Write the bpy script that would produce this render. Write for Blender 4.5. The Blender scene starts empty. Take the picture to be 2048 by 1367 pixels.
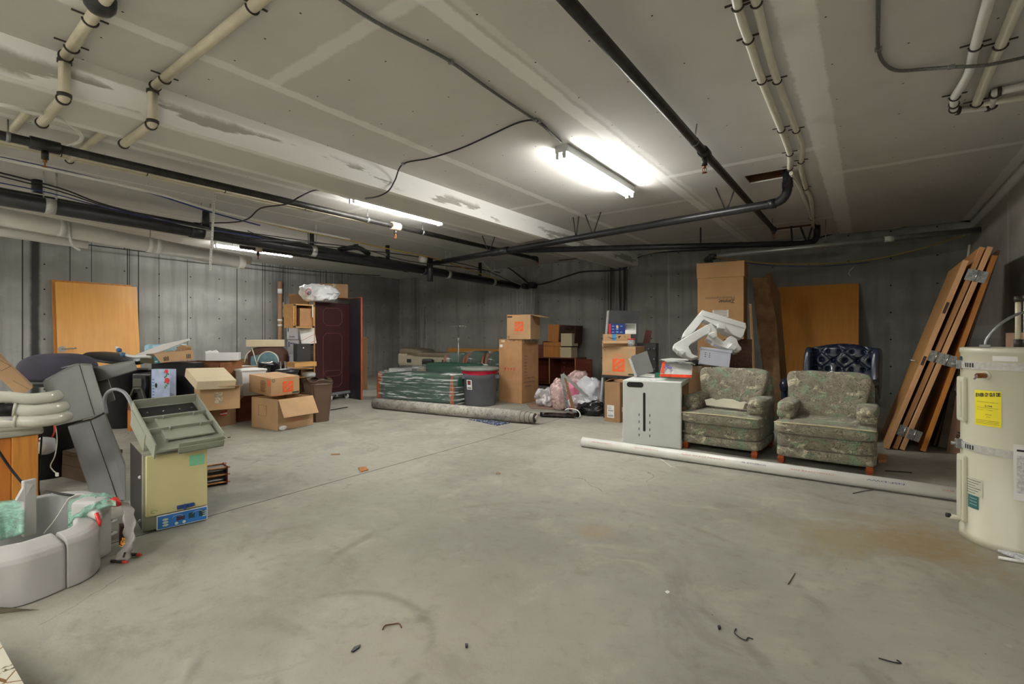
import bpy, bmesh, math, random
from mathutils import Vector, Matrix, Euler, noise as mnoise
random.seed(7)
SC = bpy.context.scene
COL = SC.collection
PI = math.pi
# ------------------------------------------------------------------ camera, world, exposure
F, CX, HY, EYE, CEIL = 970.0, 1024.0, 670.0, 1.25, 3.10
YAW = math.atan2(714, 970)
cam_d = bpy.data.cameras.new('camera'); cam = bpy.data.objects.new('camera', cam_d); COL.objects.link(cam)
cam.location = (0, 0, EYE); cam.rotation_euler = (PI/2, 0, YAW)
cam_d.sensor_width = 36; cam_d.lens = F/2048*36; cam_d.shift_y = (HY-683.5)/2048
cam_d.clip_start = .05; cam_d.clip_end = 60
SC.camera = cam
SC.view_settings.view_transform = 'Standard'; SC.view_settings.look = 'None'
SC.view_settings.gamma = 1; SC.view_settings.use_curve_mapping = False
SC.view_settings.exposure = 1.1
wd = bpy.data.worlds.new('world'); SC.world = wd; wd.use_nodes = True
wd.node_tree.nodes['Background'].inputs[0].default_value = (.95, .97, 1, 1)
wd.node_tree.nodes['Background'].inputs[1].default_value = 0.0
TUBE_POWER = 62.0
FWD = Vector((-math.sin(YAW), math.cos(YAW), 0)); RGT = Vector((math.cos(YAW), math.sin(YAW), 0))
def ray(px, py): return FWD + RGT*((px-CX)/F) + Vector((0, 0, (HY-py)/F))
def D(px, py, Z): return Vector((0, 0, EYE)) + ray(px, py)*Z
def G(px, py, z=0.0):
    r = ray(px, py); return Vector((0, 0, EYE)) + r*((z-EYE)/r.z)
def PX(px, py, x):
    r = ray(px, py); return Vector((0, 0, EYE)) + r*(x/r.x)
def PY(px, py, y):
    r = ray(px, py); return Vector((0, 0, EYE)) + r*(y/r.y)
def depth(p): return Vector((p[0], p[1], 0)).dot(FWD)
def hat(p, py): return EYE + (HY-py)/F*depth(p)      # height seen at picture row py above point p
WX0, WX1, WY1, WY0 = -12.5, 1.32, 10.7, -5.0
# ------------------------------------------------------------------ node materials
def lin(c):
    if max(c) > 1.0: c = [v/255 for v in c]
    return [v/12.92 if v <= .04045 else ((v+.055)/1.055)**2.4 for v in c]
class NT:
    def __init__(s, name):
        s.m = bpy.data.materials.new(name); s.m.use_nodes = True; s.t = s.m.node_tree; s.n = s.t.nodes; s.l = s.t.links
        s.b = s.n['Principled BSDF']; s.out = s.n['Material Output']
    def _in(s, sock, v):
        if v is None: return
        if isinstance(v, bpy.types.NodeSocket): s.l.new(v, sock)
        elif isinstance(v, (list, tuple)) and len(v) == 3 and sock.type == 'RGBA': sock.default_value = (*v, 1)
        else: sock.default_value = v
    def pos(s, kind='Object'):
        k = 'pos_'+kind
        if not hasattr(s, k): setattr(s, k, s.n.new('ShaderNodeTexCoord').outputs[kind])
        return getattr(s, k)
    def math(s, op, a, b=None, c=None, clamp=False):
        n = s.n.new('ShaderNodeMath'); n.operation = op; n.use_clamp = clamp
        s._in(n.inputs[0], a); s._in(n.inputs[1], b)
        if c is not None: s._in(n.inputs[2], c)
        return n.outputs[0]
    def sep(s, v):
        n = s.n.new('ShaderNodeSeparateXYZ'); s.l.new(v, n.inputs[0]); return n.outputs
    def vmul(s, v, xyz, add=(0, 0, 0)):
        n = s.n.new('ShaderNodeMapping'); s.l.new(v, n.inputs[0]); n.inputs[3].default_value = xyz; n.inputs[1].default_value = add; return n.outputs[0]
    def noise(s, v, scale, detail=3, rough=.55, dist=0):
        n = s.n.new('ShaderNodeTexNoise'); s._in(n.inputs['Vector'], v); n.inputs['Scale'].default_value = scale
        n.inputs['Detail'].default_value = detail; n.inputs['Roughness'].default_value = rough; n.inputs['Distortion'].default_value = dist; return n.outputs[0]
    def voro(s, v, scale, feature='F1', out='Distance'):
        n = s.n.new('ShaderNodeTexVoronoi'); n.feature = feature; s._in(n.inputs['Vector'], v); n.inputs['Scale'].default_value = scale; return n.outputs[out]
    def ramp(s, v, a, b, lo=0.0, hi=1.0, smooth=True):
        n = s.n.new('ShaderNodeMapRange'); n.interpolation_type = 'SMOOTHSTEP' if smooth else 'LINEAR'
        s._in(n.inputs[0], v); n.inputs[1].default_value = a; n.inputs[2].default_value = b; n.inputs[3].default_value = lo; n.inputs[4].default_value = hi; return n.outputs[0]
    def mix(s, f, a, b, mode='MIX'):
        n = s.n.new('ShaderNodeMix'); n.data_type = 'RGBA'; n.blend_type = mode
        s._in(n.inputs[0], f); s._in(n.inputs[6], a); s._in(n.inputs[7], b); return n.outputs[2]
    def band(s, v, c, w, soft=.01):
        d = s.math('ABSOLUTE', s.math('SUBTRACT', v, c)); return s.ramp(d, w/2-soft, w/2+soft, 1, 0)
    def rng(s, v, a, b):
        return s.math('MULTIPLY', s.math('GREATER_THAN', v, a), s.math('LESS_THAN', v, b))
    def bump(s, h, strength=.3, dist=.01):
        n = s.n.new('ShaderNodeBump'); n.inputs['Strength'].default_value = strength; n.inputs['Distance'].default_value = dist
        s._in(n.inputs['Height'], h); s.l.new(n.outputs[0], s.b.inputs['Normal'])
    def set(s, col=None, rough=None, metal=None, **kw):
        s._in(s.b.inputs['Base Color'], col); s._in(s.b.inputs['Roughness'], rough); s._in(s.b.inputs['Metallic'], metal)
        for k, v in kw.items(): s._in(s.b.inputs[k], v)
        return s.m
MATS = {}
def mat(name, col, rough=.6, metal=0, var=.12, scale=6, bump=0, bscale=80, stretch=(1, 1, 1), spec=None, coat=0, emit=None):
    if name in MATS: return MATS[name]
    t = NT(name); c = lin(col)
    v = t.vmul(t.pos(), stretch) if stretch != (1, 1, 1) else t.pos()
    f = t.ramp(t.noise(v, scale, 4), .3, .7)
    cc = t.mix(f, [x*(1-var) for x in c], [min(1, x*(1+var)) for x in c])
    t.set(cc, rough, metal)
    if spec is not None: t.b.inputs['Specular IOR Level'].default_value = spec
    if coat: t.b.inputs['Coat Weight'].default_value = coat
    if bump: t.bump(t.noise(v, bscale, 3), bump, .004)
    if emit: t.b.inputs['Emission Color'].default_value = (*lin(emit[0]), 1); t.b.inputs['Emission Strength'].default_value = emit[1]
    MATS[name] = t.m; return t.m
def wood(name, col, dark, rough=.4, scale=3, axis=2, amount=.7, coat=0):
    if name in MATS: return MATS[name]
    t = NT(name); st = [14, 14, 14]; st[axis] = .9
    v = t.vmul(t.pos(), st)
    f = t.noise(v, scale, 5, .6, .6); g = t.noise(t.pos(), 2.2, 2)
    c = t.mix(t.math('MULTIPLY', t.ramp(f, .35, .7), amount), lin(col), lin(dark))
    c = t.mix(t.ramp(g, .3, .75, 0, .3), c, [x*.75 for x in lin(col)])
    t.set(c, rough); t.b.inputs['Coat Weight'].default_value = coat
    MATS[name] = t.m; return t.m
def film(name, col=(235, 240, 240), clear=.7, gloss=.12, streak=(3, 3, 3), scale=8, thr=(.45, .65), bmp=.8):
    if name in MATS: return MATS[name]
    t = NT(name)
    tr = t.n.new('ShaderNodeBsdfTransparent'); mx = t.n.new('ShaderNodeMixShader')
    f = t.ramp(t.noise(t.vmul(t.pos(), streak), scale, 5, .6, 1.2), thr[0], thr[1], 1-clear, min(1, 1.75-clear))  # pale streaks in the film are painted-in highlights
    t.l.new(f, mx.inputs[0]); t.l.new(tr.outputs[0], mx.inputs[1]); t.l.new(t.b.outputs[0], mx.inputs[2]); t.l.new(mx.outputs[0], t.out.inputs[0])
    t.set(lin(col), gloss); t.bump(t.noise(t.vmul(t.pos(), streak), scale*1.7, 4, .6, 1), bmp, .02)
    MATS[name] = t.m; return t.m
# ------------------------------------------------------------------ mesh builder
def T(x=0, y=0, z=0): return Matrix.Translation((x, y, z))
def R(a, ax='Z'): return Matrix.Rotation(a, 4, ax)
class MB:
    def __init__(s): s.bm = bmesh.new()
    def _tag(s, vs, M, mi):
        if M is not None: bmesh.ops.transform(s.bm, matrix=M, verts=vs)
        if mi:
            fs = set()
            for v in vs: fs.update(v.link_faces)
            for f in fs: f.material_index = mi
    def box(s, x0, x1, y0, y1, z0, z1, bev=0, M=None, mi=0, seg=2):
        r = bmesh.ops.create_cube(s.bm, size=1); vs = r['verts']
        bmesh.ops.transform(s.bm, matrix=T((x0+x1)/2, (y0+y1)/2, (z0+z1)/2) @ Matrix.Diagonal((x1-x0, y1-y0, z1-z0, 1)), verts=vs)
        if bev:
            es = list({e for v in vs for e in v.link_edges})
            r = bmesh.ops.bevel(s.bm, geom=es, offset=bev, segments=seg, affect='EDGES', profile=.5)
            vs = list({v for f in r['faces'] for v in f.verts} | {v for v in vs if v.is_valid})
            lk = set(vs)
            for v in list(lk):
                for f in v.link_faces: lk.update(f.verts)
            vs = list(lk)
        s._tag(vs, M, mi); return s
    def tube(s, pts, r, seg=12, closed=False, caps=True, mi=0, M=None):
        pts = [Vector(p) for p in pts]; n = len(pts); rr = r if isinstance(r, (list, tuple)) else [r]*n
        rings = []; up = None
        for i, p in enumerate(pts):
            a = pts[(i-1) % n] if (i or closed) else pts[0]; b = pts[(i+1) % n] if (i < n-1 or closed) else pts[-1]
            t = (b-a); t = t.normalized() if t.length > 1e-9 else Vector((0, 0, 1))
            if up is None: up = t.orthogonal().normalized()
            else:
                up = up - t*up.dot(t); up = up.normalized() if up.length > 1e-6 else t.orthogonal().normalized()
            w = t.cross(up)
            rings.append([s.bm.verts.new(p + (up*math.cos(2*PI*k/seg) + w*math.sin(2*PI*k/seg))*rr[i]) for k in range(seg)])
        fs = []
        for i in range(n if closed else n-1):
            A, B = rings[i], rings[(i+1) % n]
            for k in range(seg): fs.append(s.bm.faces.new((A[k], A[(k+1) % seg], B[(k+1) % seg], B[k])))
        for f in fs: f.smooth = True
        if caps and not closed: s.bm.faces.new(list(reversed(rings[0]))); s.bm.faces.new(rings[-1])
        s._tag([v for q in rings for v in q], M, mi); return s
    def bar(s, p, q, w, h, M=None, mi=0, up=(0, 0, 1)):
        p, q = Vector(p), Vector(q); t = (q-p).normalized(); u = Vector(up)
        if abs(t.dot(u)) > .95: u = Vector((1, 0, 0))
        a = t.cross(u).normalized()*w/2; b = a.cross(t).normalized()*h/2
        vs = [s.bm.verts.new(o+da+db) for o in (p, q) for da, db in ((-a, -b), (a, -b), (a, b), (-a, b))]
        for f in ((3, 2, 1, 0), (4, 5, 6, 7), (0, 1, 5, 4), (1, 2, 6, 5), (2, 3, 7, 6), (3, 0, 4, 7)): s.bm.faces.new([vs[k] for k in f])
        s._tag(vs, M, mi); return s
    def lathe(s, prof, seg=24, M=None, mi=0, sx=1, sy=1, smooth=True):
        rings = []
        for r, z in prof:
            rings.append([s.bm.verts.new((max(r, 1e-5)*math.cos(2*PI*k/seg)*sx, max(r, 1e-5)*math.sin(2*PI*k/seg)*sy, z)) for k in range(seg)])
        for A, B in zip(rings, rings[1:]):
            for k in range(seg):
                f = s.bm.faces.new((A[k], A[(k+1) % seg], B[(k+1) % seg], B[k])); f.smooth = smooth
        s.bm.faces.new(list(reversed(rings[0]))); s.bm.faces.new(rings[-1])
        s._tag([v for q in rings for v in q], M, mi); return s
    def prism(s, poly, h0, h1, M=None, mi=0):       # polygon in xy, extruded in z
        a = [s.bm.verts.new((x, y, h0)) for x, y in poly]; b = [s.bm.verts.new((x, y, h1)) for x, y in poly]; n = len(poly)
        s.bm.faces.new(list(reversed(a))); s.bm.faces.new(b)
        for k in range(n): s.bm.faces.new((a[k], a[(k+1) % n], b[(k+1) % n], b[k]))
        s._tag(a+b, M, mi); return s
    def wprism(s, pts, d, mi=0):                    # world polygon pushed along vector d
        d = Vector(d); a = [s.bm.verts.new(Vector(p)) for p in pts]; b = [s.bm.verts.new(Vector(p)+d) for p in pts]; n = len(pts)
        s.bm.faces.new(list(reversed(a))); s.bm.faces.new(b)
        for k in range(n): s.bm.faces.new((a[k], a[(k+1) % n], b[(k+1) % n], b[k]))
        s._tag(a+b, None, mi); return s
    def sup(s, a, b, c, e1=.35, e2=.35, nu=28, nv=18, M=None, mi=0, fn=None):   # rounded cushion
        def sp(v, e): return math.copysign(abs(v)**e, v)
        rings = []; vs = []
        for j in range(1, nv):
            ph = -PI/2 + PI*j/nv; row = []
            for i in range(nu):
                th = 2*PI*i/nu
                p = Vector((a*sp(math.cos(ph), e1)*sp(math.cos(th), e2), b*sp(math.cos(ph), e1)*sp(math.sin(th), e2), c*sp(math.sin(ph), e1)))
                if fn: p = fn(p)
                row.append(s.bm.verts.new(p))
            rings.append(row); vs += row
        lo = Vector((0, 0, -c)); hi = Vector((0, 0, c))
        if fn: lo, hi = fn(lo), fn(hi)
        lo, hi = s.bm.verts.new(lo), s.bm.verts.new(hi); vs += [lo, hi]
        for A, B in zip(rings, rings[1:]):
            for k in range(nu): s.bm.faces.new((A[k], A[(k+1) % nu], B[(k+1) % nu], B[k])).smooth = True
        for k in range(nu):
            s.bm.faces.new((lo, rings[0][(k+1) % nu], rings[0][k])).smooth = True
            s.bm.faces.new((hi, rings[-1][k], rings[-1][(k+1) % nu])).smooth = True
        s._tag(vs, M, mi); return s
    def grid(s, fn, nu, nv, M=None, mi=0, thick=0, smooth=True):    # fn(u,v)->Vector
        V = [[s.bm.verts.new(fn(i/nu, j/nv)) for i in range(nu+1)] for j in range(nv+1)]; fs = []
        for j in range(nv):
            for i in range(nu):
                f = s.bm.faces.new((V[j][i], V[j][i+1], V[j+1][i+1], V[j+1][i])); f.smooth = smooth; fs.append(f)
        vs = [v for r_ in V for v in r_]
        if thick:
            r = bmesh.ops.solidify(s.bm, geom=fs, thickness=thick)
            vs = vs + [v for v in r['geom'] if isinstance(v, bmesh.types.BMVert)]
        s._tag(list(set(vs)), M, mi); return s
    def shell(s, w, d, h, t, M=None, mi=0, bottom=True):   # open-topped box
        s.box(0, w, 0, t, 0, h, M=M, mi=mi); s.box(0, w, d-t, d, 0, h, M=M, mi=mi)
        s.box(0, t, t, d-t, 0, h, M=M, mi=mi); s.box(w-t, w, t, d-t, 0, h, M=M, mi=mi)
        if bottom: s.box(t, w-t, t, d-t, 0, t, M=M, mi=mi)
        return s
    def build(s, name, m, parent=None, loc=None, smooth=False, M=None):
        bmesh.ops.recalc_face_normals(s.bm, faces=s.bm.faces)
        me = bpy.data.meshes.new(name); s.bm.to_mesh(me); s.bm.free()
        for x in (m if isinstance(m, (list, tuple)) else [m]): me.materials.append(x)
        o = bpy.data.objects.new(name, me); COL.objects.link(o)
        if smooth:
            for p in me.polygons: p.use_smooth = True
        if parent is not None: o.parent = parent
        if M is not None: o.matrix_local = M
        if loc is not None: o.location = loc
        return o
def tag(o, label=None, cat=None, group=None, kind=None):
    if label: o['label'] = label
    if cat: o['category'] = cat
    if group: o['group'] = group
    if kind: o['kind'] = kind
    return o
def thing(name, label, cat, loc=(0, 0, 0), rz=0, group=None, M=None):
    o = bpy.data.objects.new(name, None); COL.objects.link(o); o.empty_display_size = .05
    if M is not None: o.matrix_world = M
    else: o.location = loc; o.rotation_euler = (0, 0, rz)
    return tag(o, label, cat, group, 'thing')
def struct(o): o['kind'] = 'structure'; return o
_lt = []
def text(body, w, h, m, parent, M, name='lettering', bold=0.0, keep=False):
    """flat lettering fitted into w x h, lying in local XY of M (x right, y up, z out)"""
    cu = bpy.data.curves.new(name, 'FONT'); cu.body = body; cu.align_x = 'CENTER'; cu.align_y = 'CENTER'; cu.size = 1
    cu.offset = bold; cu.resolution_u = 3; cu.space_line = .85
    tmp = bpy.data.objects.new('tmp', cu); COL.objects.link(tmp); bpy.context.view_layer.update()
    me = bpy.data.meshes.new_from_object(tmp.evaluated_get(bpy.context.evaluated_depsgraph_get()))
    bpy.data.objects.remove(tmp); bpy.data.curves.remove(cu)
    xs = [v.co.x for v in me.vertices]; ys = [v.co.y for v in me.vertices]
    sx = w/(max(xs)-min(xs)); sy = h/(max(ys)-min(ys)); cx, cy = (max(xs)+min(xs))/2, (max(ys)+min(ys))/2
    if keep: sx = sy = min(sx, sy)
    for v in me.vertices: v.co = ((v.co.x-cx)*sx, (v.co.y-cy)*sy, .0012)
    me.name = name; me.materials.clear(); me.materials.append(m)
    o = bpy.data.objects.new(name, me); COL.objects.link(o); o.parent = parent; o.matrix_local = M
    return o
FACE_F = lambda x, z, y=0: T(x, y, z) @ R(PI/2, 'X')                 # front face (local -Y)
FACE_R = lambda y, z, x: T(x, y, z) @ R(PI/2, 'Z') @ R(PI/2, 'X')      # right face (+X)
FACE_L = lambda y, z, x=0: T(x, y, z) @ R(-PI/2, 'Z') @ R(PI/2, 'X')   # left face (-X)
FACE_T = lambda x, y, z: T(x, y, z)
def frame_of(a, b):
    """matrix with origin a, x axis horizontally towards b, y axis away from the eye, z up"""
    d = Vector((b[0]-a[0], b[1]-a[1], 0)); w = d.length; return T(a[0], a[1], a[2]) @ R(math.atan2(d.y, d.x)), w
def smooth_pts(pts, n=6):
    P = [Vector(p) for p in pts]; out = []
    for i in range(len(P)-1):
        p0, p1, p2, p3 = P[max(i-1, 0)], P[i], P[i+1], P[min(i+2, len(P)-1)]
        for k in range(n):
            t = k/n; out.append(.5*((2*p1)+(p2-p0)*t+(2*p0-5*p1+4*p2-p3)*t*t+(3*p1-p0-3*p2+p3)*t**3))
    out.append(P[-1]); return out
def round_path(pts, r=.08, n=5):
    P = [Vector(p) for p in pts]; out = [P[0]]
    for i in range(1, len(P)-1):
        a = (P[i-1]-P[i]); b = (P[i+1]-P[i]); k = min(r, a.length*.45, b.length*.45); a = P[i]+a.normalized()*k; b = P[i]+b.normalized()*k
        for j in range(n+1):
            t = j/n; out.append(a*(1-t)**2 + P[i]*2*t*(1-t) + b*t*t)
    out.append(P[-1]); return out
def lump(p, amp, sc, seed=0):
    return p + mnoise.noise_vector(Vector(p)*sc+Vector((seed*7.1, seed*3.3, seed)))*amp
# ------------------------------------------------------------------ setting
def wall_mat(name, ax, panels, darks, streaks, base=(158, 158, 155), whites=()):
    t = NT(name); s = t.sep(t.pos()); u, z = s[ax], s[2]
    n1 = t.noise(t.pos(), .55, 4, .6); n2 = t.noise(t.pos(), 3.5, 5, .6); st = [5, 5, 5]; st[2] = .35
    n3 = t.noise(t.vmul(t.pos(), st), 1.2, 4, .6); n4 = t.noise(t.pos(), 45, 3)
    b = lin(base)
    c = t.mix(t.ramp(n1, .3, .7), [x*.68 for x in b], [x*1.12 for x in b])
    c = t.mix(t.ramp(n3, .42, .72, 0, .6), c, [x*.5 for x in b])
    c = t.mix(t.ramp(n2, .5, .8, 0, .4), c, [b[0]*1.35, b[1]*1.33, b[2]*1.22])
    c = t.mix(t.ramp(n4, .6, .75, 0, .35), c, [x*.45 for x in b])
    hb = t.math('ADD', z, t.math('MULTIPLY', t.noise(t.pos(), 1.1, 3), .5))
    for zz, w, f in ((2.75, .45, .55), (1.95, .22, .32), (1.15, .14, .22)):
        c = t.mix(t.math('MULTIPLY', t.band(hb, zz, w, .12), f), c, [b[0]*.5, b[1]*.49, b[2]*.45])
    for p, w in panels:
        c = t.mix(t.band(u, p, w, .004), c, (.03, .03, .03))
    uu = t.math('ADD', u, t.math('MULTIPLY', t.math('SUBTRACT', n2, .5), .06))
    for p, w, f in darks:
        c = t.mix(t.math('MULTIPLY', t.band(uu, p, w, .03), f), c, (.012, .012, .013))
    for p, w, z0, z1, f in streaks:
        k = t.math('MULTIPLY', t.band(uu, p, w, w*.45), t.math('MULTIPLY', t.ramp(hb, z0-.35, z0+.35), t.ramp(hb, z1-.35, z1+.35, 1, 0))); k = t.math('MULTIPLY', k, t.ramp(t.noise(t.vmul(t.pos(), (22, 22, .35)), 1, 2), .38, .62, .1, f))
        c = t.mix(k, c, (.012, .012, .012))
    for p, w, z0, z1, f in whites:
        k = t.math('MULTIPLY', t.band(uu, p, w, w*.4), t.math('MULTIPLY', t.ramp(hb, z0-.3, z0+.3), t.ramp(hb, z1-.3, z1+.3, 1, 0))); k = t.math('MULTIPLY', k, t.ramp(t.noise(t.vmul(t.pos(), (24, 24, .6)), 1, 3), .42, .62, 0, f))
        c = t.mix(k, c, (.42, .43, .42))
    du = t.math('SUBTRACT', t.math('FRACT', t.math('DIVIDE', u, .61)), .5); dz = t.math('SUBTRACT', t.math('FRACT', t.math('DIVIDE', z, .47)), .5)
    dd = t.math('SQRT', t.math('ADD', t.math('POWER', t.math('MULTIPLY', du, .61), 2), t.math('POWER', t.math('MULTIPLY', dz, .47), 2)))
    hole = t.math('LESS_THAN', dd, .014); c = t.mix(hole, c, (.01, .01, .01))
    t.set(c, .8); t.bump(t.math('ADD', n2, t.math('MULTIPLY', n4, .3)), .25, .01)
    return t.m
def wyl(px): return PX(px, 600, WX0).y
lp = [(wyl(45), .02), (wyl(140), .015), (wyl(183), .012), (wyl(255), .02), (wyl(259), .015), (wyl(277), .02), (wyl(318), .012), (wyl(375), .012), (wyl(474), .02), (wyl(525), .015), (wyl(530), .015), (wyl(652), .02), (wyl(684), .02)]
M_WL = wall_mat('concrete_left', 1, lp, [(wyl(70), .13, .9)], [(wyl(562), .5, 1.2, 4, .75), (wyl(650), 1.2, 2.6, 4, .5)])
def wxb(px): return PY(px, 600, WY1).x
M_WB = wall_mat('concrete_back', 0, [(wxb(1440), .008)], [], [(wxb(1236), .55, .3, 4, 1.0), (wxb(1248), .2, .3, 4, .95), (wxb(1224), .15, .3, 4, .95), (wxb(1075), .3, 1.4, 2.6, .5), (wxb(848), .22, 1.3, 2.2, .5), (wxb(832), .3, .8, 4, .5), (wxb(960), .4, 2.2, 3.3, .35)],
                base=(150, 150, 145), whites=[(wxb(1030), .7, .6, 2.7, .55), (wxb(1065), .12, .8, 2.9, .8), (wxb(1338), .07, .9, 3.4, .6), (wxb(848), .3, .4, 2.2, .7)])
def quad(name, m, pts):
    b = MB(); b.bm.faces.new([b.bm.verts.new(p) for p in pts]); o = b.build(name, m); return struct(o)
def slab(name, m, x0, x1, y0, y1, z0, z1): return struct(MB().box(x0, x1, y0, y1, z0, z1).build(name, m))
TK = .2
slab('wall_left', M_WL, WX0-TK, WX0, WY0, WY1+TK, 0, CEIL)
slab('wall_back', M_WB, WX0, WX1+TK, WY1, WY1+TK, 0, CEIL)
# right wall: drywall with tape seams
t = NT('drywall_right'); s = t.sep(t.pos()); nz = t.noise(t.pos(), 7, 4)
yy = t.math('ADD', s[1], t.math('MULTIPLY', t.math('SUBTRACT', nz, .5), .02))
c = t.mix(t.ramp(t.noise(t.pos(), 2.5, 3), .3, .7), lin((158, 154, 146)), lin((170, 166, 158)))
sy = PX(2016, 600, WX1).y
c = t.mix(t.band(yy, sy, .06, .01), c, lin((186, 184, 176))); c = t.mix(t.band(yy, sy-1.22, .1, .01), c, lin((186, 184, 176)))
zz = t.math('ADD', s[2], t.math('MULTIPLY', t.math('SUBTRACT', nz, .5), .03))
c = t.mix(t.band(zz, CEIL-.1, .13, .02), c, lin((180, 178, 170))); c = t.mix(t.band(zz, 1.30, .18, .02), c, lin((182, 180, 172)))
c = t.mix(t.band(zz, CEIL-.25, .06, .02), c, lin((165, 160, 152)))
M_WR = t.set(c, .85); slab('wall_right', M_WR, WX1, WX1+TK, WY0, WY1, 0, CEIL)
slab('wall_front', M_WR, WX0, WX1+TK, WY0-TK, WY0, 0, CEIL)
# floor
t = NT('concrete_floor'); p = t.pos(); s = t.sep(p)
n1 = t.noise(p, .6, 4, .6); n2 = t.noise(p, 2.4, 6, .65, .8); n3 = t.noise(p, 14, 5, .6); n4 = t.noise(p, 70, 3)
c = t.mix(t.ramp(n1, .35, .65), lin((136, 134, 124)), lin((160, 158, 147)))
c = t.mix(t.ramp(n2, .5, .72, 0, .5), c, lin((176, 172, 156)))
c = t.mix(t.ramp(t.noise(t.vmul(p, (1, 1, 1), (5, 3, 0)), 1.3, 6, .7, 1.2), .52, .68, 0, .55), c, lin((118, 115, 106)))
c = t.mix(t.ramp(n3, .55, .75, 0, .35), c, lin((112, 110, 102))); c = t.mix(t.ramp(n4, .6, .78, 0, .3), c, lin((100, 98, 92)))
c = t.mix(t.ramp(t.noise(t.vmul(p, (1, 1, 1), (9, 1, 0)), 3.1, 5, .7), .66, .78, 0, .6), c, lin((200, 198, 186)))
def spot(cx, cy, r0, r1, colr, f, sx=1., sy_=1.):
    global c
    d = t.math('SQRT', t.math('ADD', t.math('POWER', t.math('MULTIPLY', t.math('SUBTRACT', s[0], cx), 1/sx), 2), t.math('POWER', t.math('MULTIPLY', t.math('SUBTRACT', s[1], cy), 1/sy_), 2)))
    d = t.math('ADD', d, t.math('MULTIPLY', t.math('SUBTRACT', n2, .5), r1*1.5))
    c = t.mix(t.math('MULTIPLY', t.ramp(d, r0, r1, 1, 0), t.ramp(n3, .3, .6, f*.6, f)), c, lin(colr))
for (px, py), r0, r1, cl, f in (((1840, 1085), .1, .62, (136, 112, 66), .75), ((1660, 1075), .05, .5, (150, 138, 104), .6), ((1190, 1063), .02, .16, (158, 134, 98), .5), ((760, 1020), .1, .9, (150, 150, 130), .4), ((620, 1160), .1, .5, (122, 120, 108), .4), ((900, 1240), .05, .8, (168, 160, 136), .35)):
    q = G(px, py); spot(q.x, q.y, r0, r1, cl, f)
# wiped arcs of old adhesive
for (px, py), rad, w in (((1150, 1330), .72, .05), ((1100, 1180), 1.25, .05), ((640, 1300), .45, .04)):
    q = G(px, py); d = t.math('SQRT', t.math('ADD', t.math('POWER', t.math('SUBTRACT', s[0], q.x), 2), t.math('POWER', t.math('SUBTRACT', s[1], q.y), 2)))
    d = t.math('ADD', d, t.math('MULTIPLY', n1, .2))
    c = t.mix(t.math('MULTIPLY', t.band(d, rad+.1, w, .02), t.ramp(n2, .45, .6, 0, .55)), c, lin((112, 110, 98)))
cell = t.voro(t.math('ADD', 0, 0), 1) if False else None
pw = t.n.new('ShaderNodeVectorMath'); pw.operation = 'ADD'; t.l.new(p, pw.inputs[0])
nv = t.n.new('ShaderNodeTexNoise'); nv.inputs['Scale'].default_value = 3; nv.inputs['Detail'].default_value = 6; t.l.new(p, nv.inputs['Vector'])
sc_ = t.n.new('ShaderNodeVectorMath'); sc_.operation = 'SCALE'; t.l.new(nv.outputs['Color'], sc_.inputs[0]); sc_.inputs[3].default_value = .28; t.l.new(sc_.outputs[0], pw.inputs[1])
ed = t.voro(pw.outputs[0], .42, 'DISTANCE_TO_EDGE')
crack = t.math('MULTIPLY', t.math('LESS_THAN', ed, .0011), t.math('GREATER_THAN', n1, .56))
c = t.mix(t.math('MULTIPLY', crack, .65), c, lin((70, 66, 58)))
jx = t.math('ADD', s[0], t.math('MULTIPLY', s[1], .012))
joint = t.math('MULTIPLY', t.band(jx, -3.655, .012, .003), t.math('LESS_THAN', s[1], 8.6))
c = t.mix(joint, c, lin((38, 36, 32)))
vd = t.voro(p, 9); sp = t.math('MULTIPLY', t.math('LESS_THAN', vd, .035), t.math('GREATER_THAN', t.noise(p, 5, 2), .55)); c = t.mix(t.math('MULTIPLY', sp, .8), c, lin((70, 66, 60)))
t.set(c, t.ramp(n3, .3, .7, .62, .8)); t.bump(t.math('ADD', n3, t.math('MULTIPLY', n4, .5)), .12, .01)
b = MB(); b.box(WX0-TK, WX1+TK, WY0-TK, WY1+TK, -.1, 0); struct(b.build('floor', t.m))
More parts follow.
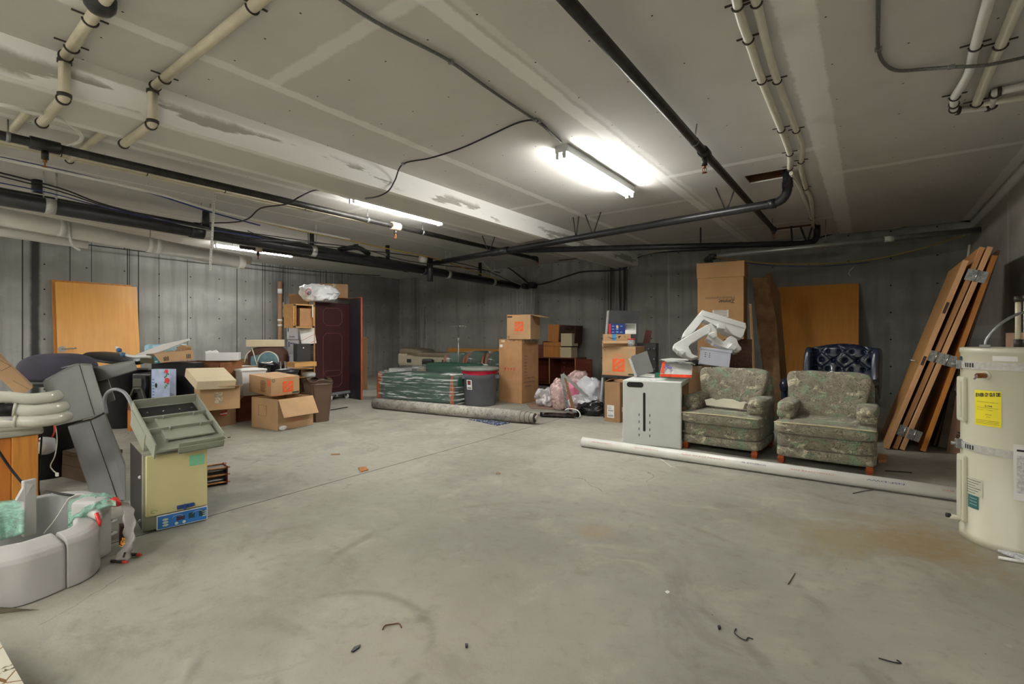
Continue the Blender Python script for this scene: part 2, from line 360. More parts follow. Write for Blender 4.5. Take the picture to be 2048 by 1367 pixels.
# ceiling drywall
BX0, BX1, BZ = -4.87, -4.27, EYE+1.59       # boxed beam
def drywall(name, beam=False):
    t = NT(name); p = t.pos(); s = t.sep(p); nz = t.noise(p, 6, 5, .6); n1 = t.noise(p, .8, 3)
    c = t.mix(t.ramp(n1, .3, .7), lin((200, 198, 193)), lin((210, 208, 203)))
    wob = t.math('MULTIPLY', t.math('SUBTRACT', t.math('ADD', nz, t.math('MULTIPLY', t.noise(p, 28, 4, .7), .6)), .8), .06); xx = t.math('ADD', s[0], wob); yy = t.math('ADD', s[1], wob)
    tape = lin((244, 244, 240))
    if not beam:
        for x, w, f in ((-.34, .20, .75), (-1.96, .12, .8), (-1.84, .05, .4), (-3.57, .10, .7), (-5.45, .03, .5), (-5.85, .10, .5), (-7.2, .05, .5), (-8.7, .06, .4), (-10.4, .06, .4), (1.26, .1, .7)):
            c = t.mix(t.math('MULTIPLY', t.band(xx, x, w, .012), f), c, tape)
        for y, x0, x1, f in ((5.65, -1.96, -.34, .7), (6.65, -.34, 1.4, .6), (6.78, -3.57, -1.96, .6), (1.83, -3.57, -1.96, .6), (5.74, -4.27, -3.57, .6), (4.4, -7.2, -5.85, .4), (8.2, -7.2, -4.87, .4), (3.0, -.34, -8, .5), (9.1, -1.96, -.34, .4), (9.6, -4.27, -1.96, .4)):
            c = t.mix(t.math('MULTIPLY', t.math('MULTIPLY', t.band(yy, y, .10, .015), t.rng(s[0], x0, x1)), f), c, tape)
        c = t.mix(t.math('MULTIPLY', t.ramp(t.noise(p, 1.3, 3), .6, .75), .3), c, lin((184, 180, 172)))
    else:
        plain = c; side = t.ramp(xx, BX1-.10, BX1-.05)
        c = t.mix(.8, c, tape)
        m_ = t.math('MULTIPLY', t.ramp(t.noise(t.vmul(p, (2, .7, 5)), 1.5, 5, .55), .52, .55), t.band(t.math('ADD', s[2], wob), BZ+.10, .13, .03))
        c = t.mix(m_, c, lin((170, 168, 158)))
        c = t.mix(side, plain, c)
        c = t.mix(t.math('MULTIPLY', t.band(xx, BX0+.03, .10, .02), .5), c, tape)
    gx = t.math('SUBTRACT', t.math('FRACT', t.math('DIVIDE', s[0], .405)), .5); gy = t.math('SUBTRACT', t.math('FRACT', t.math('DIVIDE', s[1], .61)), .5)
    dd = t.math('SQRT', t.math('ADD', t.math('POWER', t.math('MULTIPLY', gx, .405), 2), t.math('POWER', t.math('MULTIPLY', gy, .61), 2)))
    if not beam: c = t.mix(t.math('LESS_THAN', dd, .0065), c, (.012, .011, .01))
    t.set(c, .85); t.bump(t.noise(p, 60, 3), .06, .01); return t.m
M_CE = drywall('drywall_ceiling'); M_BM = drywall('drywall_beam', True)
def hr(a, b_, dy):
    p, q = G(*a, CEIL), G(*b_, CEIL); return (min(p.x, q.x), max(p.x, q.x), min(p.y, q.y)-dy, min(p.y, q.y)+dy)
HOLES = [hr((1494, 360), (1586, 352), .17), hr((1550, 459), (1632, 450), .13)]
p = G(1148, 518, CEIL); HOLES.append((p.x-.45, p.x+.45, p.y-.1, p.y+.12))
xs = sorted({WX0-TK, WX1+TK} | {h[i] for h in HOLES for i in (0, 1)}); ys = sorted({WY0-TK, WY1+TK} | {h[i] for h in HOLES for i in (2, 3)})
b = MB()
for i in range(len(xs)-1):
    for j in range(len(ys)-1):
        mx_, my_ = (xs[i]+xs[i+1])/2, (ys[j]+ys[j+1])/2
        if any(h[0] < mx_ < h[1] and h[2] < my_ < h[3] for h in HOLES): continue
        b.box(xs[i], xs[i+1], ys[j], ys[j+1], CEIL, CEIL+.016)
b.box(WX0-TK, WX1+TK, WY0-TK, WY1+TK, CEIL+.3, CEIL+.35, mi=1)
for h in HOLES:     # framing seen through the cut openings
    b.box(h[0]-.3, h[1]+.3, h[3]+.0, h[3]+.04, CEIL+.016, CEIL+.3, mi=1)
    b.box(h[0]-.3, h[1]+.3, h[2]-.04, h[2], CEIL+.016, CEIL+.3, mi=1)
    b.box(h[0]-.04, h[0], h[2], h[3], CEIL+.016, CEIL+.3, mi=1); b.box(h[1], h[1]+.04, h[2], h[3], CEIL+.016, CEIL+.3, mi=1)
b.bm.normal_update(); struct(b.build('ceiling', [M_CE, wood('joist_wood', (112, 78, 48), (60, 38, 22), axis=0)]))
b = MB(); poly = [(BX1, CEIL+.01), (BX1, BZ), (BX0, BZ), (BX0-.35, CEIL+.01)]
b.wprism([(x, WY0, z) for x, z in poly], (0, WY1-WY0, 0)); struct(b.build('trim_1', M_BM))
# ------------------------------------------------------------------ fluorescent strip lights
M_WHITE = mat('enamel_white', (205, 208, 208), .35, var=.04)
M_TUBE = mat('lit_tube', (255, 255, 255), .5, var=0, emit=((255, 253, 247), TUBE_POWER))
M_GALV = mat('galvanised', (150, 152, 152), .42, metal=.8, var=.25, scale=40)
M_BLACKPIPE = mat('black_iron', (46, 44, 42), .45, metal=.3, var=.4, scale=14, bump=.2)
M_ABS = mat('black_abs', (34, 34, 37), .38, var=.3, scale=12)
M_CREAM = mat('cream_cpvc', (205, 196, 172), .4, var=.08)
M_BRONZE = mat('rubber_band', (52, 44, 38), .5, var=.2)
M_PVC = mat('white_pvc', (226, 226, 220), .32, var=.05)
M_CABLE = mat('black_cable', (28, 28, 30), .5)
M_FLEX = mat('armoured_cable', (120, 120, 116), .45, metal=.6, var=.3, scale=120)
M_WCABLE = mat('white_cable', (200, 198, 190), .5)
M_BLUE = mat('blue_cable', (28, 44, 120), .5)
M_YEL = mat('yellow_cable', (190, 160, 60), .5)
def strip(label, a, b, z, grp='strip lights under the ceiling', ztop=CEIL):
    a, b = Vector((a[0], a[1], 0)), Vector((b[0], b[1], 0)); L = (b-a).length
    th = thing('strip_light', label, 'ceiling light', (a.x, a.y, z), math.atan2((b-a).y, (b-a).x), grp)
    h = ztop-z; m = MB(); m.box(0, L, -.068, .068, h-.075, h, bev=.004); m.box(.02, L-.02, -.035, .035, h-.095, h-.07)
    m.build('housing', M_WHITE, th)
    for s in (-1, 1):
        for x in (.0, L): MB().box(x-.012, x+.012, s*.036-.016, s*.036+.016, h-.135, h-.07, bev=.003).build('lamp_holder', M_WHITE, th)
        MB().tube([(.015, s*.036, h-.102), (L-.015, s*.036, h-.102)], .0175, 14).build('tube', M_TUBE, th)
    return th
def lamp_from(label, pa, pb, t=1.75, **k):
    return strip(label, G(*pa, EYE+t), G(*pb, EYE+t), EYE+t-.0, ztop=CEIL, **k)
def lampx(label, x, pxa, pxb, t=1.75, z=CEIL, **k):
    def at(px):    # point on the line x=const at height EYE+t seen in column px
        r = ray(px, 500); q = r*(x/r.x); return (x, q.y)
    return strip(label, at(pxa), at(pxb), z-.1, ztop=z, **k)
lampx('lit fluorescent strip light nearest the camera, right of the boxed beam', -2.41, 1122, 1259)
lampx('lit fluorescent strip light just left of the boxed beam, above the pipes', -5.42, 704, 880)
lampx('lit fluorescent strip light behind the big black pipe, farthest left', -10.3, 430, 583)
for i, (x, y, y2) in enumerate(((-2.6, -3.6, -2.0), (-5.4, -2.8, -1.2), (-9.2, -2.4, -.8), (-.6, -2.6, -1.0), (-11.2, -4.2, -2.6), (-7.4, -4.7, -3.1), (-4.0, -4.7, -3.1), (.5, -4.7, -3.1))):  # lamps out of view for light from behind; several added to flatten it
    strip('unseen fluorescent strip light added on the ceiling behind the camera', (x, y), (x, y2), CEIL-.1, grp='added strip lights behind the camera')
# ------------------------------------------------------------------ pipe helpers
TC = CEIL
def onx(px, x, t):
    r = ray(px, 500); q = r*(x/r.x); return Vector((x, q.y, EYE+t))
def root_at(name, label, cat, p, group=None): return thing(name, label, cat, (p[0], p[1], p[2]), 0, group)
def wtube(name, m, parent, pts, r, seg=14):
    o = Vector(parent.location); return MB().tube([Vector(p)-o for p in pts], r, seg).build(name, m, parent)
def hoop(parent, p, axis, r, w, m, name='hanger_ring'):
    o = Vector(parent.location); a = Vector(axis).normalized()*w/2; p = Vector(p)-o
    return MB().tube([p-a, p+a], r, 16).build(name, m, parent)
def rod(parent, p, top, m=M_GALV, r=.006, name='hanger_rod'):
    o = Vector(parent.location); return MB().tube([Vector(p)-o, Vector(top)-o], r, 8).build(name, m, parent)
def sprinkler(parent, p, r=.04):
    o = Vector(parent.location); p = Vector(p)-o
    s = MB(); s.tube([p, p-Vector((0, 0, .075))], .026, 12); h = s.build('sprinkler_outlet', M_BLACKPIPE, parent)
    s = MB(); s.tube([p-Vector((0, 0, .07)), p-Vector((0, 0, .10))], .014, 10); s.tube([p+Vector((.02*math.cos(a), 0, -.115+.02*math.sin(a))) for a in [k*PI/6 for k in range(13)]], .003, 6)
    s.lathe([(.004, 0), (.024, 0), (.024, .003), (.004, .003)], 14, M=T(p.x, p.y, p.z-.142)); s.tube([p-Vector((0, 0, .10)), p-Vector((0, 0, .14))], .003, 6)
    s.build('sprinkler_head', mat('brass_head', (150, 92, 52), .35, metal=.7), h)
V3 = Vector
# right sprinkler main
x = -1.235; P0 = V3((x, -2, EYE+1.70)); P1 = onx(1549, x, 1.70)
th = root_at('sprinkler_pipe', 'long black iron sprinkler pipe crossing the ceiling right of the nearest strip light', 'pipe', P0)
wtube('pipe', M_BLACKPIPE, th, [P0, P1], .037, 20)
q = onx(1409, x, 1.70); hoop(th, q, (0, 1, 0), .05, .13, M_BLACKPIPE, 'tee_fitting'); sprinkler(th, q-V3((0, 0, .045)))
q = onx(1389, x, 1.70); hoop(th, q, (0, 1, 0), .041, .012, M_GALV); rod(th, q, (q.x+.02, q.y, CEIL))
q = onx(1547, x, 1.70); hoop(th, q, (0, 1, 0), .046, .06, M_BLACKPIPE, 'elbow_fitting'); sprinkler(th, q)
rod(th, q-V3((0, .12, 0)), (q.x, q.y-.12, CEIL))
# left sprinkler main
x = -5.95; P0 = V3((x, -1.5, EYE+1.70)); P1 = onx(1073, x, 1.70)
th = root_at('sprinkler_pipe', 'long dark iron sprinkler pipe at upper left running past the second strip light', 'pipe', P0)
wtube('pipe', M_BLACKPIPE, th, [P0, P1], .040, 20)
q = onx(90, x, 1.70); hoop(th, q, (0, 1, 0), .056, .2, M_BLACKPIPE, 'tee_fitting'); sprinkler(th, q-V3((0, 0, .05)))
q = onx(791, x, 1.70); h = hoop(th, q, (0, 1, 0), .06, .16, mat('rusty_white', (196, 178, 158), .6, var=.25, scale=30), 'tee_fitting'); sprinkler(th, q-V3((0, 0, .05)))
hoop(th, onx(1070, x, 1.70), (0, 1, 0), .052, .12, M_BLACKPIPE, 'elbow_fitting'); sprinkler(th, onx(1075, x, 1.70))
for px in (16, 735, 845):
    q = onx(px, x, 1.70); hoop(th, q, (0, 1, 0), .045, .03, M_GALV); rod(th, q, (q.x, q.y, CEIL))
# third sprinkler line far left
x = -9.3; P0 = onx(480, x, 1.62); P1 = onx(812, x, 1.62)
th = root_at('sprinkler_pipe', 'thin black pipe below the drain pipes near the far left corner', 'pipe', P0)
wtube('pipe', M_BLACKPIPE, th, [P0, P1], .035, 14); hoop(th, P1, (0, 1, 0), .05, .12, M_BLACKPIPE, 'elbow_fitting')
q = onx(516, x, 1.62); hoop(th, q, (0, 1, 0), .05, .12, mat('rusty_white', (0, 0, 0)), 'tee_fitting'); sprinkler(th, q-V3((0, 0, .04)))
for px in (465, 700): q = onx(px, x, 1.62); rod(th, q, (q.x, q.y, CEIL))
# twin big ABS drains
def drain(x, t0, t1, r, pa, pb, label, extra):
    a, b_ = onx(pa, x, t0), onx(pb, x, t1); b_.y = min(b_.y, WY1); a = a.lerp(b_, 0)
    a0 = a-(b_-a).normalized()*2.5
    th = root_at('drain_pipe', label, 'pipe', a); wtube('pipe', M_ABS, th, [a0, b_], r, 20)
    for px in extra:
        k = (onx(px, x, 1).y-a.y)/(b_.y-a.y); q = a.lerp(b_, k)
        hoop(th, q, b_-a, r+.012, .16, M_ABS, 'coupling')
    return th, a, b_
x = -7.5
th, a, b_ = drain(x, 1.47, 1.30, .085, 20, 1036, 'front large black plastic drain pipe hung below the left ceiling', (393, 850))
def onpipe(px): k = (onx(px, x, 1).y-a.y)/(b_.y-a.y); return a.lerp(b_, k)
M_STRAP = mat('strap_steel', (184, 184, 178), .45, metal=.25, var=.12, scale=50)
for px in (100, 412, 625, 896, 986):
    q = onpipe(px); hoop(th, q, b_-a, .090, .09, M_STRAP, 'saddle')
    wtube('hanger_strap', M_STRAP, th, [q+V3((.02, .05, .08)), V3((q.x+.02, q.y+.05, CEIL))], .012, 6)
    wtube('hanger_strap', M_STRAP, th, [q+V3((-.02, -.05, .08)), V3((q.x-.02, q.y-.05, CEIL))], .008, 6)
DR1 = (a, b_)
x = -8.0
th, a, b_ = drain(x, 1.62, 1.42, .075, 20, 1000, 'rear large black plastic drain pipe hung behind the front one', (400, 760))
for px in (75, 412, 622, 775, 960):   # short black blocks of vertical pipe above
    q = a.lerp(b_, (onx(px, x, 1).y-a.y)/(b_.y-a.y)); wtube('riser', M_ABS, th, [q, V3((q.x, q.y, CEIL))], .055 if px < 700 else .045, 12)
# white drain
x = -8.3; a = onx(20, x, 1.40); b_ = onx(480, x, 1.20); a0 = a-(b_-a).normalized()*2
th = root_at('drain_pipe', 'thick white plastic drain pipe with ring couplings at upper left', 'pipe', a)
wtube('pipe', M_PVC, th, [a0, b_], .105, 24)
for px in (125, 300, 316): q = a.lerp(b_, (onx(px, x, 1).y-a.y)/(b_.y-a.y)); hoop(th, q, b_-a, .110, .07, M_PVC, 'coupling')
hoop(th, b_, b_-a, .115, .10, M_PVC, 'coupling')
q = a.lerp(b_, (onx(134, x, 1).y-a.y)/(b_.y-a.y)); o = Vector(th.location)
MB().tube([p-o for p in smooth_pts([q+V3((-.1, -.02, .10)), q+V3((.10, 0, .06)), q+V3((.135, 0, -.05)), q+V3((.13, .02, -.2)), q+V3((.11, .1, -.27))])], .017, 6).build('hanging_strap', M_STRAP, th)
x = -8.45; a = onx(20, x, 1.24); b_ = onx(175, x, 1.21); a0 = a-(b_-a).normalized()*2
th = root_at('drain_pipe', 'short white plastic pipe with printed letters under the thick white pipe', 'pipe', a)
wtube('pipe', M_PVC, th, [a0, b_], .05, 18)
x = -8.85; a = onx(240, x, 1.42); b_ = onx(500, x, 1.33)
th = root_at('drain_pipe', 'white plastic pipe behind the thick one near the far strip light', 'pipe', a)
wtube('pipe', M_PVC, th, [a, b_], .08, 18); hoop(th, a.lerp(b_, .25), b_-a, .088, .06, M_PVC, 'coupling'); rod(th, a.lerp(b_, .2), a.lerp(b_, .2)+V3((0, 0, .4)))
# perforated hanging strap
p = D(430, 398, 6.2); q = D(420, 540, 6.2); p.z = CEIL; pr = p.copy()
th = root_at('perforated_strap', 'long perforated steel strap hanging from the ceiling in front of the far strip light', 'strap', p)
m = MB(); w = (q-p); m.bar((0, 0, 0), w, .006, .028, up=(RGT.x, RGT.y, 0)); 
for k in range(30): c_ = w*(k+.5)/30; m.bar(c_-FWD*.004, c_+FWD*.004, .006, .009, mi=1)
m.build('strap', [M_STRAP, M_CABLE], th)
# diagonal ABS branch from the right opening to the drain
A = V3((HOLES[0][1]-.06, (HOLES[0][2]+HOLES[0][3])/2, CEIL)); zA = depth(A); A = D(1575, 352, zA); A.z = CEIL+.1
E1 = V3((A.x, A.y, hat(A, 402))); L1 = D(868, 526, 10.05)
th = root_at('drain_pipe', 'black plastic branch drain running from the ceiling opening down to the big drains', 'pipe', L1)
path = round_path([A, E1, L1], .17, 7); wtube('pipe', M_ABS, th, path, .05, 18)
dr = (L1-E1).normalized()
def onbr(px):
    lo, hi = 0., 1.
    for _ in range(40):
        md = (lo+hi)/2; q = E1.lerp(L1, md)-V3((0, 0, EYE)); cx_ = CX+F*q.dot(RGT)/q.dot(FWD)
        if cx_ > px: lo = md
        else: hi = md
    return E1.lerp(L1, lo)
hoop(th, onbr(1545), dr, .057, .07, M_ABS, 'coupling'); hoop(th, V3((A.x, A.y, E1.z+.19)), (0, 0, 1), .057, .07, M_ABS, 'coupling')
hoop(th, onbr(1000), dr, .066, .42, M_ABS, 'coupling')
q = L1+V3((-.12, 0, 0)); hoop(th, q+V3((0, 0, -.12)), (0, 0, 1), .065, .5, M_ABS, 'tee_fitting')
MB().lathe([(.001, -.08), (.06, -.06), (.083, 0), (.06, .06), (.001, .08)], 20, M=T(*(D(846, 517, 9.55)-L1)) @ Matrix.Scale(1.15, 4)).build('cleanout_cap', M_STRAP, th)
M_DST = mat('dark_strap', (38, 38, 38), .5)
for px, sp in ((1452, .12), (1186, .13), (1152, .05), (978, .16)):
    q = onbr(px)
    for sg in (-1, 1): wtube('hanger_strap', M_DST, th, [q, V3((q.x+sg*sp, q.y, CEIL))], .009, 6)
# second branch along the back wall
A = V3(((HOLES[1][1]-.05), (HOLES[1][2]+HOLES[1][3])/2, CEIL+.1)); zA = depth(A)
E2 = D(1634, 486, zA); A = V3((E2.x, E2.y, CEIL+.1)); L2 = onbr(1010)
th = root_at('drain_pipe', 'black plastic branch drain running close to the back wall under the ceiling', 'pipe', L2)
wtube('pipe', M_ABS, th, round_path([A, E2, L2], .22, 7), .05, 18)
for px, sp in ((1398, 0),):
    k = .36; q = E2.lerp(L2, k); wtube('hanger_strap', M_DST, th, [q, V3((q.x, q.y, CEIL))], .014, 6)
for k, sp in ((.03, -.1), (.03, .08), (.075, -.02)): q = E2.lerp(L2, k); wtube('hanger_strap', M_DST, th, [q, V3((q.x+sp, q.y, CEIL))], .016, 6)
# galvanised conduit near the back wall
a, b_ = D(1425, 513, 8.3), PX(1962, 459, WX1)
th = root_at('vent_pipe', 'pale metal pipe hanging along the back wall towards the right wall', 'pipe', a)
wtube('pipe', mat('dull_metal', (150, 150, 146), .35, metal=.5, var=.1), th, [a, b_], .042, 18)
hoop(th, a, b_-a, .055, .12, M_ABS, 'coupling'); wtube('elbow', M_ABS, th, [a, a+V3((-.12, .1, -.03)), a+V3((-.16, .5, -.03))], .05, 14)
q = a.lerp(b_, .46); rod(th, q, (q.x, q.y, CEIL)); hoop(th, q, (0, 0, 1), .02, .13, M_GALV, 'clamp')
hoop(th, a.lerp(b_, .69), b_-a, .0445, .12, mat('sticker_white', (214, 212, 200), .6), 'sticker')
# cream CPVC with rubber bands
def cp(label, pts, r=.03, clips=(), rnd=.02, joints=(), name='water_pipe', m=M_CREAM, cliptop=True):
    th = root_at(name, label, 'pipe', pts[0]); wtube('pipe', m, th, round_path(pts, rnd, 3) if rnd else pts, r, 14); o = Vector(th.location)
    for i, f in joints:
        p, q = Vector(pts[i]), Vector(pts[i+1]); hoop(th, p.lerp(q, f), q-p, r*1.22, .022, M_BRONZE, 'joint_band')
    for i, f in clips:
        p, q = Vector(pts[i]), Vector(pts[i+1]); c_ = p.lerp(q, f)-o; d = (q-p).normalized(); w = V3((d.y, -d.x, 0)).normalized()
        m_ = MB(); m_.tube([c_+w*r*1.15*math.cos(a_)+V3((0, 0, -r*1.15*math.sin(a_))) for a_ in [k*PI/8 for k in range(9)]], .006, 6)
        m_.bar(c_+w*r*2.6+V3((0, 0, r*.6)), c_-w*r*2.6+V3((0, 0, r*.6)), .014, .006)
        m_.build('pipe_clip', M_BRONZE, th)
    return th
def cl(px, py, t=1.81): return G(px, py, EYE+t)
s1 = cl(540, -8); s2 = cl(313, 170); xb = BX1+.04; s2.x = xb
s3 = V3((xb, s2.y, BZ-.04)); s4 = V3((BX0-.02, s2.y, BZ-.04)); s5 = V3((BX0-.02, s2.y, BZ+.06))
s1.y = s2.y - (s2.y - s1.y)*.25
cp('beige water pipe stepping down around the boxed beam, right of two', [s1, s2, s3, s4], .032, [(0, .1), (0, .86)], joints=((0, .97), (1, .1), (1, .95), (2, .05), (2, .97)))
s1 = cl(215, -10); s2 = cl(127, 118); s2.x = xb; s3 = V3((xb, s2.y, BZ-.04)); s4 = V3((BX0-.02, s2.y, BZ-.04))
cp('beige water pipe stepping down around the boxed beam, left of two', [s1, s2, s3, s4], .032, [(0, .35), (0, .8)], joints=((0, .97), (1, .1), (1, .95), (2, .05), (2, .97)))
a, b_ = cl(217, 257), cl(138, 322); b_.y = a.y; cp('short beige water pipe crossing behind the dark sprinkler pipe, right of two', [a, b_], .03, [(0, .97)])
a, b_ = cl(55, 222), cl(14, 262); b_.y = a.y; cp('short beige water pipe crossing behind the dark sprinkler pipe, at the left edge', [a, b_], .03)
tA = onx(8, -6.5, 1.81); tB = onx(460, -6.5, 1.81)
cp('beige water pipe clipped beside the dark sprinkler pipe, nearer of two', [tA-V3((0, 1.5, 0)), tA, tB, onx(625, -6.45, 1.81), onx(700, -6.3, 1.76), onx(746, -6.1, 1.70)], .022, [(1, .2), (1, .56), (1, .97), (2, .9)], rnd=.3)
cp('beige water pipe clipped beside the dark sprinkler pipe, farther of two', [tA-V3((.09, 1.5, 0)), tA-V3((.09, 0, 0)), tB-V3((.09, 0, 0)), onx(625, -6.55, 1.81)], .022, rnd=.2)
# white arc of tubing at the left
cp('white flexible tube curving in an arc at the upper left', smooth_pts([cl(-60, 200, 1.5), cl(20, 212, 1.5), cl(80, 224, 1.55), cl(130, 242, 1.6), cl(160, 266, 1.64), cl(160, 282, 1.7), cl(132, 294, 1.78)]), .014, rnd=0, name='tubing', m=M_PVC)
# dark dome at top left
p = G(200, -6, CEIL); th = thing('fire_alarm', 'dark round dome fixture cut by the top edge at upper left', 'ceiling fixture', p)
MB().lathe([(.075, 0), (.075, -.03), (.07, -.06), (.05, -.085), (.02, -.095), (.001, -.096)], 24).build('dome', mat('dark_dome', (48, 48, 50), .3, var=.3), th)
# upper right pairs of cream pipe
M_CW = mat('cream_white', (222, 218, 202), .38, var=.05)
cp('cream water pipe snaking down to the ceiling opening, left of two', smooth_pts([cl(1462, -60), cl(1478, 22), cl(1500, 88), cl(1528, 172), cl(1566, 268), cl(1580, 310), cl(1579, 338)], 4), .026, [(3, .5), (7, .5), (11, .5), (15, .5), (19, .6), (23, .5)], rnd=0, m=M_CW)
cp('cream water pipe snaking down past the ceiling opening, right of two', smooth_pts([cl(1494, -60), cl(1514, 10), cl(1535, 95), cl(1556, 165), cl(1594, 264), cl(1605, 295), cl(1602, 335), cl(1612, 378), cl(1622, 400), cl(1626, 452)], 4), .024, [(3, .8), (11, .8), (15, .8), (22, .8), (27, .8)], rnd=0, m=M_CW)
cp('thin cream pipe running from the ceiling opening to the back opening', smooth_pts([cl(1582, 346), cl(1598, 372), cl(1612, 405), cl(1622, 432), cl(1628, 458)], 4), .02, [(12, .8)], rnd=0, m=M_CW)
a, b_ = cl(1990, -40), cl(1908, 195)
dn = cl(1908, 222)
cp('white water pipe at upper right ending in a taped elbow', smooth_pts([a, cl(1950, 95), cl(1938, 145), b_], 4)+[dn, cl(1984, 213), cl(1990, 185), cl(2080, 164)], .028, [(3, .9), (11, .8)], joints=((12, .5), (12, .85), (13, .1), (13, .9), (14, .1), (14, .9), (15, .1)), rnd=0, m=M_PVC)
cp('cream water pipe at upper right, second from the right edge', smooth_pts([cl(2056, -40), cl(2000, 92), cl(1975, 150), cl(1951, 212)], 4), .03, [(3, .9), (11, .4)], rnd=0, m=M_CW)
cp('cream pipe crossing towards the right wall under the elbow', [cl(1958, 208), cl(2090, 190)], .022, rnd=0, m=M_CW)
# cables
def cable(label, pts, r=.008, m=M_CABLE, name='cable', ties=(), n=6):
    S = smooth_pts(pts, n); th = root_at(name, label, 'cable', S[0]); wtube('sheath', m, th, S, r, 8); o = Vector(th.location)
    for i in ties: 
        c_ = Vector(pts[i])-o; MB().box(c_.x-.02, c_.x+.02, c_.y-.012, c_.y+.012, c_.z-.012, c_.z+.014, bev=.004).build('staple', M_GALV, th)
    return th
ct = 1.825
cable('armoured cable crossing the ceiling to the nearest strip light', [cl(640, -30, ct), cl(720, 25, ct), cl(790, 65, ct), cl(850, 95, ct), cl(902, 124, ct), cl(960, 165, ct), cl(1010, 200, ct), cl(1070, 240, ct), cl(1098, 262, ct), cl(1122, 284, ct)], .011, M_FLEX, 'armoured_cable', (4, 7))
cable('dark cable looping between the two nearest strip lights', [cl(1105, 270, ct), cl(1078, 243, ct), cl(1040, 244, ct), cl(985, 268, ct), cl(920, 297, ct), cl(860, 316, ct), cl(806, 328, ct), cl(790, 360, 1.72), cl(775, 383, 1.55), cl(745, 395, 1.53), cl(706, 397, 1.75)], .008, M_CABLE, 'cable', (1, 6))
cable('dark cable running left from the second strip light to the drains', [cl(700, 399, 1.8), cl(665, 386, 1.82), cl(632, 380, 1.82), cl(600, 393, 1.6), cl(572, 408, 1.55), cl(522, 416, 1.6), cl(498, 436, 1.5), cl(470, 444, 1.5), cl(400, 446, 1.5)], .009)
cable('grey armoured cable curving at upper right', [cl(1757, -40, ct), cl(1756, 50, ct), cl(1757, 98, ct), cl(1768, 126, ct), cl(1795, 141, ct), cl(1850, 138, ct), cl(1903, 134, 1.78), cl(1975, 130, 1.76), cl(2060, 112, ct)], .0115, M_FLEX, 'armoured_cable', (2, 6))
# long wires along the left drains
cable('white cable above the drains at left', [onx(-40, -6.9, 1.74), onx(150, -6.9, 1.73), onx(325, -6.9, 1.70), onx(420, -6.9, 1.64), onx(560, -6.9, 1.60), onx(700, -6.9, 1.58)], .016, M_PVC)
cable('blue cable tied under the white cable at left', [onx(-40, -6.96, 1.77), onx(150, -6.96, 1.76), onx(300, -6.96, 1.71), onx(420, -6.93, 1.61), onx(520, -6.93, 1.55)], .009, M_BLUE)
cable('upper thin black wire sagging above the drains at left', [onx(-40, -7.1, 1.66), onx(120, -7.1, 1.60), onx(218, -7.1, 1.50), onx(400, -7.1, 1.42), onx(560, -7.1, 1.40), onx(800, -7.1, 1.52), onx(950, -7.2, 1.55), onx(1035, -7.3, 1.30)], .009)
cable('lower thin black wire sagging above the drains at left', [onx(-40, -7.12, 1.63), onx(120, -7.12, 1.57), onx(218, -7.12, 1.49), onx(380, -7.12, 1.44), onx(500, -7.12, 1.46), onx(700, -7.12, 1.50)], .007)
cable('thin blue wire sagging above the drains at left', [onx(-40, -7.15, 1.56), onx(100, -7.15, 1.54), onx(218, -7.15, 1.48), onx(330, -7.15, 1.44), onx(520, -7.15, 1.42)], .006, M_BLUE)
cable('thin white wire lying on the front drain pipe', [onx(-40, -7.38, 1.57), onx(250, -7.38, 1.53), onx(380, -7.38, 1.47), onx(520, -7.38, 1.45)], .006, M_WCABLE)
cable('yellow and white cable past the middle drains', [onx(420, -6.98, 1.66), onx(560, -6.98, 1.60), onx(690, -6.98, 1.58), onx(800, -6.98, 1.55), onx(870, -6.98, 1.53), onx(940, -7.0, 1.42), onx(1000, -7.1, 1.30)], .010, M_YEL)
cable('black cable crossing below the middle drains', [onx(500, -7.0, 1.34), onx(620, -7.0, 1.44), onx(720, -7.0, 1.48), onx(820, -7.0, 1.40), onx(930, -7.0, 1.45), onx(1000, -7.2, 1.52)], .009)
cable('thin wire slanting from the cable bundle to the drain saddle', [onx(495, -6.95, 1.45), onx(560, -7.1, 1.36), onx(620, -7.3, 1.24)], .006)
cable('thin wires running low along the left wall top', [onx(-40, -11.9, 1.80), onx(120, -11.9, 1.72), onx(350, -11.9, 1.70), onx(620, -11.9, 1.70), onx(760, -11.9, 1.80)], .010)
# cables on the back wall
yb = WY1-.04
def bw(px, py, y=yb): return PY(px, py, y)
cable('thick black cable bundle sagging along the back wall', [bw(960, 528), bw(1010, 533), bw(1040, 553), bw(1062, 568), bw(1090, 566), bw(1130, 553), bw(1165, 543), bw(1215, 541), bw(1250, 536), bw(1275, 515), bw(1310, 505), bw(1400, 500), bw(1500, 492), bw(1600, 484), bw(1690, 462), bw(1800, 454), bw(1870, 440), bw(1940, 442)], .016)
cable('white cable clipped above the black bundle on the back wall', [bw(1255, 537, yb-.03), bw(1282, 510, yb-.03), bw(1420, 491, yb-.03), bw(1520, 486, yb-.03), bw(1600, 480, yb-.03), bw(1680, 463, yb-.03), bw(1780, 457, yb-.03), bw(1890, 438, yb-.03), bw(1935, 437, yb-.03)], .009, M_WCABLE)
cable('yellow wire sagging across the right part of the back wall', [D(1430, 514, 8.2), D(1480, 521, 8.3), D(1550, 527, 8.3), D(1640, 527, 8.2), D(1740, 519, 8.1), D(1830, 500, 7.9), D(1930, 470, 7.7)], .007, M_YEL)
cable('thin blue wire sagging below the yellow wire', [D(1430, 514, 8.25), D(1500, 526, 8.35), D(1570, 532, 8.35), D(1660, 531, 8.3), D(1740, 524, 8.2)], .005, M_BLUE)
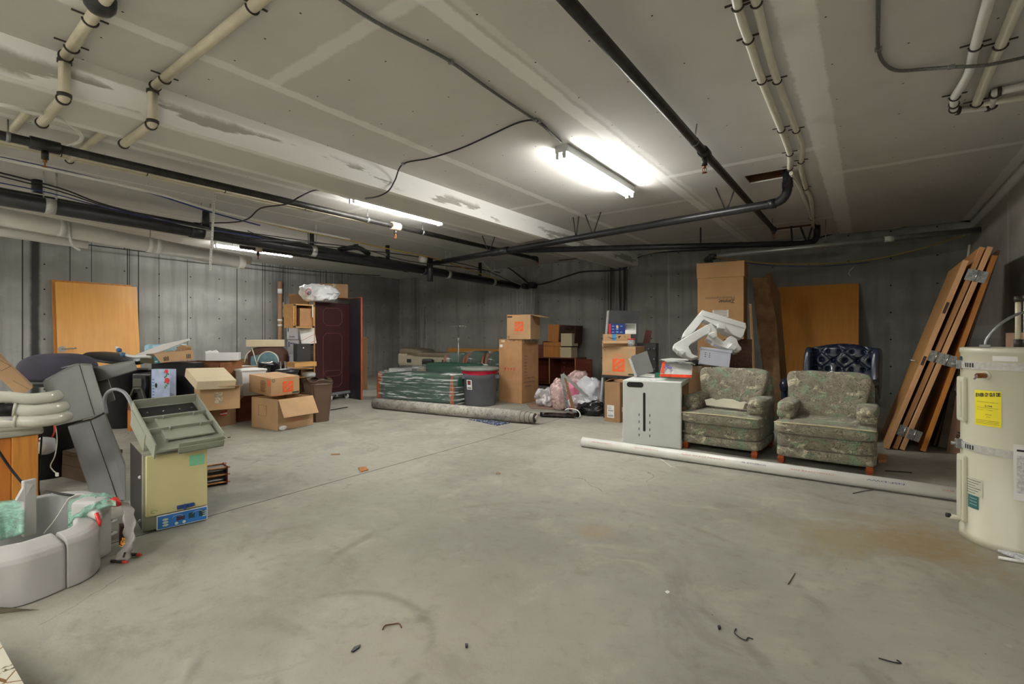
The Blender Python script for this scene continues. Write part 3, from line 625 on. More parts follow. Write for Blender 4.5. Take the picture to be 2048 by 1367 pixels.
cable('pale cable slanting down to the pipe sleeves in the back wall', [onx(965, -6.8, 1.62), onx(985, -6.9, 1.45), bw(1045, 570, yb-.1), bw(1066, 566)], .012, M_WCABLE)
for px, py, lb in ((1056, 573, 'left'), (1070, 571, 'right')):
    q = bw(px, py, WY1); th = root_at('pipe_sleeve', lb+' of two dark pipe sleeves coming out of the back wall', 'pipe', q)
    MB().tube([(0, 0, 0), (0, -.22, 0)], .085 if lb == 'right' else .07, 18).build('sleeve', M_ABS, th)
    MB().tube([(0, -.215, 0), (0, -.225, 0)], .07 if lb == 'right' else .055, 18).build('mouth', M_CABLE, th)

p0_ = D(676, 499, 8.6); th = root_at('drain_pipe', 'short black elbow pipe rising over the big drains near the second strip light', 'pipe', p0_)
wtube('pipe', M_ABS, th, round_path([p0_, D(716, 493, 8.75), D(738, 508, 8.95)], .12, 6), .045, 14); hoop(th, D(712, 493.6, 8.73), D(716, 493, 8.75)-p0_, .052, .08, M_ABS, 'coupling')
for i, (px, y0, y1) in enumerate(((568, 603, 634), (574, 615, 640), (564, 640, 672))):
    a_, b_ = PX(px, y0, WX0+.03), PX(px-1, y1, WX0+.03); th = root_at('spray_foam', ('upper', 'middle', 'lowest')[i]+' pale drip of spray foam on the left wall beside the cardboard tube', 'spray foam', a_)
    MB().tube([lump(a_.lerp(b_, k/8)-a_, .03, 9, i) for k in range(9)], [.012+.012*((k*7) % 3)/2 for k in range(9)], 8).build('drip', mat('foam_cream', (206, 200, 172), .8), th)
a_ = PY(1708, 533, WY1-.012); th = root_at('torn_tape', 'small torn white strip stuck on the back wall above the leaning door', 'tape', a_)
q_ = lambda x, y: PY(x, y, WY1-.012)-a_
MB().tube([q_(1708, 533), q_(1700, 541), q_(1697, 546), q_(1702, 553)], .010, 5).build('strip', M_WCABLE, th)
for px, py in ((1578, 354), (1498, 372)): pass
# ------------------------------------------------------------------ common materials
M_KRAFT = mat('kraft', (178, 144, 106), .8, var=.10, scale=3, bump=.1, bscale=30)
M_KRAFT2 = mat('kraft_dark', (148, 114, 80), .8, var=.12, scale=3)
M_KRAFT3 = mat('kraft_pale', (206, 190, 158), .8, var=.06, scale=3)
M_KEDGE = mat('kraft_edge', (172, 134, 92), .9)
M_ORANGE = mat('print_orange', (236, 92, 34), .6, var=.05)
M_BLACKINK = mat('print_black', (38, 36, 34), .7)
M_GREENINK = mat('print_green', (34, 66, 52), .7)
M_BLUEINK = mat('print_blue', (46, 52, 120), .6)
M_REDINK = mat('print_red', (190, 40, 34), .6)
M_PAPER = mat('paper', (224, 224, 220), .7, var=.03)
M_TAPE = film('clear_tape', (226, 214, 186), .55, .25)
M_CLEAR = film('clear_wrap', (236, 240, 240), .82, .12, (2, 2, 6), 7, (.42, .62))
M_BUBBLE = film('bubble_wrap', (224, 220, 222), .55, .15, (1, 1, 1), 10, (.42, .62), .5)
M_DARK = mat('dark_plastic', (30, 30, 32), .45, var=.2)
M_GREYP = mat('grey_plastic', (106, 107, 104), .55, var=.05, bump=.12, bscale=160)
M_WHITEP = mat('white_plastic', (206, 206, 204), .4, var=.04)
M_CHROME = mat('chrome', (190, 190, 190), .22, metal=.9, var=.05)
def logo(par, M, s, flip=False, h=None):
    """orange square with the slanted stencil lettering"""
    h = h or s; b = MB(); b.box(-s/2, s/2, -h/2, h/2, 0, .001); o = b.build('printed_logo', M_ORANGE, par, M=M @ (R(PI) if flip else Matrix()))
    ml = M_KRAFT; a = math.radians(36)
    for tx, w, hh, x, y in (('THE', .36, .15, -.24, .26), ('HOME', .86, .25, -.03, .05), ('DEPOT', .60, .20, .16, -.24)):
        text(tx, s*w, h*hh, ml, o, T(s*x, h*y, .0006) @ R(a), 'lettering', .03)
    return o
def lines(par, M, w, h, n=2, m=None, name='printed_text', words=('More saving.', 'More doing.')):
    for i in range(n): text(words[i % len(words)], w, h/n*.75, m or M_ORANGE, par, M @ T(0, h/2-(i+.5)*h/n, 0), name)
def carton(name, label, M, w, d, h, m=None, t=.006, open_=False, flaps=(), cat='box', group=None, tape=True, edge=None):
    """flaps: (side, degrees from upright outward, length) ; side in F,B,L,R"""
    m = m or M_KRAFT; th = thing(name, label, cat, M=M, group=group); th['w'] = w
    b = MB()
    if open_: b.shell(w, d, h, t)
    else: b.box(0, w, 0, d, 0, h, bev=.003, seg=1)
    b.build('body', m, th)
    for s, a, L in flaps:
        a = math.radians(a)
        if s in 'FB':
            g = (-1 if s == 'F' else 1); Mx = T(0, 0 if s == 'F' else d, h) @ R(-a*g, 'X'); bb = MB().box(.003, w-.003, -t/2, t/2, 0, L)
        else:
            g = (-1 if s == 'L' else 1); Mx = T(0 if s == 'L' else w, 0, h) @ R(a*g, 'Y'); bb = MB().box(-t/2, t/2, .003, d-.003, 0, L)
        bb.build('flap', m, th, M=Mx)
    if not open_ and tape: MB().box(.02, w-.02, d/2-.028, d/2+.028, h, h+.0012).build('tape_strip', M_TAPE, th); 
    if not open_ and tape: MB().box(w/2-.026 if w > d else .0, w/2+.026 if w > d else .001, -.0012, 0, h-.09, h).build('tape_strip', M_TAPE, th)
    del th['w']; return th
def recycle(par, M, r=.03, m=None):
    b = MB(); 
    for k in range(3): b.tube([(r*.75*math.cos(a), r*.75*math.sin(a), 0) for a in [2*PI*k/3+j*.26 for j in range(7)]], r*.16, 5)
    b.tube([(r*math.cos(2*PI*k/16), r*math.sin(2*PI*k/16), 0) for k in range(16)], r*.05, 4, closed=True)
    return b.build('printed_mark', m or M_GREENINK, par, M=M @ Matrix.Diagonal((1, 1, .02, 1)))
def fr(pa, pb, z=0):     # frame from two picture points on the plane of height z
    return frame_of(G(*pa, z), G(*pb, z))
# ------------------------------------------------------------------ armchairs
def fabric():
    t = NT('quilted_fabric'); p = t.pos()
    wob = t.n.new('ShaderNodeTexNoise'); wob.inputs['Scale'].default_value = 7; wob.inputs['Detail'].default_value = 4; t.l.new(p, wob.inputs['Vector'])
    sc = t.n.new('ShaderNodeVectorMath'); sc.operation = 'SCALE'; t.l.new(wob.outputs['Color'], sc.inputs[0]); sc.inputs[3].default_value = .35
    ad = t.n.new('ShaderNodeVectorMath'); ad.operation = 'ADD'; t.l.new(p, ad.inputs[0]); t.l.new(sc.outputs[0], ad.inputs[1])
    w = t.noise(t.vmul(ad.outputs[0], (1, 1, 1.5)), 8, 1, .3, 1.0)
    ph = t.math('SINE', t.math('MULTIPLY', w, 62)); ridge = t.ramp(ph, -1, -.45)
    g1 = t.ramp(t.noise(t.vmul(p, (1, 1, 1.6), (3, 1, 7)), 4.2, 6, .65, .9), .53, .62, 0, .75); g2 = t.ramp(t.noise(t.vmul(p, (1.2, 1, 2), (8, 4, 2)), 5.5, 6, .7, 1.4), .56, .63, 0, .8)
    c = t.mix(t.ramp(t.noise(p, 9, 4), .3, .7), lin((128, 121, 104)), lin((150, 143, 124)))
    c = t.mix(g1, c, lin((128, 156, 124))); c = t.mix(g2, c, lin((216, 206, 178)))
    c = t.mix(t.ramp(ridge, 0, .6, .42, 0), c, lin((78, 72, 56)))
    t.set(c, .85); t.b.inputs['Sheen Weight'].default_value = .2; t.bump(t.math('ADD', ridge, t.math('MULTIPLY', t.noise(p, 16, 3), .8)), .8, .03); MATS['fabric'] = t.m; return t.m
M_FAB = fabric(); M_LEG = wood('orange_leg', (176, 84, 34), (96, 40, 16), .35, axis=0)
M_PIPING = mat('fabric_piping', (186, 176, 140), .7)
def armchair(label, M, w=.80, d=.82):
    th = thing('armchair', label, 'armchair', M=M, group=None)
    def rb(x0, x1, y0, y1, z0, z1, e=.28, fn=None, nu=32, nv=16):
        return dict(a=(x1-x0)/2, b=(y1-y0)/2, c=(z1-z0)/2, e1=e, e2=e, nu=nu, nv=nv, M=T((x0+x1)/2, (y0+y1)/2, (z0+z1)/2), fn=fn)
    MB().sup(**rb(0, w, .02, d, .065, .17, .22)).build('base_panel', M_FAB, th)
    MB().sup(**rb(0, w, .02, d, .155, .31, .25)).build('front_rail', M_FAB, th)
    b = MB(); b.sup(**rb(-.01, w+.01, -.02, .26, .295, .42, .35)); b.sup(**rb(.13, w-.13, .0, d-.14, .295, .435, .3)); cu = b.build('seat_cushion', M_FAB, th)
    MB().tube(smooth_pts([(.0, -.012, .405), (w*.5, -.018, .412), (w, -.012, .405)], 6), .006, 8).build('piping', M_PIPING, cu)
    for sx in (0, 1):
        x0, x1 = (-.005, .15) if sx == 0 else (w-.15, w+.005)
        b = MB(); b.sup(**rb(x0+.01, x1-.01, .17, d-.03, .27, .50, .25)); b.sup(**rb(x0-.012, x1+.012, .13, d-.02, .47, .585, .55))
        b.sup(**rb(x0, x1, .14, .24, .43, .52, .5)); b.build('arm', M_FAB, th)
    def lean(p):
        q = p.copy(); k = (q.z+.24)/.48; q.x *= .76+.24*min(1, max(0, (k-.25)*2.6)); q.y += k*.11; q += mnoise.noise_vector(q*6)*.012
        return q
    MB().sup(w/2-.03, .095, .245, .2, .2, 48, 28, M=T(w/2-.01, .56, .625), fn=lean).build('backrest', M_FAB, th)
    MB().sup(**rb(.02, w-.02, .64, d+.02, .25, .80, .22)).build('back_frame', M_FAB, th)
    for x in (.05, w-.05):
        for y in (.07, d-.08):
            b = MB(); b.lathe([(.026, 0), (.030, .02), (.033, .045), (.037, .075)], 4, M=T(x, y, 0) @ R(PI/4), smooth=False)
            for z in (.016, .032, .048): b.box(x-.027-z*.1, x+.027+z*.1, y-.027-z*.1, y+.027+z*.1, z, z+.006)
            b.build('leg', M_LEG, th)
    return th
Ma, w_ = fr((1553, 926), (1727, 951)); armchair('sage patterned armchair with empty seat, right of the other patterned armchair', Ma @ T(-.02, 0, 0), .80)
Mb, w_ = fr((1359, 896), (1525, 921)); armchair('sage patterned armchair with a white plastic piece lying on its seat', Mb @ T(0, 0, 0), .80)
# white plastic piece on the seat
th = thing('plastic_cover', 'cream curved plastic piece lying on the left patterned armchair seat', 'plastic part', M=Mb @ T(.2, .33, .462) @ R(-.12))
b = MB(); prof = [(0, 0), (.40, 0), (.42, .06), (.38, .075), (.34, .06), (.26, .085), (.16, .085), (.08, .06), (.03, .075), (-.02, .06)]
b.prism(prof, -.04, .04, M=R(PI/2+.25-PI/2+PI/2-.25, 'X') ); b.build('panel', mat('ivory_plastic', (216, 212, 192), .4, var=.04), th)
# tufted wing chair
M_NAVY = mat('navy_leather', (34, 46, 70), .24, var=.2, scale=5, coat=.4, bump=.1, bscale=60)
p0 = D(1613, 700, 6.55); p1 = D(1749, 700, 6.0); Mn, wn = frame_of((p0.x, p0.y, 0), (p1.x, p1.y, 0))
th = thing('wing_chair', 'navy blue tufted leather wing chair behind the right patterned armchair', 'armchair', M=Mn)
b = MB()
def tuft(u, v):
    x = .03+(wn-.06)*u; z = .38+.76*v; top = .055*math.sin(PI*u)-.055; z += top*(v**3)
    row = z/.115; cx_ = (x/.135 + (.5 if int(round(row)) % 2 else 0)); fx = abs(cx_-round(cx_)); fz = abs(row-round(row))
    dd = math.hypot(fx*1.0, fz*.8); dimple = -.045*math.exp(-(dd/.16)**2); A_ = x/.27+z/.23; B_ = x/.27-z/.23
    cr = -.012*math.exp(-((abs(A_-round(A_)))/.07)**2)-.012*math.exp(-((abs(B_-round(B_)))/.07)**2)
    edge = .03*(1-(2*u-1)**6)*(1-max(0, (v-.9)/.1)**2)
    return Vector((x, .10+.10*v-edge-dimple-cr, z))
b.grid(tuft, 72, 72, thick=-.09); bk = b.build('backrest', M_NAVY, th)
for r_ in range(4, 10):
    z = r_*.115
    for c_ in range(0, 8):
        x = (c_-(.5 if r_ % 2 else 0))*.135
        if .08 < x < wn-.08 and .5 < z < 1.06: MB().sup(.010, .006, .010, 1, 1, 10, 6, M=T(x, .115+.10*(z-.38)/.76, z)).build('tuft_button', M_NAVY, bk)
for sx in (0, 1):
    x = 0 if sx == 0 else wn
    def wing(p, s=sx):
        q = p.copy(); k = (q.z+.33)/.66; q.y += .10*k; q.z -= .07*max(0, -q.y-.02)*6*(k > .5)*k; return q
    MB().sup(.045, .13, .33, .5, .4, 16, 20, M=T(x, .06, .76), fn=wing).build('wing', M_NAVY, th)
    b = MB(); xo = x+(-.10 if sx == 0 else .0)
    b.tube(smooth_pts([(xo, .0, .66), (xo, -.3, .665), (xo, -.5, .65), (xo, -.55, .60), (xo, -.53, .55)], 5), .05, 14); b.sup(.04, .3, .16, .3, .3, 20, 12, M=T(xo, -.22, .46)); b.sup(.045, .035, .2, .6, .6, 16, 12, M=T(xo, -.50, .42)); b.build('arm', M_NAVY, th)
MB().sup(wn/2-.02, .34, .08, .3, .3, M=T(wn/2, -.25, .42)).build('seat', M_NAVY, th)
MB().box(.02, wn-.02, -.55, .2, .14, .34, bev=.02).build('base', M_NAVY, th)
for x in (.06, wn-.06):
    for y in (-.5, .15): MB().lathe([(.018, 0), (.028, .14)], 10, M=T(x, y, 0)).build('leg', M_LEG, th)
# ------------------------------------------------------------------ white slotted cabinet with its pile
Mc, wc = fr((1245, 886), (1363, 898)); hc = .735; dc = .62
th = thing('metal_cabinet', 'white metal equipment cabinet with long black slot left of the armchairs', 'cabinet', M=Mc)
M_WC = mat('white_enamel', (208, 210, 206), .4, var=.03)
b = MB(); b.box(0, wc, 0, dc, .0, hc, bev=.012); b.build('body', M_WC, th)
M_SLOT = mat('slot_black', (16, 16, 18), .7)
def rslot(x0, x1, z0, z1, par, name='slot'):
    b = MB(); r = min(x1-x0, z1-z0)/2; pts = []
    for cx_, cz_, a0 in ((x1-r, z1-r, 0), (x0+r, z1-r, PI/2), (x0+r, z0+r, PI), (x1-r, z0+r, 1.5*PI)):
        for k in range(6): a = a0+k*PI/10; pts.append((cx_+r*math.cos(a), cz_+r*math.sin(a)))
    b.prism(pts, 0, .002, M=FACE_F(0, 0, 0)); return b.build(name, M_SLOT, par)
rslot(.05, .24, .655, .715, th, 'handle_slot'); rslot(.235, .262, .16, .60, th)
for x in (.19, .31):
    for z in (.10, .17, .25, .33): MB().box(x-.004, x+.004, -.002, 0, z, z+.03).build('vent_slit', M_SLOT, th)
for x in (.19, .24, .31, .36): MB().box(x, x+.025, .012, .02, hc, hc+.001).build('vent_slit', M_SLOT, th)
MB().box(wc, wc+.004, .03, dc-.04, .10, hc-.05).build('glass_side', mat('smoky_glass', (30, 32, 34), .12, var=.05, coat=.5), th)
topM = Mc @ T(0, 0, hc+.001)
# things on the white cabinet
th = thing('ring_binder', 'grey ring binder standing open on the left of the white cabinet', 'binder', M=topM @ T(.05, .40, 0) @ R(-.15))
b = MB(); b.box(0, .03, 0, .26, 0, .24, M=R(-.35, 'Y')); b.build('spine_panel', mat('pale_panel', (176, 178, 178), .5), th)
MB().box(.03, .24, .02, .03, 0, .26, M=R(-.33, 'Y')).build('cover', M_GREYP, th)
MB().box(.032, .23, .04, .25, .005, .03, M=T(0, 0, 0)).build('page_block', M_PAPER, th)
th = thing('plastic_tray', 'green plastic tray behind the grey binder on the white cabinet', 'tray', M=topM @ T(.28, .45, 0) @ R(.1))
MB().shell(.34, .14, .055, .006).build('tray', mat('tray_green', (10, 104, 76), .4), th)
th = thing('mailing_envelope', 'white and orange express mailing envelope lying on the white cabinet', 'envelope', M=topM @ T(.40, .10, .002) @ R(.05) @ R(.30, 'X'))
b = MB(); b.grid(lambda u, v: Vector((u*.34, v*.26, .035+.07*v+.012*math.sin(u*5)*v)), 10, 8, thick=.01); b.build('sleeve', M_PAPER, th)
b = MB(); b.grid(lambda u, v: Vector((u*.34, -.003+v*.05, .033+.0134*v+.013)), 10, 2, thick=.004); b.build('printed_band', mat('band_orange', (240, 74, 20), .5), th)
text('Fe', .085, .075, mat('print_purple', (60, 40, 120), .5), th, T(.085, .145, .108) @ R(.26, 'X') @ R(-.25), 'lettering', .03)
b = MB(); b.grid(lambda u, v: Vector((.01+v*.03, .04+u*.2, .07+.07*u)), 6, 2, thick=.003); b.build('printed_band', mat('band_orange', (0, 0, 0)), th)
for i, (x, y, z, a, lb) in enumerate(((.40, .26, .20, .35, 'topmost'), (.43, .24, .18, -.1, 'middle'), (.41, .28, .16, .1, 'lowest'))):
    th = thing('paper_sheet', lb+' of the loose white papers heaped on the express envelope', 'paper', M=topM @ T(x, y, z+.02) @ R(a))
    MB().grid(lambda u, v: Vector((u*.30, v*.22, .03*math.sin(u*3+i)*v+.012*math.sin(v*5+i))), 10, 8, thick=.003).build('sheet', M_PAPER, th)
# supporting cartons behind the chair, foam, small white box, black lid
p0 = D(1352, 760, 6.55); p1 = D(1508, 760, 6.35); Ms, ws = frame_of((p0.x, p0.y, 0), (p1.x, p1.y, 0))
carton('carton', 'brown carton behind the left armchair that carries the foam and small white box', Ms, ws*.62, .45, .84, M_KRAFT2)
th = thing('doormat', 'dark brown bristly mat propped behind the left armchair', 'mat', M=Ms @ T(ws*.66, .1, 0))
MB().box(0, ws*.36, 0, .05, 0, 1.20, bev=.01, M=R(-.05, 'X')).build('mat', mat('coir', (72, 48, 34), .95, var=.5, scale=60, bump=.8, bscale=120), th)
th = thing('pan_lid', 'black rounded plastic shell on top of the loose papers beside the foam', 'lid', M=Ms @ T(.10, -.02, .845))
MB().lathe([(.20, 0), (.19, .03), (.15, .06), (.08, .085), (.001, .09)], 28, sx=1.1, sy=.6, M=T(.06, .12, 0)).build('shell', M_DARK, th)
MB().tube([(.06, .12, .085), (.06, .12, .11)], .02, 10).build('knob', M_DARK, th)
q = D(1399, 727, 6.3); q2 = D(1459, 734, 6.2); Mw, ww = frame_of(q, q2)
th = thing('metal_box', 'small pale metal box with slots tilted above the left armchair', 'box', M=Mw @ R(.13, 'Y') @ R(-.12, 'X'))
b = MB(); b.box(0, ww+.0, 0, .16, 0, .205, bev=.004); b.build('body', mat('pale_metal', (196, 200, 214), .4, var=.03), th)
b = MB(); b.box(-.006, ww+.014, -.006, .17, .19, .225, bev=.004); b.build('lid', mat('pale_metal', (0, 0, 0)), th)
for i in range(3):
    for j in range(2): MB().box(.05+j*.05, .065+j*.05, -.002, 0, .10+i*.025, .108+i*.025).build('slot', M_SLOT, th)
for x in (.10, .25): MB().box(x, x+.02, .05, .08, .225, .227).build('slot', M_SLOT, th)
# foam packaging: two notched frames
M_FOAM = mat('white_foam', (244, 246, 244), .7, var=.03, bump=.25, bscale=14)
def foam(label, polys, Z):
    c_ = lambda p: (1240+p[0]/6.4, 600+p[1]/6.4); o = D(*c_(polys[0][0][0]), Z); th = thing('foam_frame', label, 'foam packaging', (o.x, o.y, o.z))
    for pts, dz, tk, tilt in polys:
        b = MB(); P = [D(*c_(p), Z+dz+tilt*(p[1]-400)/1000)-o for p in pts]; b.wprism(P, FWD*tk+RGT*tk*.15+Vector((0, 0, -tk*.35)))
        bmesh.ops.bevel(b.bm, geom=b.bm.edges[:], offset=.009, segments=2, affect='EDGES', profile=.5); b.build('foam_arm', M_FOAM, th)
    return th
foam('white foam packing frame sloping across the lower pile, in front', [
  ([(690, 562), (1115, 308), (1165, 345), (1150, 410), (900, 545), (865, 590), (905, 640), (912, 690), (1010, 722), (930, 748), (800, 700), (735, 660), (745, 640), (688, 612)], 0, .10, 0),
  ([(1120, 312), (1170, 290), (1240, 380), (1235, 470), (1320, 540), (1400, 460), (1440, 458), (1500, 495), (1505, 560), (1555, 600), (1558, 635), (1480, 672), (1390, 612), (1330, 600), (1200, 560), (1190, 520), (1100, 490), (1160, 410)], .02, .10, 0),
  ([(1125, 430), (1210, 400), (1245, 460), (1200, 485)], -.05, .06, 0), ([(735, 640), (800, 630), (850, 660), (800, 700)], -.05, .05, 0), ([(1395, 600), (1440, 540), (1505, 600), (1470, 640)], -.04, .06, 0)], 6.25)
foam('white foam packing frame leaning on top of the other one', [
  ([(1055, 122), (1612, 290), (1620, 352), (1592, 378), (1588, 445), (1555, 490), (1350, 405), (1240, 335), (1080, 245), (1010, 190)], 0, .13, 0),
  ([(985, 200), (1050, 130), (1078, 245), (1000, 330), (960, 392), (865, 470), (800, 478), (822, 400), (862, 352)], .01, .12, 0),
  ([(1255, 290), (1355, 310), (1350, 372), (1250, 355)], -.06, .06, 0), ([(1060, 185), (1600, 345), (1595, 360), (1058, 200)], -.012, .012, 0)], 6.45)
# ------------------------------------------------------------------ tall labelled carton and board pile
p0 = D(1393, 800, 7.6); p1 = D(1489, 800, 7.25); Mz, wz = frame_of((p0.x, p0.y, 0), (p1.x, p1.y, 0))
hz = hat((p0.x, p0.y), 527); lz = hat((p0.x, p0.y), 557)
th = thing('tall_carton', 'very tall brown carton with upside-down black lettering and a separate lid', 'box', M=Mz)
MB().box(.012, wz-.012, .012, .58, 0, hz-.01, bev=.004).build('body', mat('kraft_tall', (166, 128, 86), .8, var=.1, scale=2), th)
MB().box(0, wz, 0, .60, lz, hz, bev=.005).build('lid', mat('kraft_tall', (0, 0, 0)), th)
def onface(px, py): # local coordinates of a picture point on the front face
    inv = Mz.inverted(); o_ = inv @ Vector((0, 0, EYE)); d_ = inv.to_3x3() @ ray(px, py); k = (.012-o_.y)/d_.y; return o_ + d_*k
a, b_ = onface(1437, 603), onface(1469, 603); text('Zimmer', b_.x-a.x, .055, M_BLACKINK, th, FACE_F((a.x+b_.x)/2, a.z, .010) @ R(PI), 'lettering', .02)
a, b_ = onface(1411, 596), onface(1469, 597); text('MedizinSysteme', b_.x-a.x, .06, mat('print_grey', (90, 72, 52), .7), th, FACE_F((a.x+b_.x)/2, a.z, .010) @ R(PI), 'lettering')
a, b_ = onface(1425, 634), onface(1457, 619); pn = MB().box(a.x, b_.x, .007, .012, a.z, b_.z).build('paper_note', M_PAPER, th)
for i in range(6): MB().box(a.x+.02, b_.x-.02, .0055, .007, a.z+.012+i*.018, a.z+.018+i*.018).build('printed_line', mat('print_grey', (0, 0, 0)), pn)
# cardboard sheets leaning beside it
M_SHEET = mat('cardboard_sheet', (166, 130, 94), .85, var=.3, scale=5)
def lean_sheet(label, pts, Zb, Zt, m, th_=.03, name='cardboard_sheet', cat='cardboard'):
    """pts in picture, bottom two at depth Zb, the others at Zt"""
    P = [D(px, py, z) for px, py, z in pts]; o = P[0].copy(); o.z = 0
    th = thing(name, label, cat, o); MB().wprism([p-o for p in P], FWD*th_).build('sheet', m, th); return th
def gz(px, Z): q = D(px, 800, Z); return HY + EYE*F/Z   # picture row of the floor at depth Z
lean_sheet('brown cardboard sheet folded upright beside the very tall carton', [(1540, gz(1540, 7.5), 7.5), (1566, gz(1566, 7.45), 7.45), (1553, 640, 8.1), (1534, 555, 8.4), (1506, 555, 8.4), (1512, 620, 8.2)], 0, 0, M_SHEET)
lean_sheet('warped brown cardboard sheet leaning between the tall carton and the door', [(1552, gz(1552, 7.9), 7.9), (1580, gz(1580, 7.9), 7.9), (1560, 588, 8.9), (1541, 545, 9.1), (1527, 552, 9.1)], 0, 0, M_KRAFT2, .02)
lean_sheet('thin wooden lath standing beside the very tall carton', [(1512, gz(1512, 7.0), 7.0), (1516, gz(1516, 7.0), 7.0), (1503, 607, 7.3), (1500, 607, 7.3)], 0, 0, M_KEDGE, .03, 'lath', 'wood strip')
# ------------------------------------------------------------------ door against the back wall
M_DOOR = wood('door_birch', (214, 146, 62), (184, 118, 44), .42, 1.6, amount=.35); M_DEDGE = wood('door_edge', (196, 140, 84), (150, 98, 52), .5)
M_DOORL = wood('door_birch_pale', (206, 148, 68), (180, 122, 48), .4, 1.6, amount=.3)
tl = PY(1557, 574, WY1-.06); br = onx(1544, tl.x, 0); tr = PY(1718, 570, WY1-.06)
wd_ = tr.x-tl.x; lean = math.atan2(WY1-.06-br.y, tl.z); Ld = math.hypot(WY1-.06-br.y, tl.z)
th = thing('loose_door', 'orange birch door leaning on the back wall behind the navy tufted chair', 'door', M=T(tl.x, br.y, 0) @ R(-lean, 'X'))
b = MB(); b.box(0, wd_, 0, .044, .0, Ld, bev=.002, seg=1); b.build('slab', M_DOOR, th)
def ondoor(px, py):
    Mi = (T(tl.x, br.y, 0) @ R(-lean, 'X')).inverted(); o_ = Mi @ Vector((0, 0, EYE)); d_ = Mi.to_3x3() @ ray(px, py); return o_+d_*(-o_.y/d_.y)
for px, py, r in ((1564, 688, .028), (1563, 706, .038)):
    q = ondoor(px, py); MB().tube([(q.x, -.001, q.z), (q.x, .003, q.z)], r, 18).build('lock_hole', M_SLOT, th)
# ------------------------------------------------------------------ doors leaning on the right wall
def leaning(name, label, bpx, tpx, wide, m, thick=.044, dy=0, cat='door'):
    p = G(*bpx); q = PY(*tpx, p.y); v = q-p; L = v.length; ang = math.atan2(v.x, v.z)
    th = thing(name, label, cat, M=T(p.x, p.y, 0) @ R(ang, 'Y'))
    MB().box(-thick/2, thick/2, 0, wide, .012, L, bev=.002, seg=1).build('slab', m, th); return th, L
MD1 = wood('door_oak', (180, 136, 84), (150, 106, 60), .45, 1.5, amount=.4)
MD2 = wood('door_tan', (200, 146, 94), (164, 110, 62), .5, 1.5); MD3 = wood('door_light', (216, 168, 120), (186, 134, 90), .5, 1.5)
MD4 = wood('door_orange', (216, 142, 58), (184, 110, 38), .42, 1.5)
MDE = mat('door_core', (60, 40, 26), .6)
d1, L1_ = leaning('loose_door', 'leftmost and widest of the doors leaning on the right wall', (1772, 898), (1932, 520), 1.15, MD1)
b = MB(); b.box(-.023, .023, -.003, 0, .014, L1_-.002); b.build('edge_strip', MD3, d1)
for z, l in ((1.55, .12), (.98, .10)): MB().box(-.012, .012, -.006, -.002, z, z+l).build('lock_mortise', MDE, d1)
MB().tube([(-.022, .12, 1.0), (-.09, .12, 1.0), (-.10, .2, 1.0)], .009, 10).build('lever_handle', M_CHROME, d1)
d2, L2_ = leaning('loose_door', 'tan-edged door leaning on the right wall, second from the left', (1789, 899), (1965, 494), 1.1, MD2)
d3, L3_ = leaning('loose_door', 'pale-edged door leaning on the right wall, third from the left', (1803, 901), (1981, 493), 1.1, MD3)
d4, L4_ = leaning('loose_door', 'orange-edged door leaning on the right wall, rightmost of the four', (1845, 904), (1990, 510), 1.1, MD4)
def hinge(par, z, x0=-.055, x1=.055, n='hinge'):
    b = MB(); b.box(x0, x1, -.008, -.004, z, z+.115); o = b.build(n, M_GALV, par)
    MB().tube([((x0+x1)/2, -.012, z-.003), ((x0+x1)/2, -.012, z+.118)], .008, 10).build('hinge_pin', M_CHROME, o)
    for i in range(4):
        for s in (-1, 1): MB().tube([((x0+x1)/2+s*(.026+.010*(i % 2)), -.0085, z+.018+i*.027), ((x0+x1)/2+s*(.026+.010*(i % 2)), -.0076, z+.018+i*.027)], .004, 8).build('screw', M_DARK, o)
hinge(d3, L3_-.36, -.09, .07); hinge(d2, 1.02, -.05, .07); hinge(d3, 1.0, -.02, .11); hinge(d2, .17, -.04, .07); hinge(d3, .15, -.01, .1)
th, L = leaning('metal_strip', 'pale metal strip leaning in the corner behind the doors', (1885, 860), (1939, 489), .02, M_WCABLE, .02, cat='metal strip')
th, L = leaning('walnut_board', 'dark brown panel leaning on the right wall behind the orange-edged door', (1868, 893), (1998, 500), .9, wood('dark_walnut', (96, 60, 36), (52, 30, 18), .4, 1.5), .02, cat='panel')
th, L = leaning('stone_slab', 'grey slab leaning near the heater beside the orange-edged door', (1884, 897), (1909, 784), .6, mat('grey_slab', (110, 98, 84), .8, var=.2, scale=8), .07, cat='slab')
Mx, wx = fr((1892, 903), (1945, 915)); 
th = carton('carton', 'cardboard box with black letters leaning beside the heater, behind its straps', Mx @ R(.16, 'Y'), wx+.1, .5, .62, mat('kraft_pink', (150, 118, 96), .8, var=.1))
text('VEL', .1, .05, M_BLACKINK, th, FACE_F(.10, .22, -.002) @ R(-PI/2), 'lettering', .03)
th = carton('carton', 'brown box with printed marks standing behind the heater top by the right wall', T(.98, 5.3, 0) @ R(.05), .30, .6, 1.27, mat('kraft_pink', (0, 0, 0)))
MB().box(.05, .15, -.003, 0, 1.1, 1.2, M=R(0)).build('printed_mark', M_BLACKINK, th)
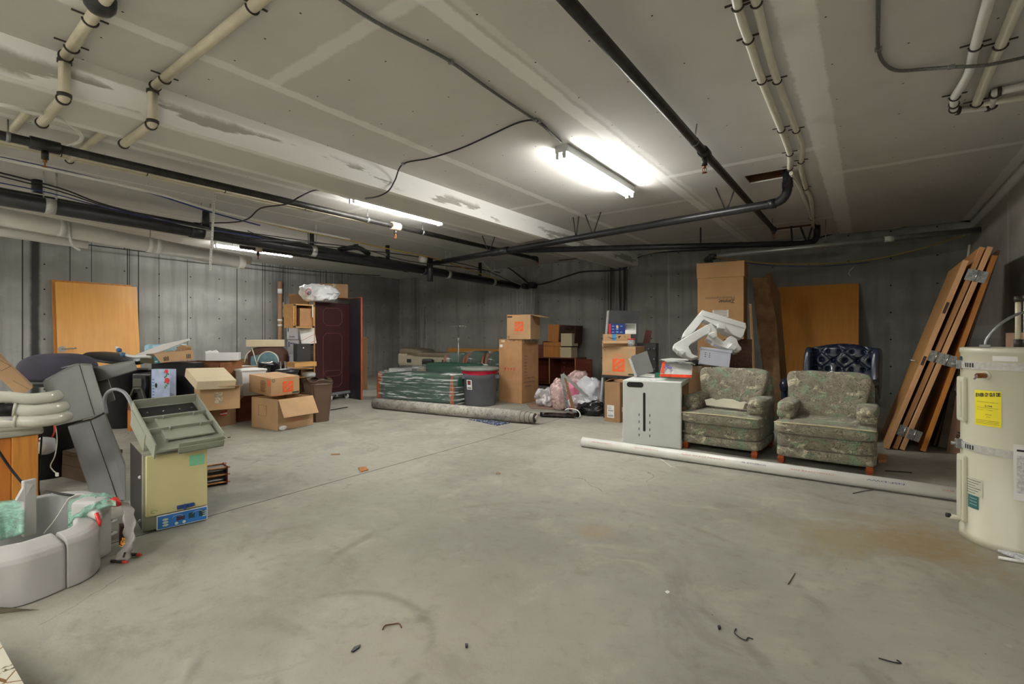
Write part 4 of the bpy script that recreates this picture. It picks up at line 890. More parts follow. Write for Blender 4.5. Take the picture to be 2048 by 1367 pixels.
# ------------------------------------------------------------------ water heater
HC = Vector((.716, 4.15, 0)); RH = .25; HH = hat(HC, 695)
M_HEAT = mat('heater_beige', (202, 200, 178), .35, var=.03, scale=3)
th = thing('water_heater', 'tall beige cylindrical water heater strapped with metal bands at the right edge', 'water heater', HC)
MB().lathe([(RH+.006, 0), (RH+.006, .05), (RH, .055), (RH, HH-.035), (RH+.005, HH-.03), (RH+.005, HH-.004), (RH-.01, HH), (.001, HH+.004)], 96).build('tank', M_HEAT, th)
tocam = (Vector((0, 0, 0))-HC); tocam.z = 0; A0 = math.atan2(tocam.y, tocam.x)
def hang(px):   # angle round the tank of the surface point seen in column px
    best = None
    for k in range(-90, 91):
        a = A0+math.radians(k); q = HC+Vector((math.cos(a), math.sin(a), 0))*RH; c_ = CX+F*q.dot(RGT)/q.dot(FWD)
        if best is None or abs(c_-px) < best[0]: best = (abs(c_-px), a, q)
    return best[1], best[2]
def arc(px0, px1, z0, z1, r0, r1, name, m, par=th, tilt=0):
    a0, a1 = hang(px0)[0], hang(px1)[0]; n = max(4, int(abs(a1-a0)/.08)); b = MB()
    r2 = r1+.0012; b.grid(lambda u, v: Vector((math.cos(a0+(a1-a0)*u)*r2, math.sin(a0+(a1-a0)*u)*r2, z0+(z1-z0)*v+tilt*u)), n, 1); return b.build(name, m, par)
def zat(px, py): return hat(hang(px)[1], py)
for zc in (zat(1960, 731), zat(1960, 898)):
    b = MB(); b.lathe([(RH, -.022), (RH+.006, -.022), (RH+.006, .022), (RH, .022)], 96, M=T(0, 0, zc), smooth=False); st = b.build('strap', M_STRAP, th)
    a, q = hang(1923); v = Vector((math.cos(a), math.sin(a), 0))
    MB().tube([v*(RH-.0)+Vector((0, 0, zc)), v*(RH+.05)+Vector((0, 0, zc))], .010, 10).build('strap_bolt', M_GALV, st)
    MB().box(-.012, .03, -.02, .02, -.028, .028, bev=.004, M=T(*(v*(RH+.0)+Vector((0, 0, zc)))) @ R(a)).build('strap_buckle', M_GALV, st)
    for k in range(4):
        a2 = hang(1934)[0]+k*.07; c_ = Vector((math.cos(a2), math.sin(a2), 0))*(RH+.0065); MB().box(-.001, .001, -.004, .004, -.013, .013, M=T(c_.x, c_.y, zc) @ R(a2)).build('strap_hole', M_SLOT, st)
# relief valve
a, q = hang(1972); v = Vector((math.cos(a), math.sin(a), 0)); zc = zat(1968, 750)
MB().tube([v*(RH-.01)+Vector((0, 0, zc)), v*(RH+.012)+Vector((0, 0, zc))], .026, 20).build('valve_collar', M_HEAT, th)
vv = MB().tube([v*RH+Vector((0, 0, zc)), v*(RH+.07)+Vector((0, 0, zc-.0))], .015, 12).build('relief_valve', mat('brass_head', (0, 0, 0)), th)
MB().tube([v*(RH+.065)+Vector((0, 0, zc+.008)), v*(RH+.10)+Vector((0, -.03, zc-.015))], .006, 8).build('lever', M_CHROME, vv)
# access panels on the left flank
for z0, z1 in ((zat(1926, 842), zat(1926, 752)), (zat(1926, 1040), zat(1926, 908))):
    a, q = hang(1926); v = Vector((math.cos(a), math.sin(a), 0)); 
    pn = MB().box(-.0, .03, -.05, .05, z0, z1, bev=.012, M=T(v.x*(RH-.012), v.y*(RH-.012), 0) @ R(a)).build('access_panel', M_HEAT, th)
    MB().box(.03, .034, -.03, .03, z0+.03, z1-.03, bev=.002, M=T(v.x*(RH-.012), v.y*(RH-.012), 0) @ R(a)).build('panel_rib', M_HEAT, pn)
# labels
M_YLAB = mat('label_yellow', (232, 216, 40), .5, var=.02)
lb = arc(1950, 2003, zat(1976, 852), zat(1976, 781), RH, RH+.0012, 'energy_label', M_YLAB)
def onlabel(px, py, r=RH+.0026): a, q = hang(px); v = Vector((math.cos(a), math.sin(a), 0)); return T(v.x*r, v.y*r, hat(q, py)) @ R(a+PI/2) @ R(PI/2, 'X')
def ltext(s, px, py, w, h, m=M_BLACKINK, bold=.01, par=None): return text(s, w, h, m, par or lb, onlabel(px, py), 'lettering', bold)
def wraptext(s, pxa, pxb, py, h, bold=.02):     # one letter at a time round the curve
    n = len(s)
    for i, ch in enumerate(s):
        px = pxa+(pxb-pxa)*(i+.5)/n; a, q = hang(px); ww_ = (hang(pxb)[1]-hang(pxa)[1]).length/n*.92
        text(ch, ww_ if ch != 'I' else ww_*.4, h, M_BLACKINK, lb, onlabel(px, py), 'lettering', bold)
wraptext('ENERGYGUIDE', 1952, 2001, 788+1, .022, .04)
for i, (sx, px, py, w, h) in enumerate((('Estimated yearly energy cost', 1976, 804, .10, .005), ('$ 508', 1977, 812, .035, .011), ('Cost range', 1970, 819, .08, .004), ('4875 kWh', 1977, 829, .03, .005), ('per year', 1977, 834, .02, .004))): ltext(sx, px, py, w, h)
for py in (841, 844, 847): arc(1953, 2000, zat(1976, py)-.0012, zat(1976, py)+.0006, RH+.0012, RH+.0018, 'printed_line', M_BLACKINK, lb)
arc(1955, 1998, zat(1976, 816), zat(1976, 816)+.0015, RH+.0012, RH+.0018, 'printed_line', M_BLACKINK, lb)
l2 = arc(1933, 1965, zat(1948, 990), zat(1948, 955), RH, RH+.001, 'rating_label', mat('label_grey', (196, 196, 176), .5))
for k in range(6): arc(1935, 1962-(k % 3)*5, zat(1948, 960+k*5)-.002, zat(1948, 960+k*5)+.001, RH+.001, RH+.0016, 'printed_line', M_BLACKINK, l2)
l3 = arc(1937, 1957, zat(1948, 1016), zat(1948, 990), RH, RH+.001, 'teal_label', mat('label_teal', (44, 104, 104), .5))
for k in range(3): arc(1940, 1954, zat(1948, 996+k*6)-.001, zat(1948, 996+k*6)+.001, RH+.001, RH+.0016, 'printed_line', M_PAPER, l3)
arc(1920, 1925, zat(1925, 728), zat(1925, 712), RH, RH+.0012, 'blue_label', mat('label_blue', (30, 70, 80), .5))
arc(1985, 2036, zat(2010, 722), zat(2010, 712), RH, RH+.001, 'white_label', M_PAPER)
# papers in a sleeve
pp = arc(2027, 2075, zat(2040, 1000), zat(2040, 888), RH+.008, RH+.014, 'document_sleeve', M_PAPER)
arc(2033, 2075, zat(2040, 985), zat(2040, 910), RH+.0145, RH+.0155, 'printed_page', mat('print_pale', (196, 196, 196), .6, var=.25, scale=60), pp)
arc(2034, 2075, zat(2040, 902), zat(2040, 898), RH+.0145, RH+.0155, 'printed_line', M_BLACKINK, pp)
# drain cock
a, q = hang(1921); v = Vector((math.cos(a+.25), math.sin(a+.25), 0)); zc = zat(1921, 1030)
dv_ = MB().tube([v*(RH-.01)+Vector((0, 0, zc-.0)), v*(RH+.07)+Vector((0, 0, zc+.005))], .015, 12).build('drain_valve', mat('ivory_plastic', (0, 0, 0)), th)
MB().tube([v*(RH+.065)+Vector((0, 0, zc+.01)), v*(RH+.085)+Vector((0, 0, zc+.012))], .014, 10).build('valve_cap', M_DARK, dv_)
# pipes on top
def heatop(px, py): # a point on the tank's top seen at px,py
    return G(px, py, HH)-HC
for px, pt, lb_, rr in ((2036, 592, 'left', .013), (2053, 590, 'right', .013)):
    kx = D(px, 690, 2.95); b0 = Vector((kx.x-HC.x, kx.y-HC.y, HH)); topz = hat(kx, pt)
    s_ = MB(); s_.tube([b0, (b0.x, b0.y, topz)], rr, 14); pipe_ = s_.build('riser_pipe', M_CREAM, th)
    MB().tube([b0, b0+Vector((0, 0, .05))], .020, 14).build('union_nut', M_BRONZE, pipe_); MB().tube([(b0.x, b0.y, topz-.035), (b0.x, b0.y, topz)], .019, 14).build('elbow', M_BRONZE, pipe_)
k0 = D(1972, 693, 2.9); k0 = Vector((k0.x, k0.y, HH+.0))-HC; k1 = D(2060, 622, 2.85)-HC; k2 = D(1998, 650, 2.88)-HC
MB().tube(smooth_pts([k0, k0+Vector((.005, .01, .05)), k2, D(2030, 630, 2.86)-HC, k1], 8), .008, 10).build('flexible_conduit', M_GALV, th)
MB().box(-.03, .02, -.01, .01, 0, .02, bev=.004, M=T(*k0)).build('conduit_connector', M_GALV, th)
# white pipe on the floor
a, b_ = G(1163, 893), G(1920, 1004); r_ = .052; v = (b_-a).normalized(); e_ = a+v*((b_-a).length+.42); n_ = Vector((-v.y, v.x, 0))*r_*.55
a = a+n_; e_ = e_+n_; a.z = e_.z = r_
th = thing('plastic_pipe', 'long white plastic pipe with red print lying on the floor before the armchairs', 'pipe', (a.x, a.y, 0)); A_ = Vector((a.x, a.y, 0))
MB().tube([a-A_, e_-A_], r_, 28).build('pipe', M_PVC, th); MB().tube([a-A_-v*.001, a-A_+v*.002], r_-.008, 20).build('pipe_mouth', M_DARK, th)
LN = (e_-a).length; side = Vector((v.y, -v.x, 0)); 
def onp(s, ang=.55): n = (side*math.cos(ang)+Vector((0, 0, 1))*math.sin(ang)); q = a-A_+v*s+n*(r_+.0006); X = v; Y = n.cross(X); Mt = Matrix((X, Y, n)).transposed().to_4x4(); Mt.translation = q; return Mt
M_REDP = mat('print_red_pale', (210, 138, 128), .6)
for i, (s, w, tx, m) in enumerate(((.25, .3, 'CHARLOTTE PIPE', M_REDP), (.75, .3, 'PVC DWV ASTM', M_REDP), (1.3, .5, 'CHARLOTTE PIPE', M_REDP), (1.75, .25, 'SCHEDULE 40', M_BLUEINK), (2.2, .4, 'CHARLOTTE PIPE', M_REDP), (2.7, .3, 'NSF-DWV', M_BLUEINK), (3.2, .4, 'CHARLOTTE PIPE', M_REDP), (3.6, .3, 'PVC 1120', M_REDP), (3.9, .3, 'CHARLOTTE PIPE', M_REDP))):
    if s < LN-.2: text(tx, w*.8, .013, m, th, onp(s) @ R(PI), 'lettering')
# ------------------------------------------------------------------ stack of boxes left of the white cabinet
def df(pa, Za, pb, Zb, z=None):
    """frame from two picture points at given depths; z fixes the height"""
    a, b_ = D(*pa, Za), D(*pb, Zb); 
    if z is not None: a.z = b_.z = z
    M, w = frame_of(a, b_); return M, w
Mt, wt = fr((1209, 841.6), (1240, 845.5)); ht = hat(G(1209, 841.6), 763)
th = carton('carton', 'narrow upright brown carton with a white shipping label, left of the white cabinet', Mt, wt, .24, ht, M_KRAFT2, flaps=(('L', -65, .10), ('R', -70, .10)), tape=False)
o = MB().box(.045, .155, -.002, 0, .06, .24).build('shipping_label', M_PAPER, th)
for z, h_, n in ((.075, .03, 12), (.15, .025, 12)):
    for k in range(n): MB().box(.06+k*.007, .063+k*.007, -.003, -.002, z, z+h_).build('barcode_bar', M_BLACKINK, o)
for z in (.125, .19, .20, .22): MB().box(.055, .11, -.003, -.002, z, z+.004).build('printed_line', M_BLACKINK, o)
MB().box(wt, wt+.002, .06, .12, .15, .22).build('side_label', M_PAPER, th)
Mh, wh = fr((1204.5, 749), (1271, 752.5), .65)
th = thing('side_table', 'low black side table carrying the orange-logo box stack', 'table', M=Mh @ T(-.0, 0, -.65))
b = MB(); b.box(0, .64, -.02, .48, .61, .649, bev=.004); b.build('tabletop', M_DARK, th)
for x in (.02, .60):
    for y in (.0, .44): MB().box(x, x+.035, y, y+.035, 0, .61).build('leg', M_DARK, th)
hh = hat(Mh.translation, 692)-.65
def hd(name, label, M, w, d, h, flip=False, lx=.5, lz=.5, s=.16, extra=True, **k):
    th = carton(name, label, M, w, d, h, tape=False, **k)
    lg = logo(th, FACE_F(w*lx, h*lz, -.001), s, flip)
    dz = s*.5+.045; lines(th, FACE_F(w*lx, h*lz+(dz if flip else -dz), -.001) @ (R(PI) if flip else Matrix()), s*.95, .05)
    if extra:
        recycle(th, FACE_F(.035, h-.035 if flip else .035, -.001), .022); MB().box(.005, w*.6, -.0015, 0, .012 if flip else h-.016, .016 if flip else h-.012).build('printed_line', M_ORANGE, th)
        MB().box(w-.11, w-.01, -.0015, 0, .012, .036).build('printed_block', M_GREENINK, th) if flip else MB().box(.01, .11, -.0015, 0, h-.05, h-.025).build('printed_block', M_BLACKINK, th)
    return th
hd('moving_box', 'large brown box with upside-down orange logo on the black side table', Mh, wh, .36, hh, True, .5, .36, .19)
zt = .65+hh
Mo, wo = df((1199, 688), 7.25, (1250, 688), 7.2, zt+.001)
carton('flat_box', 'shallow open brown box with its front flap folded down, under the smile-print box', Mo @ T(.05, 0, 0), .36, .26, .085, open_=True, flaps=(('F', 118, .085),), cat='box')
Ma_ = Mo @ T(.06, .02, .087)
th = carton('shipping_box', 'brown shipping box with black curved arrow print and blue tape', Ma_, .40, .22, .095, tape=False)
b = MB(); b.tube([(.055+.18*k/12, -.001, .058-.028*math.sin(PI*k/12)) for k in range(13)], [.001+.005*math.sin(PI*min(1, k/10)) for k in range(13)], 6); b.prism([(.225, .030), (.26, .072), (.215, .066)], 0, .002, M=FACE_F(0, 0, 0))
b.build('printed_arrow', M_BLACKINK, th); MB().box(.125, .185, -.0025, 0, .0, .095).build('tape_strip', mat('tape_blue', (70, 140, 200), .5), th)
text('11', .02, .03, M_BLACKINK, th, FACE_F(.31, .06, -.001), 'lettering')
Mb_ = Mo @ T(.14, .05, .184)
th = thing('retail_box', 'blue red-edged retail box with open white end on top of the box stack', 'box', M=Mb_)
b = MB(); b.box(0, .24, 0, .10, 0, .155, mi=0); b.build('body', mat('box_blue', (30, 52, 120), .35), th)
MB().box(-.001, .03, -.0015, .02, .003, .152).build('red_band', mat('box_red', (206, 40, 40), .4), th)
b = MB(); b.box(.24, .40, 0, .10, 0, .004); b.box(.24, .40, 0, .10, .151, .155); b.box(.24, .40, .096, .10, 0, .155); b.box(.396, .40, 0, .10, 0, .155); b.box(.24, .395, .0, .003, .0, .06, M=R(0)); b.build('open_end', M_PAPER, th)
for i in range(3):
    for j in range(3):
        if (i, j) != (1, 2): MB().box(.045+j*.06, .080+j*.06, -.0012, 0, .02+i*.045, .035+i*.045+.008*(j % 2)).build('printed_panel', mat('print_lightblue', (110, 150, 200), .5), th)
MB().box(.11, .14, -.0015, 0, .09, .13).build('printed_panel', mat('print_tan', (220, 180, 120), .5), th)
th = thing('parts_jar', 'clear plastic jar with red lid beside the shallow box on the stack', 'jar', M=Mh @ T(.44, .06, hh+.001))
MB().tube([(0, 0, .0), (0, 0, .10)], .055, 20).build('jar', film('clear_jar', (210, 214, 216), .5, .1, (1, 1, 1), 40), th)
for k in range(7): MB().tube([(.04*math.cos(k*.9), .04*math.sin(k*.9), .005), (.04*math.cos(k*.9), .04*math.sin(k*.9), .085)], .007, 6).build('marker', M_WHITEP, th)
MB().tube([(0, 0, .10), (0, 0, .118)], .058, 20).build('lid', mat('lid_red', (200, 56, 50), .4), th)
Mf, wf = df((1266, 800), 8.75, (1312, 800), 8.6, 0)
th = thing('filing_cabinet', 'dark grey metal cabinet with round knobs behind the box stack', 'cabinet', M=Mf)
hf = hat(Mf.translation, 686); MB().box(0, wf, 0, .5, 0, hf, bev=.006).build('body', mat('gunmetal', (72, 70, 70), .4, metal=.4, var=.2), th)
for i in range(3): 
    for x in (wf-.12, wf-.03): MB().lathe([(.025, 0), (.02, .02), (.001, .024)], 12, M=T(x, 0, hf-.10-i*.18) @ R(PI/2, 'X')).build('knob', M_GALV, th)
th = thing('short_board', 'short maroon board standing on the dark grey metal cabinet', 'board', M=Mf @ T(wf-.24, .1, hf+.001))
MB().box(0, .11, 0, .03, 0, .25, M=R(.22, 'Y')).build('board', wood('maroon', (96, 30, 28), (56, 14, 14), .4), th)
# grey partition panels leaning behind
for i, (dx, lab) in enumerate(((0, 'nearer of two grey fabric partition panels leaning behind the box stack'), (.05, 'farther of two grey fabric partition panels leaning behind the box stack'))):
    p = G(1201+i*5, 826); q = D(1217+i*6, 621, 8.0+i*.05); q2 = D(1271, 621, 8.15)
    vx = Vector((q2.x-q.x, q2.y-q.y, 0)).normalized(); up = q-p; nrm = vx.cross(up).normalized()
    th = thing('cubicle_screen', lab, 'panel', (p.x, p.y, 0)); w_ = .50
    MB().wprism([(0, 0, 0.004), vx*w_, vx*w_+up, up], nrm*.018).build('panel', mat('panel_grey', (84, 86, 88), .7, var=.1), th)
    MB().wprism([-vx*.022-nrm*.012, Vector((0, 0, 0))-nrm*.012, up-nrm*.012, up-vx*.022-nrm*.012], nrm*.04).build('edge_trim', mat('trim_pale', (176, 178, 176), .45, var=.1, scale=30), th)
# ------------------------------------------------------------------ tall box with open box on top
A_, C_, R_ = G(998, 802.6), G(1043.7, 807.3), G(1076.4, 800.7)
Mk, wk = frame_of(A_, C_); dk = (R_-C_).length; hk = hat(C_, 678)
th = carton('tall_carton', 'tall brown carton with red and black shipping marks, beside the grey trash can', Mk, wk, dk, hk, mat('kraft_tan', (172, 130, 90), .8, var=.08), tape=False)
for i, x in enumerate((.12, .19, .26, .33)):
    M = FACE_F(x+.03, .62, -.001)
    b = MB()
    if i == 0: b.tube([(0, -.03, 0), (0, .0, 0)], .003, 5, M=M); b.prism([(-.02, .0), (.02, .0), (.012, .03), (-.012, .03)], 0, .001, M=M)
    elif i in (1, 2): b.prism([(-.022, .0), (0, .026), (.022, .0)], 0, .001, M=M); b.prism([(-.003, -.03), (.003, -.03), (.003, 0), (-.003, 0)], 0, .001, M=M)
    else: b.prism([(-.018, -.03), (-.010, -.03), (-.010, .02), (0, .034), (.010, .02), (.010, -.03), (.018, -.03), (.018, .03), (-.018, .03)], 0, .001, M=M)
    b.build('handling_mark', M_REDINK, th)
for i, s_ in enumerate(('ITEM', 'QTY', 'SIZE', 'N.W.', 'G.W.', 'MEAS', 'COLOR')): text(s_, .10, .03, M_BLACKINK, th, FACE_R(.12, .86-i*.058, wk+.001), 'lettering')
for i, s_ in enumerate(('C/NO. MADE IN CHINA', 'FRAGILE HANDLE CARE', 'THIS SIDE UP')): text(s_, .34 if i < 2 else .22, .028, M_BLACKINK, th, FACE_R(.24 if i < 2 else .2, .46-i*.075, wk+.001), 'lettering')
MB().box(.02, .085, -.002, 0, hk-.15, hk-.10).build('price_label', M_PAPER, th)
for x, w_ in ((.05, .09), (.2, .12), (.38, .05)): MB().box(x, x+w_, -.0015, 0, hk-.055+.02*(x > .1), hk-.02).build('torn_tape', mat('torn_tape', (206, 186, 160), .5), th)
MB().box(wk-.0, wk+.0015, .02, dk-.02, hk-.06, hk).build('tape_strip', M_TAPE, th)
p0, p1, p2 = D(1014, 677, 8.95), D(1061, 677, 8.72), D(1081, 674, 9.05)
Mq, wq = frame_of((p0.x, p0.y, hk+.001), (p1.x, p1.y, hk+.001)); dq = .40; hq = hat(p1, 628.5)-hk
hd('moving_box', 'brown box with upright orange logo and open back flap, on top of the tall carton', Mq, wq, dq, hq, False, .52, .52, .17, open_=True, flaps=(('R', 105, .20), ('B', 95, .2)))
# ------------------------------------------------------------------ credenza and boxes on it
yc = 10.02; M_MAHO = wood('mahogany', (110, 48, 32), (66, 24, 16), .35, 1.5, axis=0, coat=.2)
def cx(px, y=yc): return PY(px, 700, y).x
x0, x1 = cx(1050), cx(1151); zc_ = hat((cx(1110), yc), 714); dcr = .55
th = thing('credenza', 'low reddish-brown wooden credenza with one open door against the back wall', 'cabinet', (x0, yc, 0))
W = x1-x0; b = MB()
b.box(0, W, 0, dcr, zc_-.03, zc_, bev=.003); b.box(0, .025, 0, dcr, 0, zc_-.03); b.box(W-.025, W, 0, dcr, 0, zc_-.03); b.box(.025, W-.025, dcr-.02, dcr, .0, zc_-.03); b.box(.025, W-.025, .02, dcr-.02, .06, .08); b.box(W*.5-.01, W*.5+.01, .0, dcr-.02, .08, zc_-.03)
b.build('carcass', M_MAHO, th)
MB().box(W*.5-.012, W*.5+.012, -.002, 0, .08, zc_-.03).build('edge_band', M_KEDGE, th)
Mdr = T(W, 0, 0) @ R(-.22); dr_ = MB().box(0, .50, -.02, 0, .04, zc_-.01).build('cabinet_door', M_MAHO, th, M=Mdr); MB().box(.0, .02, -.022, -.02, .04, zc_-.01).build('door_edge', M_DEDGE, dr_)
for z in (.15, .3, .45, .55): MB().box(W*.5+.10, W*.5+.12, dcr-.03, dcr-.02, z, z+.03).build('hinge_hole', M_KEDGE, th)
M_ODRAW = wood('drawer_orange', (190, 124, 48), (160, 96, 34), .5, 2); M_DDARK = mat('walnut_inside', (72, 44, 30), .6)
def zc(px, py, y=yc): return hat(PY(px, py, y), py)
xa, xb_ = cx(1087), cx(1122)
th = thing('wooden_box', 'orange wooden drawer box lying on the credenza, lower of two', 'box', (xa, yc, zc_+.001)); ha = zc(1100, 684)-zc_
b = MB(); b.box(0, xb_-xa, 0, .40, 0, ha-.1); b.box(0, xb_-xa, 0, .40, ha-.095, ha); b.build('body', M_ODRAW, th); MB().box(-.03, -.002, .0, .4, 0, ha+.02).build('end_panel', M_MAHO, th)
xa2, xb2 = cx(1094), cx(1116)
th = thing('wooden_box', 'orange and dark wooden box tilted on top of the lower drawer box', 'box', M=T(xa2, yc+.02, zc_+ha+.022) @ R(.06, 'Y') @ R(-.0))
W2 = xb2-xa2; hb2 = zc(1100, 647)-zc_-ha-.03
MB().box(0, W2, 0, .03, 0, hb2).build('front_board', M_ODRAW, th); b = MB(); b.box(W2*1.0, W2*2.35, .05, .40, hb2-.02, hb2, M=None); b.box(W2*2.3, W2*2.35, .05, .4, 0, hb2-.02); b.box(0, W2*2.35, .38, .40, .0, hb2-.02); b.box(0, W2*2.3, .05, .38, 0, .02)
b.build('carcass', M_DDARK, th)
x3, x4 = cx(1122), cx(1144); y3 = yc+.02
for i, (lb, z0, z1) in enumerate((('lower', 0, .27), ('upper', .27, .60))):
    Mq2 = T(x3+.02*i, y3-.06, zc_+.001+z0*1.0+i*.001); 
    carton('carton', lb+' of the pale cardboard boxes stacked at the right end of the credenza', Mq2, x4-x3, .30, (zc(1130, 668, y3)-zc_)*(z1-z0)/.60-.003, M_KRAFT3, tape=False)
xs_ = cx(1078); th = thing('wooden_box', 'small dark maroon box on the credenza beside the tall carton', 'box', (xs_-.15, yc+.05, zc_+.001)); MB().box(0, .26, 0, .3, 0, .30, bev=.004).build('body', M_MAHO, th)
# ------------------------------------------------------------------ heap of packing waste in front of the credenza
Zh = 8.1
th = thing('cardboard_sheet', 'flat brown cardboard lying on the floor between the tall carton and the bubble wrap', 'cardboard', G(1090, 815)); o = G(1090, 815)
MB().wprism([G(x, y)-o+Vector((0, 0, .002)) for x, y in ((1052, 806), (1135, 804), (1128, 820), (1062, 817))], (0, 0, .008)).build('sheet', mat('sheet_rosy', (140, 112, 98), .85), th)
def bag(name, label, cat, center, a, b_, c_, m, seed, amp=.16, fn=None, parts=None):
    th = thing(name, label, cat, (center[0], center[1], 0 if parts is None else parts))
    def f(p):
        d = mnoise.noise_vector(p*4.2/max(a, b_)*.4+Vector((seed, 0, 0)))*amp*max(a, b_) + mnoise.noise_vector(p*13/max(a, b_)*.35+Vector((0, seed, 0)))*amp*.45*max(a, b_)
        q = p+d; q.z = max(q.z, -c_+.004); return fn(q) if fn else q
    MB().sup(a, b_, c_, .8, .9, 44, 30, M=T(0, 0, c_), fn=f).build('film' if 'wrap' in name else 'bag', m, th); return th
def gc(px, Z): q = D(px, 800, Z); return q
bag('bubble_wrap', 'crumpled bubble wrap at the left end of the waste heap', 'packing', gc(1096, 8.55), .22, .2, .16, M_BUBBLE, 3, .3)
bag('bubble_wrap', 'rounded pinkish bubble wrap bundle left of the metal sign frame', 'packing', gc(1122, 8.15), .16, .2, .26, film('bubble_pink', (232, 200, 198), .5, .15, (1, 1, 1), 9, (.42, .62), .5), 9, .22)
bag('bubble_wrap', 'bubble wrap bundle at the back of the heap in front of the credenza door', 'packing', gc(1158, 8.7), .24, .2, .30, film('bubble_pink', (0,0,0)), 21, .26)
bag('plastic_bag', 'white plastic bag with blue ties on the right of the waste heap', 'bag', gc(1180, 8.2), .26, .24, .27, mat('white_film', (204, 206, 212), .3, var=.08, bump=.4, bscale=9), 14, .22)
bag('plastic_bag', 'clear crumpled plastic bag inside the metal sign frame', 'bag', gc(1165, 7.85), .26, .16, .15, film('clear_bag', (222, 222, 228), .5, .12, (1, 1, 1), 12, (.4, .6)), 33, .2)
bag('plastic_bag', 'black plastic bag lying at the right foot of the waste heap', 'bag', gc(1180, 7.6), .25, .16, .10, mat('black_film', (20, 20, 22), .22, var=.2, bump=.5, bscale=12), 5, .25)
bag('plastic_bag', 'pink and white plastic sheet folded inside the metal sign frame', 'bag', gc(1146, 8.0), .08, .12, .24, mat('pink_film', (222, 120, 150), .4, var=.25, scale=4, bump=.3, bscale=10), 8, .16)
p = G(1132, 822); th = thing('sign_frame', 'grey metal frame with black letters standing in a peak over the waste heap', 'frame', p)
ap = D(1124, 748, 7.6)-p; l1 = D(1135, 822, 7.72)-p; l2 = D(1195, 812, 7.75)-p; l1.z = max(l1.z, .01); l2.z = max(l2.z, .02)
MB().bar(ap, l1, .05, .012, up=(FWD.x, FWD.y, 0)).build('left_bar', mat('bar_grey', (160, 164, 160), .4, var=.1), th)
MB().bar(ap+Vector((0, .02, 0)), l2, .045, .02, up=(FWD.x, FWD.y, 0)).build('right_bar', mat('bar_grey', (0, 0, 0)), th)
MB().wprism([ap+Vector((.02, .03, -.06)), l1+Vector((.06, .03, .02)), l1+Vector((.12, .05, .02)), ap+Vector((.05, .04, -.06))], FWD*.01).build('brown_strip', M_KRAFT2, th)
dv = (l1-ap); 
for i in range(6): c_ = ap+dv*(.3+i*.11); MB().bar(c_-FWD*.034+Vector((-.01, 0, 0)), c_-FWD*.034+dv.normalized()*.035+Vector((.012, 0, 0)), .014, .003).build('printed_mark', M_BLACKINK, th)
p = G(1130, 833); th = thing('plastic_bag', 'flat black plastic sheet with rolled white edge in front of the heap', 'bag', p)
def bl(u, v):
    q = G(1080+ (1160-1080)*u, 826+8*v+u*3) - p; q.z = .005+.05*abs(mnoise.noise(Vector((u*5, v*3, 2))))*math.sin(PI*min(1, v*1.0))+.015; return q
MB().grid(bl, 24, 8, thick=.004).build('sheet', mat('black_film', (0, 0, 0)), th)
b = MB(); q0 = G(1146, 835)-p; b.tube(smooth_pts([q0+Vector((.02, 0, .01)), q0+Vector((.10, .0, .01)), q0+Vector((.12, 0, .07)), q0+Vector((.06, 0, .125)), q0+Vector((-.08, 0, .13)), q0+Vector((-.14, 0, .10))]), .008, 8); b.build('rolled_edge', M_PAPER, th)
# ------------------------------------------------------------------ rolled carpet
a, e_ = G(741, 816), G(1074, 849.5); rr = .088
v = (e_-a).normalized(); n_ = Vector((-v.y, v.x, 0))*rr*.5; a = a+n_; e_ = e_+n_; L = (e_-a).length
def rug_mat():
    t = NT('grey_carpet'); p = t.pos(); c = t.mix(t.ramp(t.noise(p, 9, 5, .7), .42, .62), lin((176, 171, 162)), lin((148, 145, 138)))
    c = t.mix(t.ramp(t.noise(t.vmul(p, (1, 1, 1), (4, 4, 4)), 22, 4, .7), .54, .64, 0, .75), c, lin((96, 96, 100))); t.set(c, .95); t.bump(t.noise(p, 90, 3), .5, .008); return t.m
M_RUG = rug_mat(); M_RUGB = mat('carpet_back', (156, 152, 142), .9, var=.06)
th = thing('rolled_carpet', 'grey mottled carpet rolled up on the floor before the wrapped sofa and trash can', 'carpet', (a.x, a.y, 0)); A3 = Vector((a.x, a.y, 0))
def rp(s, z=rr): q = a-A3+v*s; return Vector((q.x, q.y, z))
MB().tube([rp(.06), rp(L-.30)], rr, 28).build('roll', M_RUG, th)
b = MB(); 
for k, (s, r) in enumerate(((L-.26, .083), (L-.19, .079), (L-.12, .073), (L-.06, .066))): b.tube([rp(L-.6, rr), rp(s, rr)], r, 26)
b.build('rolled_layers', M_RUGB, th)
for s, r in ((L-.258, .0835), (L-.188, .0795), (L-.118, .0735), (L-.058, .0665)): MB().tube([rp(s, rr), rp(s+.004, rr)], r+.0008, 26).build('layer_edge', mat('rug_edge', (84, 80, 74), .9), th)
b = MB(); 
sp_ = [rp(L-.0-.001*k, rr)+Vector((v.y, -v.x, 0))*math.cos(k*.45)*(.060-.0009*k)+Vector((0, 0, 1))*math.sin(k*.45)*(.060-.0009*k) for k in range(56)]
b.tube([rp(L-.7), rp(L-.055)], .056, 22); b.tube(sp_, .0055, 6); b.build('spiral_end', M_RUGB, th)
MB().tube([rp(L-.07), rp(L-.052)], .030, 16).build('dark_core', M_DARK, th)
p = G(975, 843); th = thing('printed_cloth', 'blue and white patterned cloth lying flat in front of the carpet roll', 'cloth', p)
t = NT('patterned_cloth'); f = t.ramp(t.voro(t.pos(), 26), .25, .35); t.set(t.mix(f, lin((196, 198, 204)), lin((44, 56, 84))), .85)
MB().wprism([G(x, y)-p+Vector((0, 0, .002)) for x, y in ((938, 839), (985, 841), (1020, 846), (994, 851))], (0, 0, .006)).build('cloth', t.m, th)
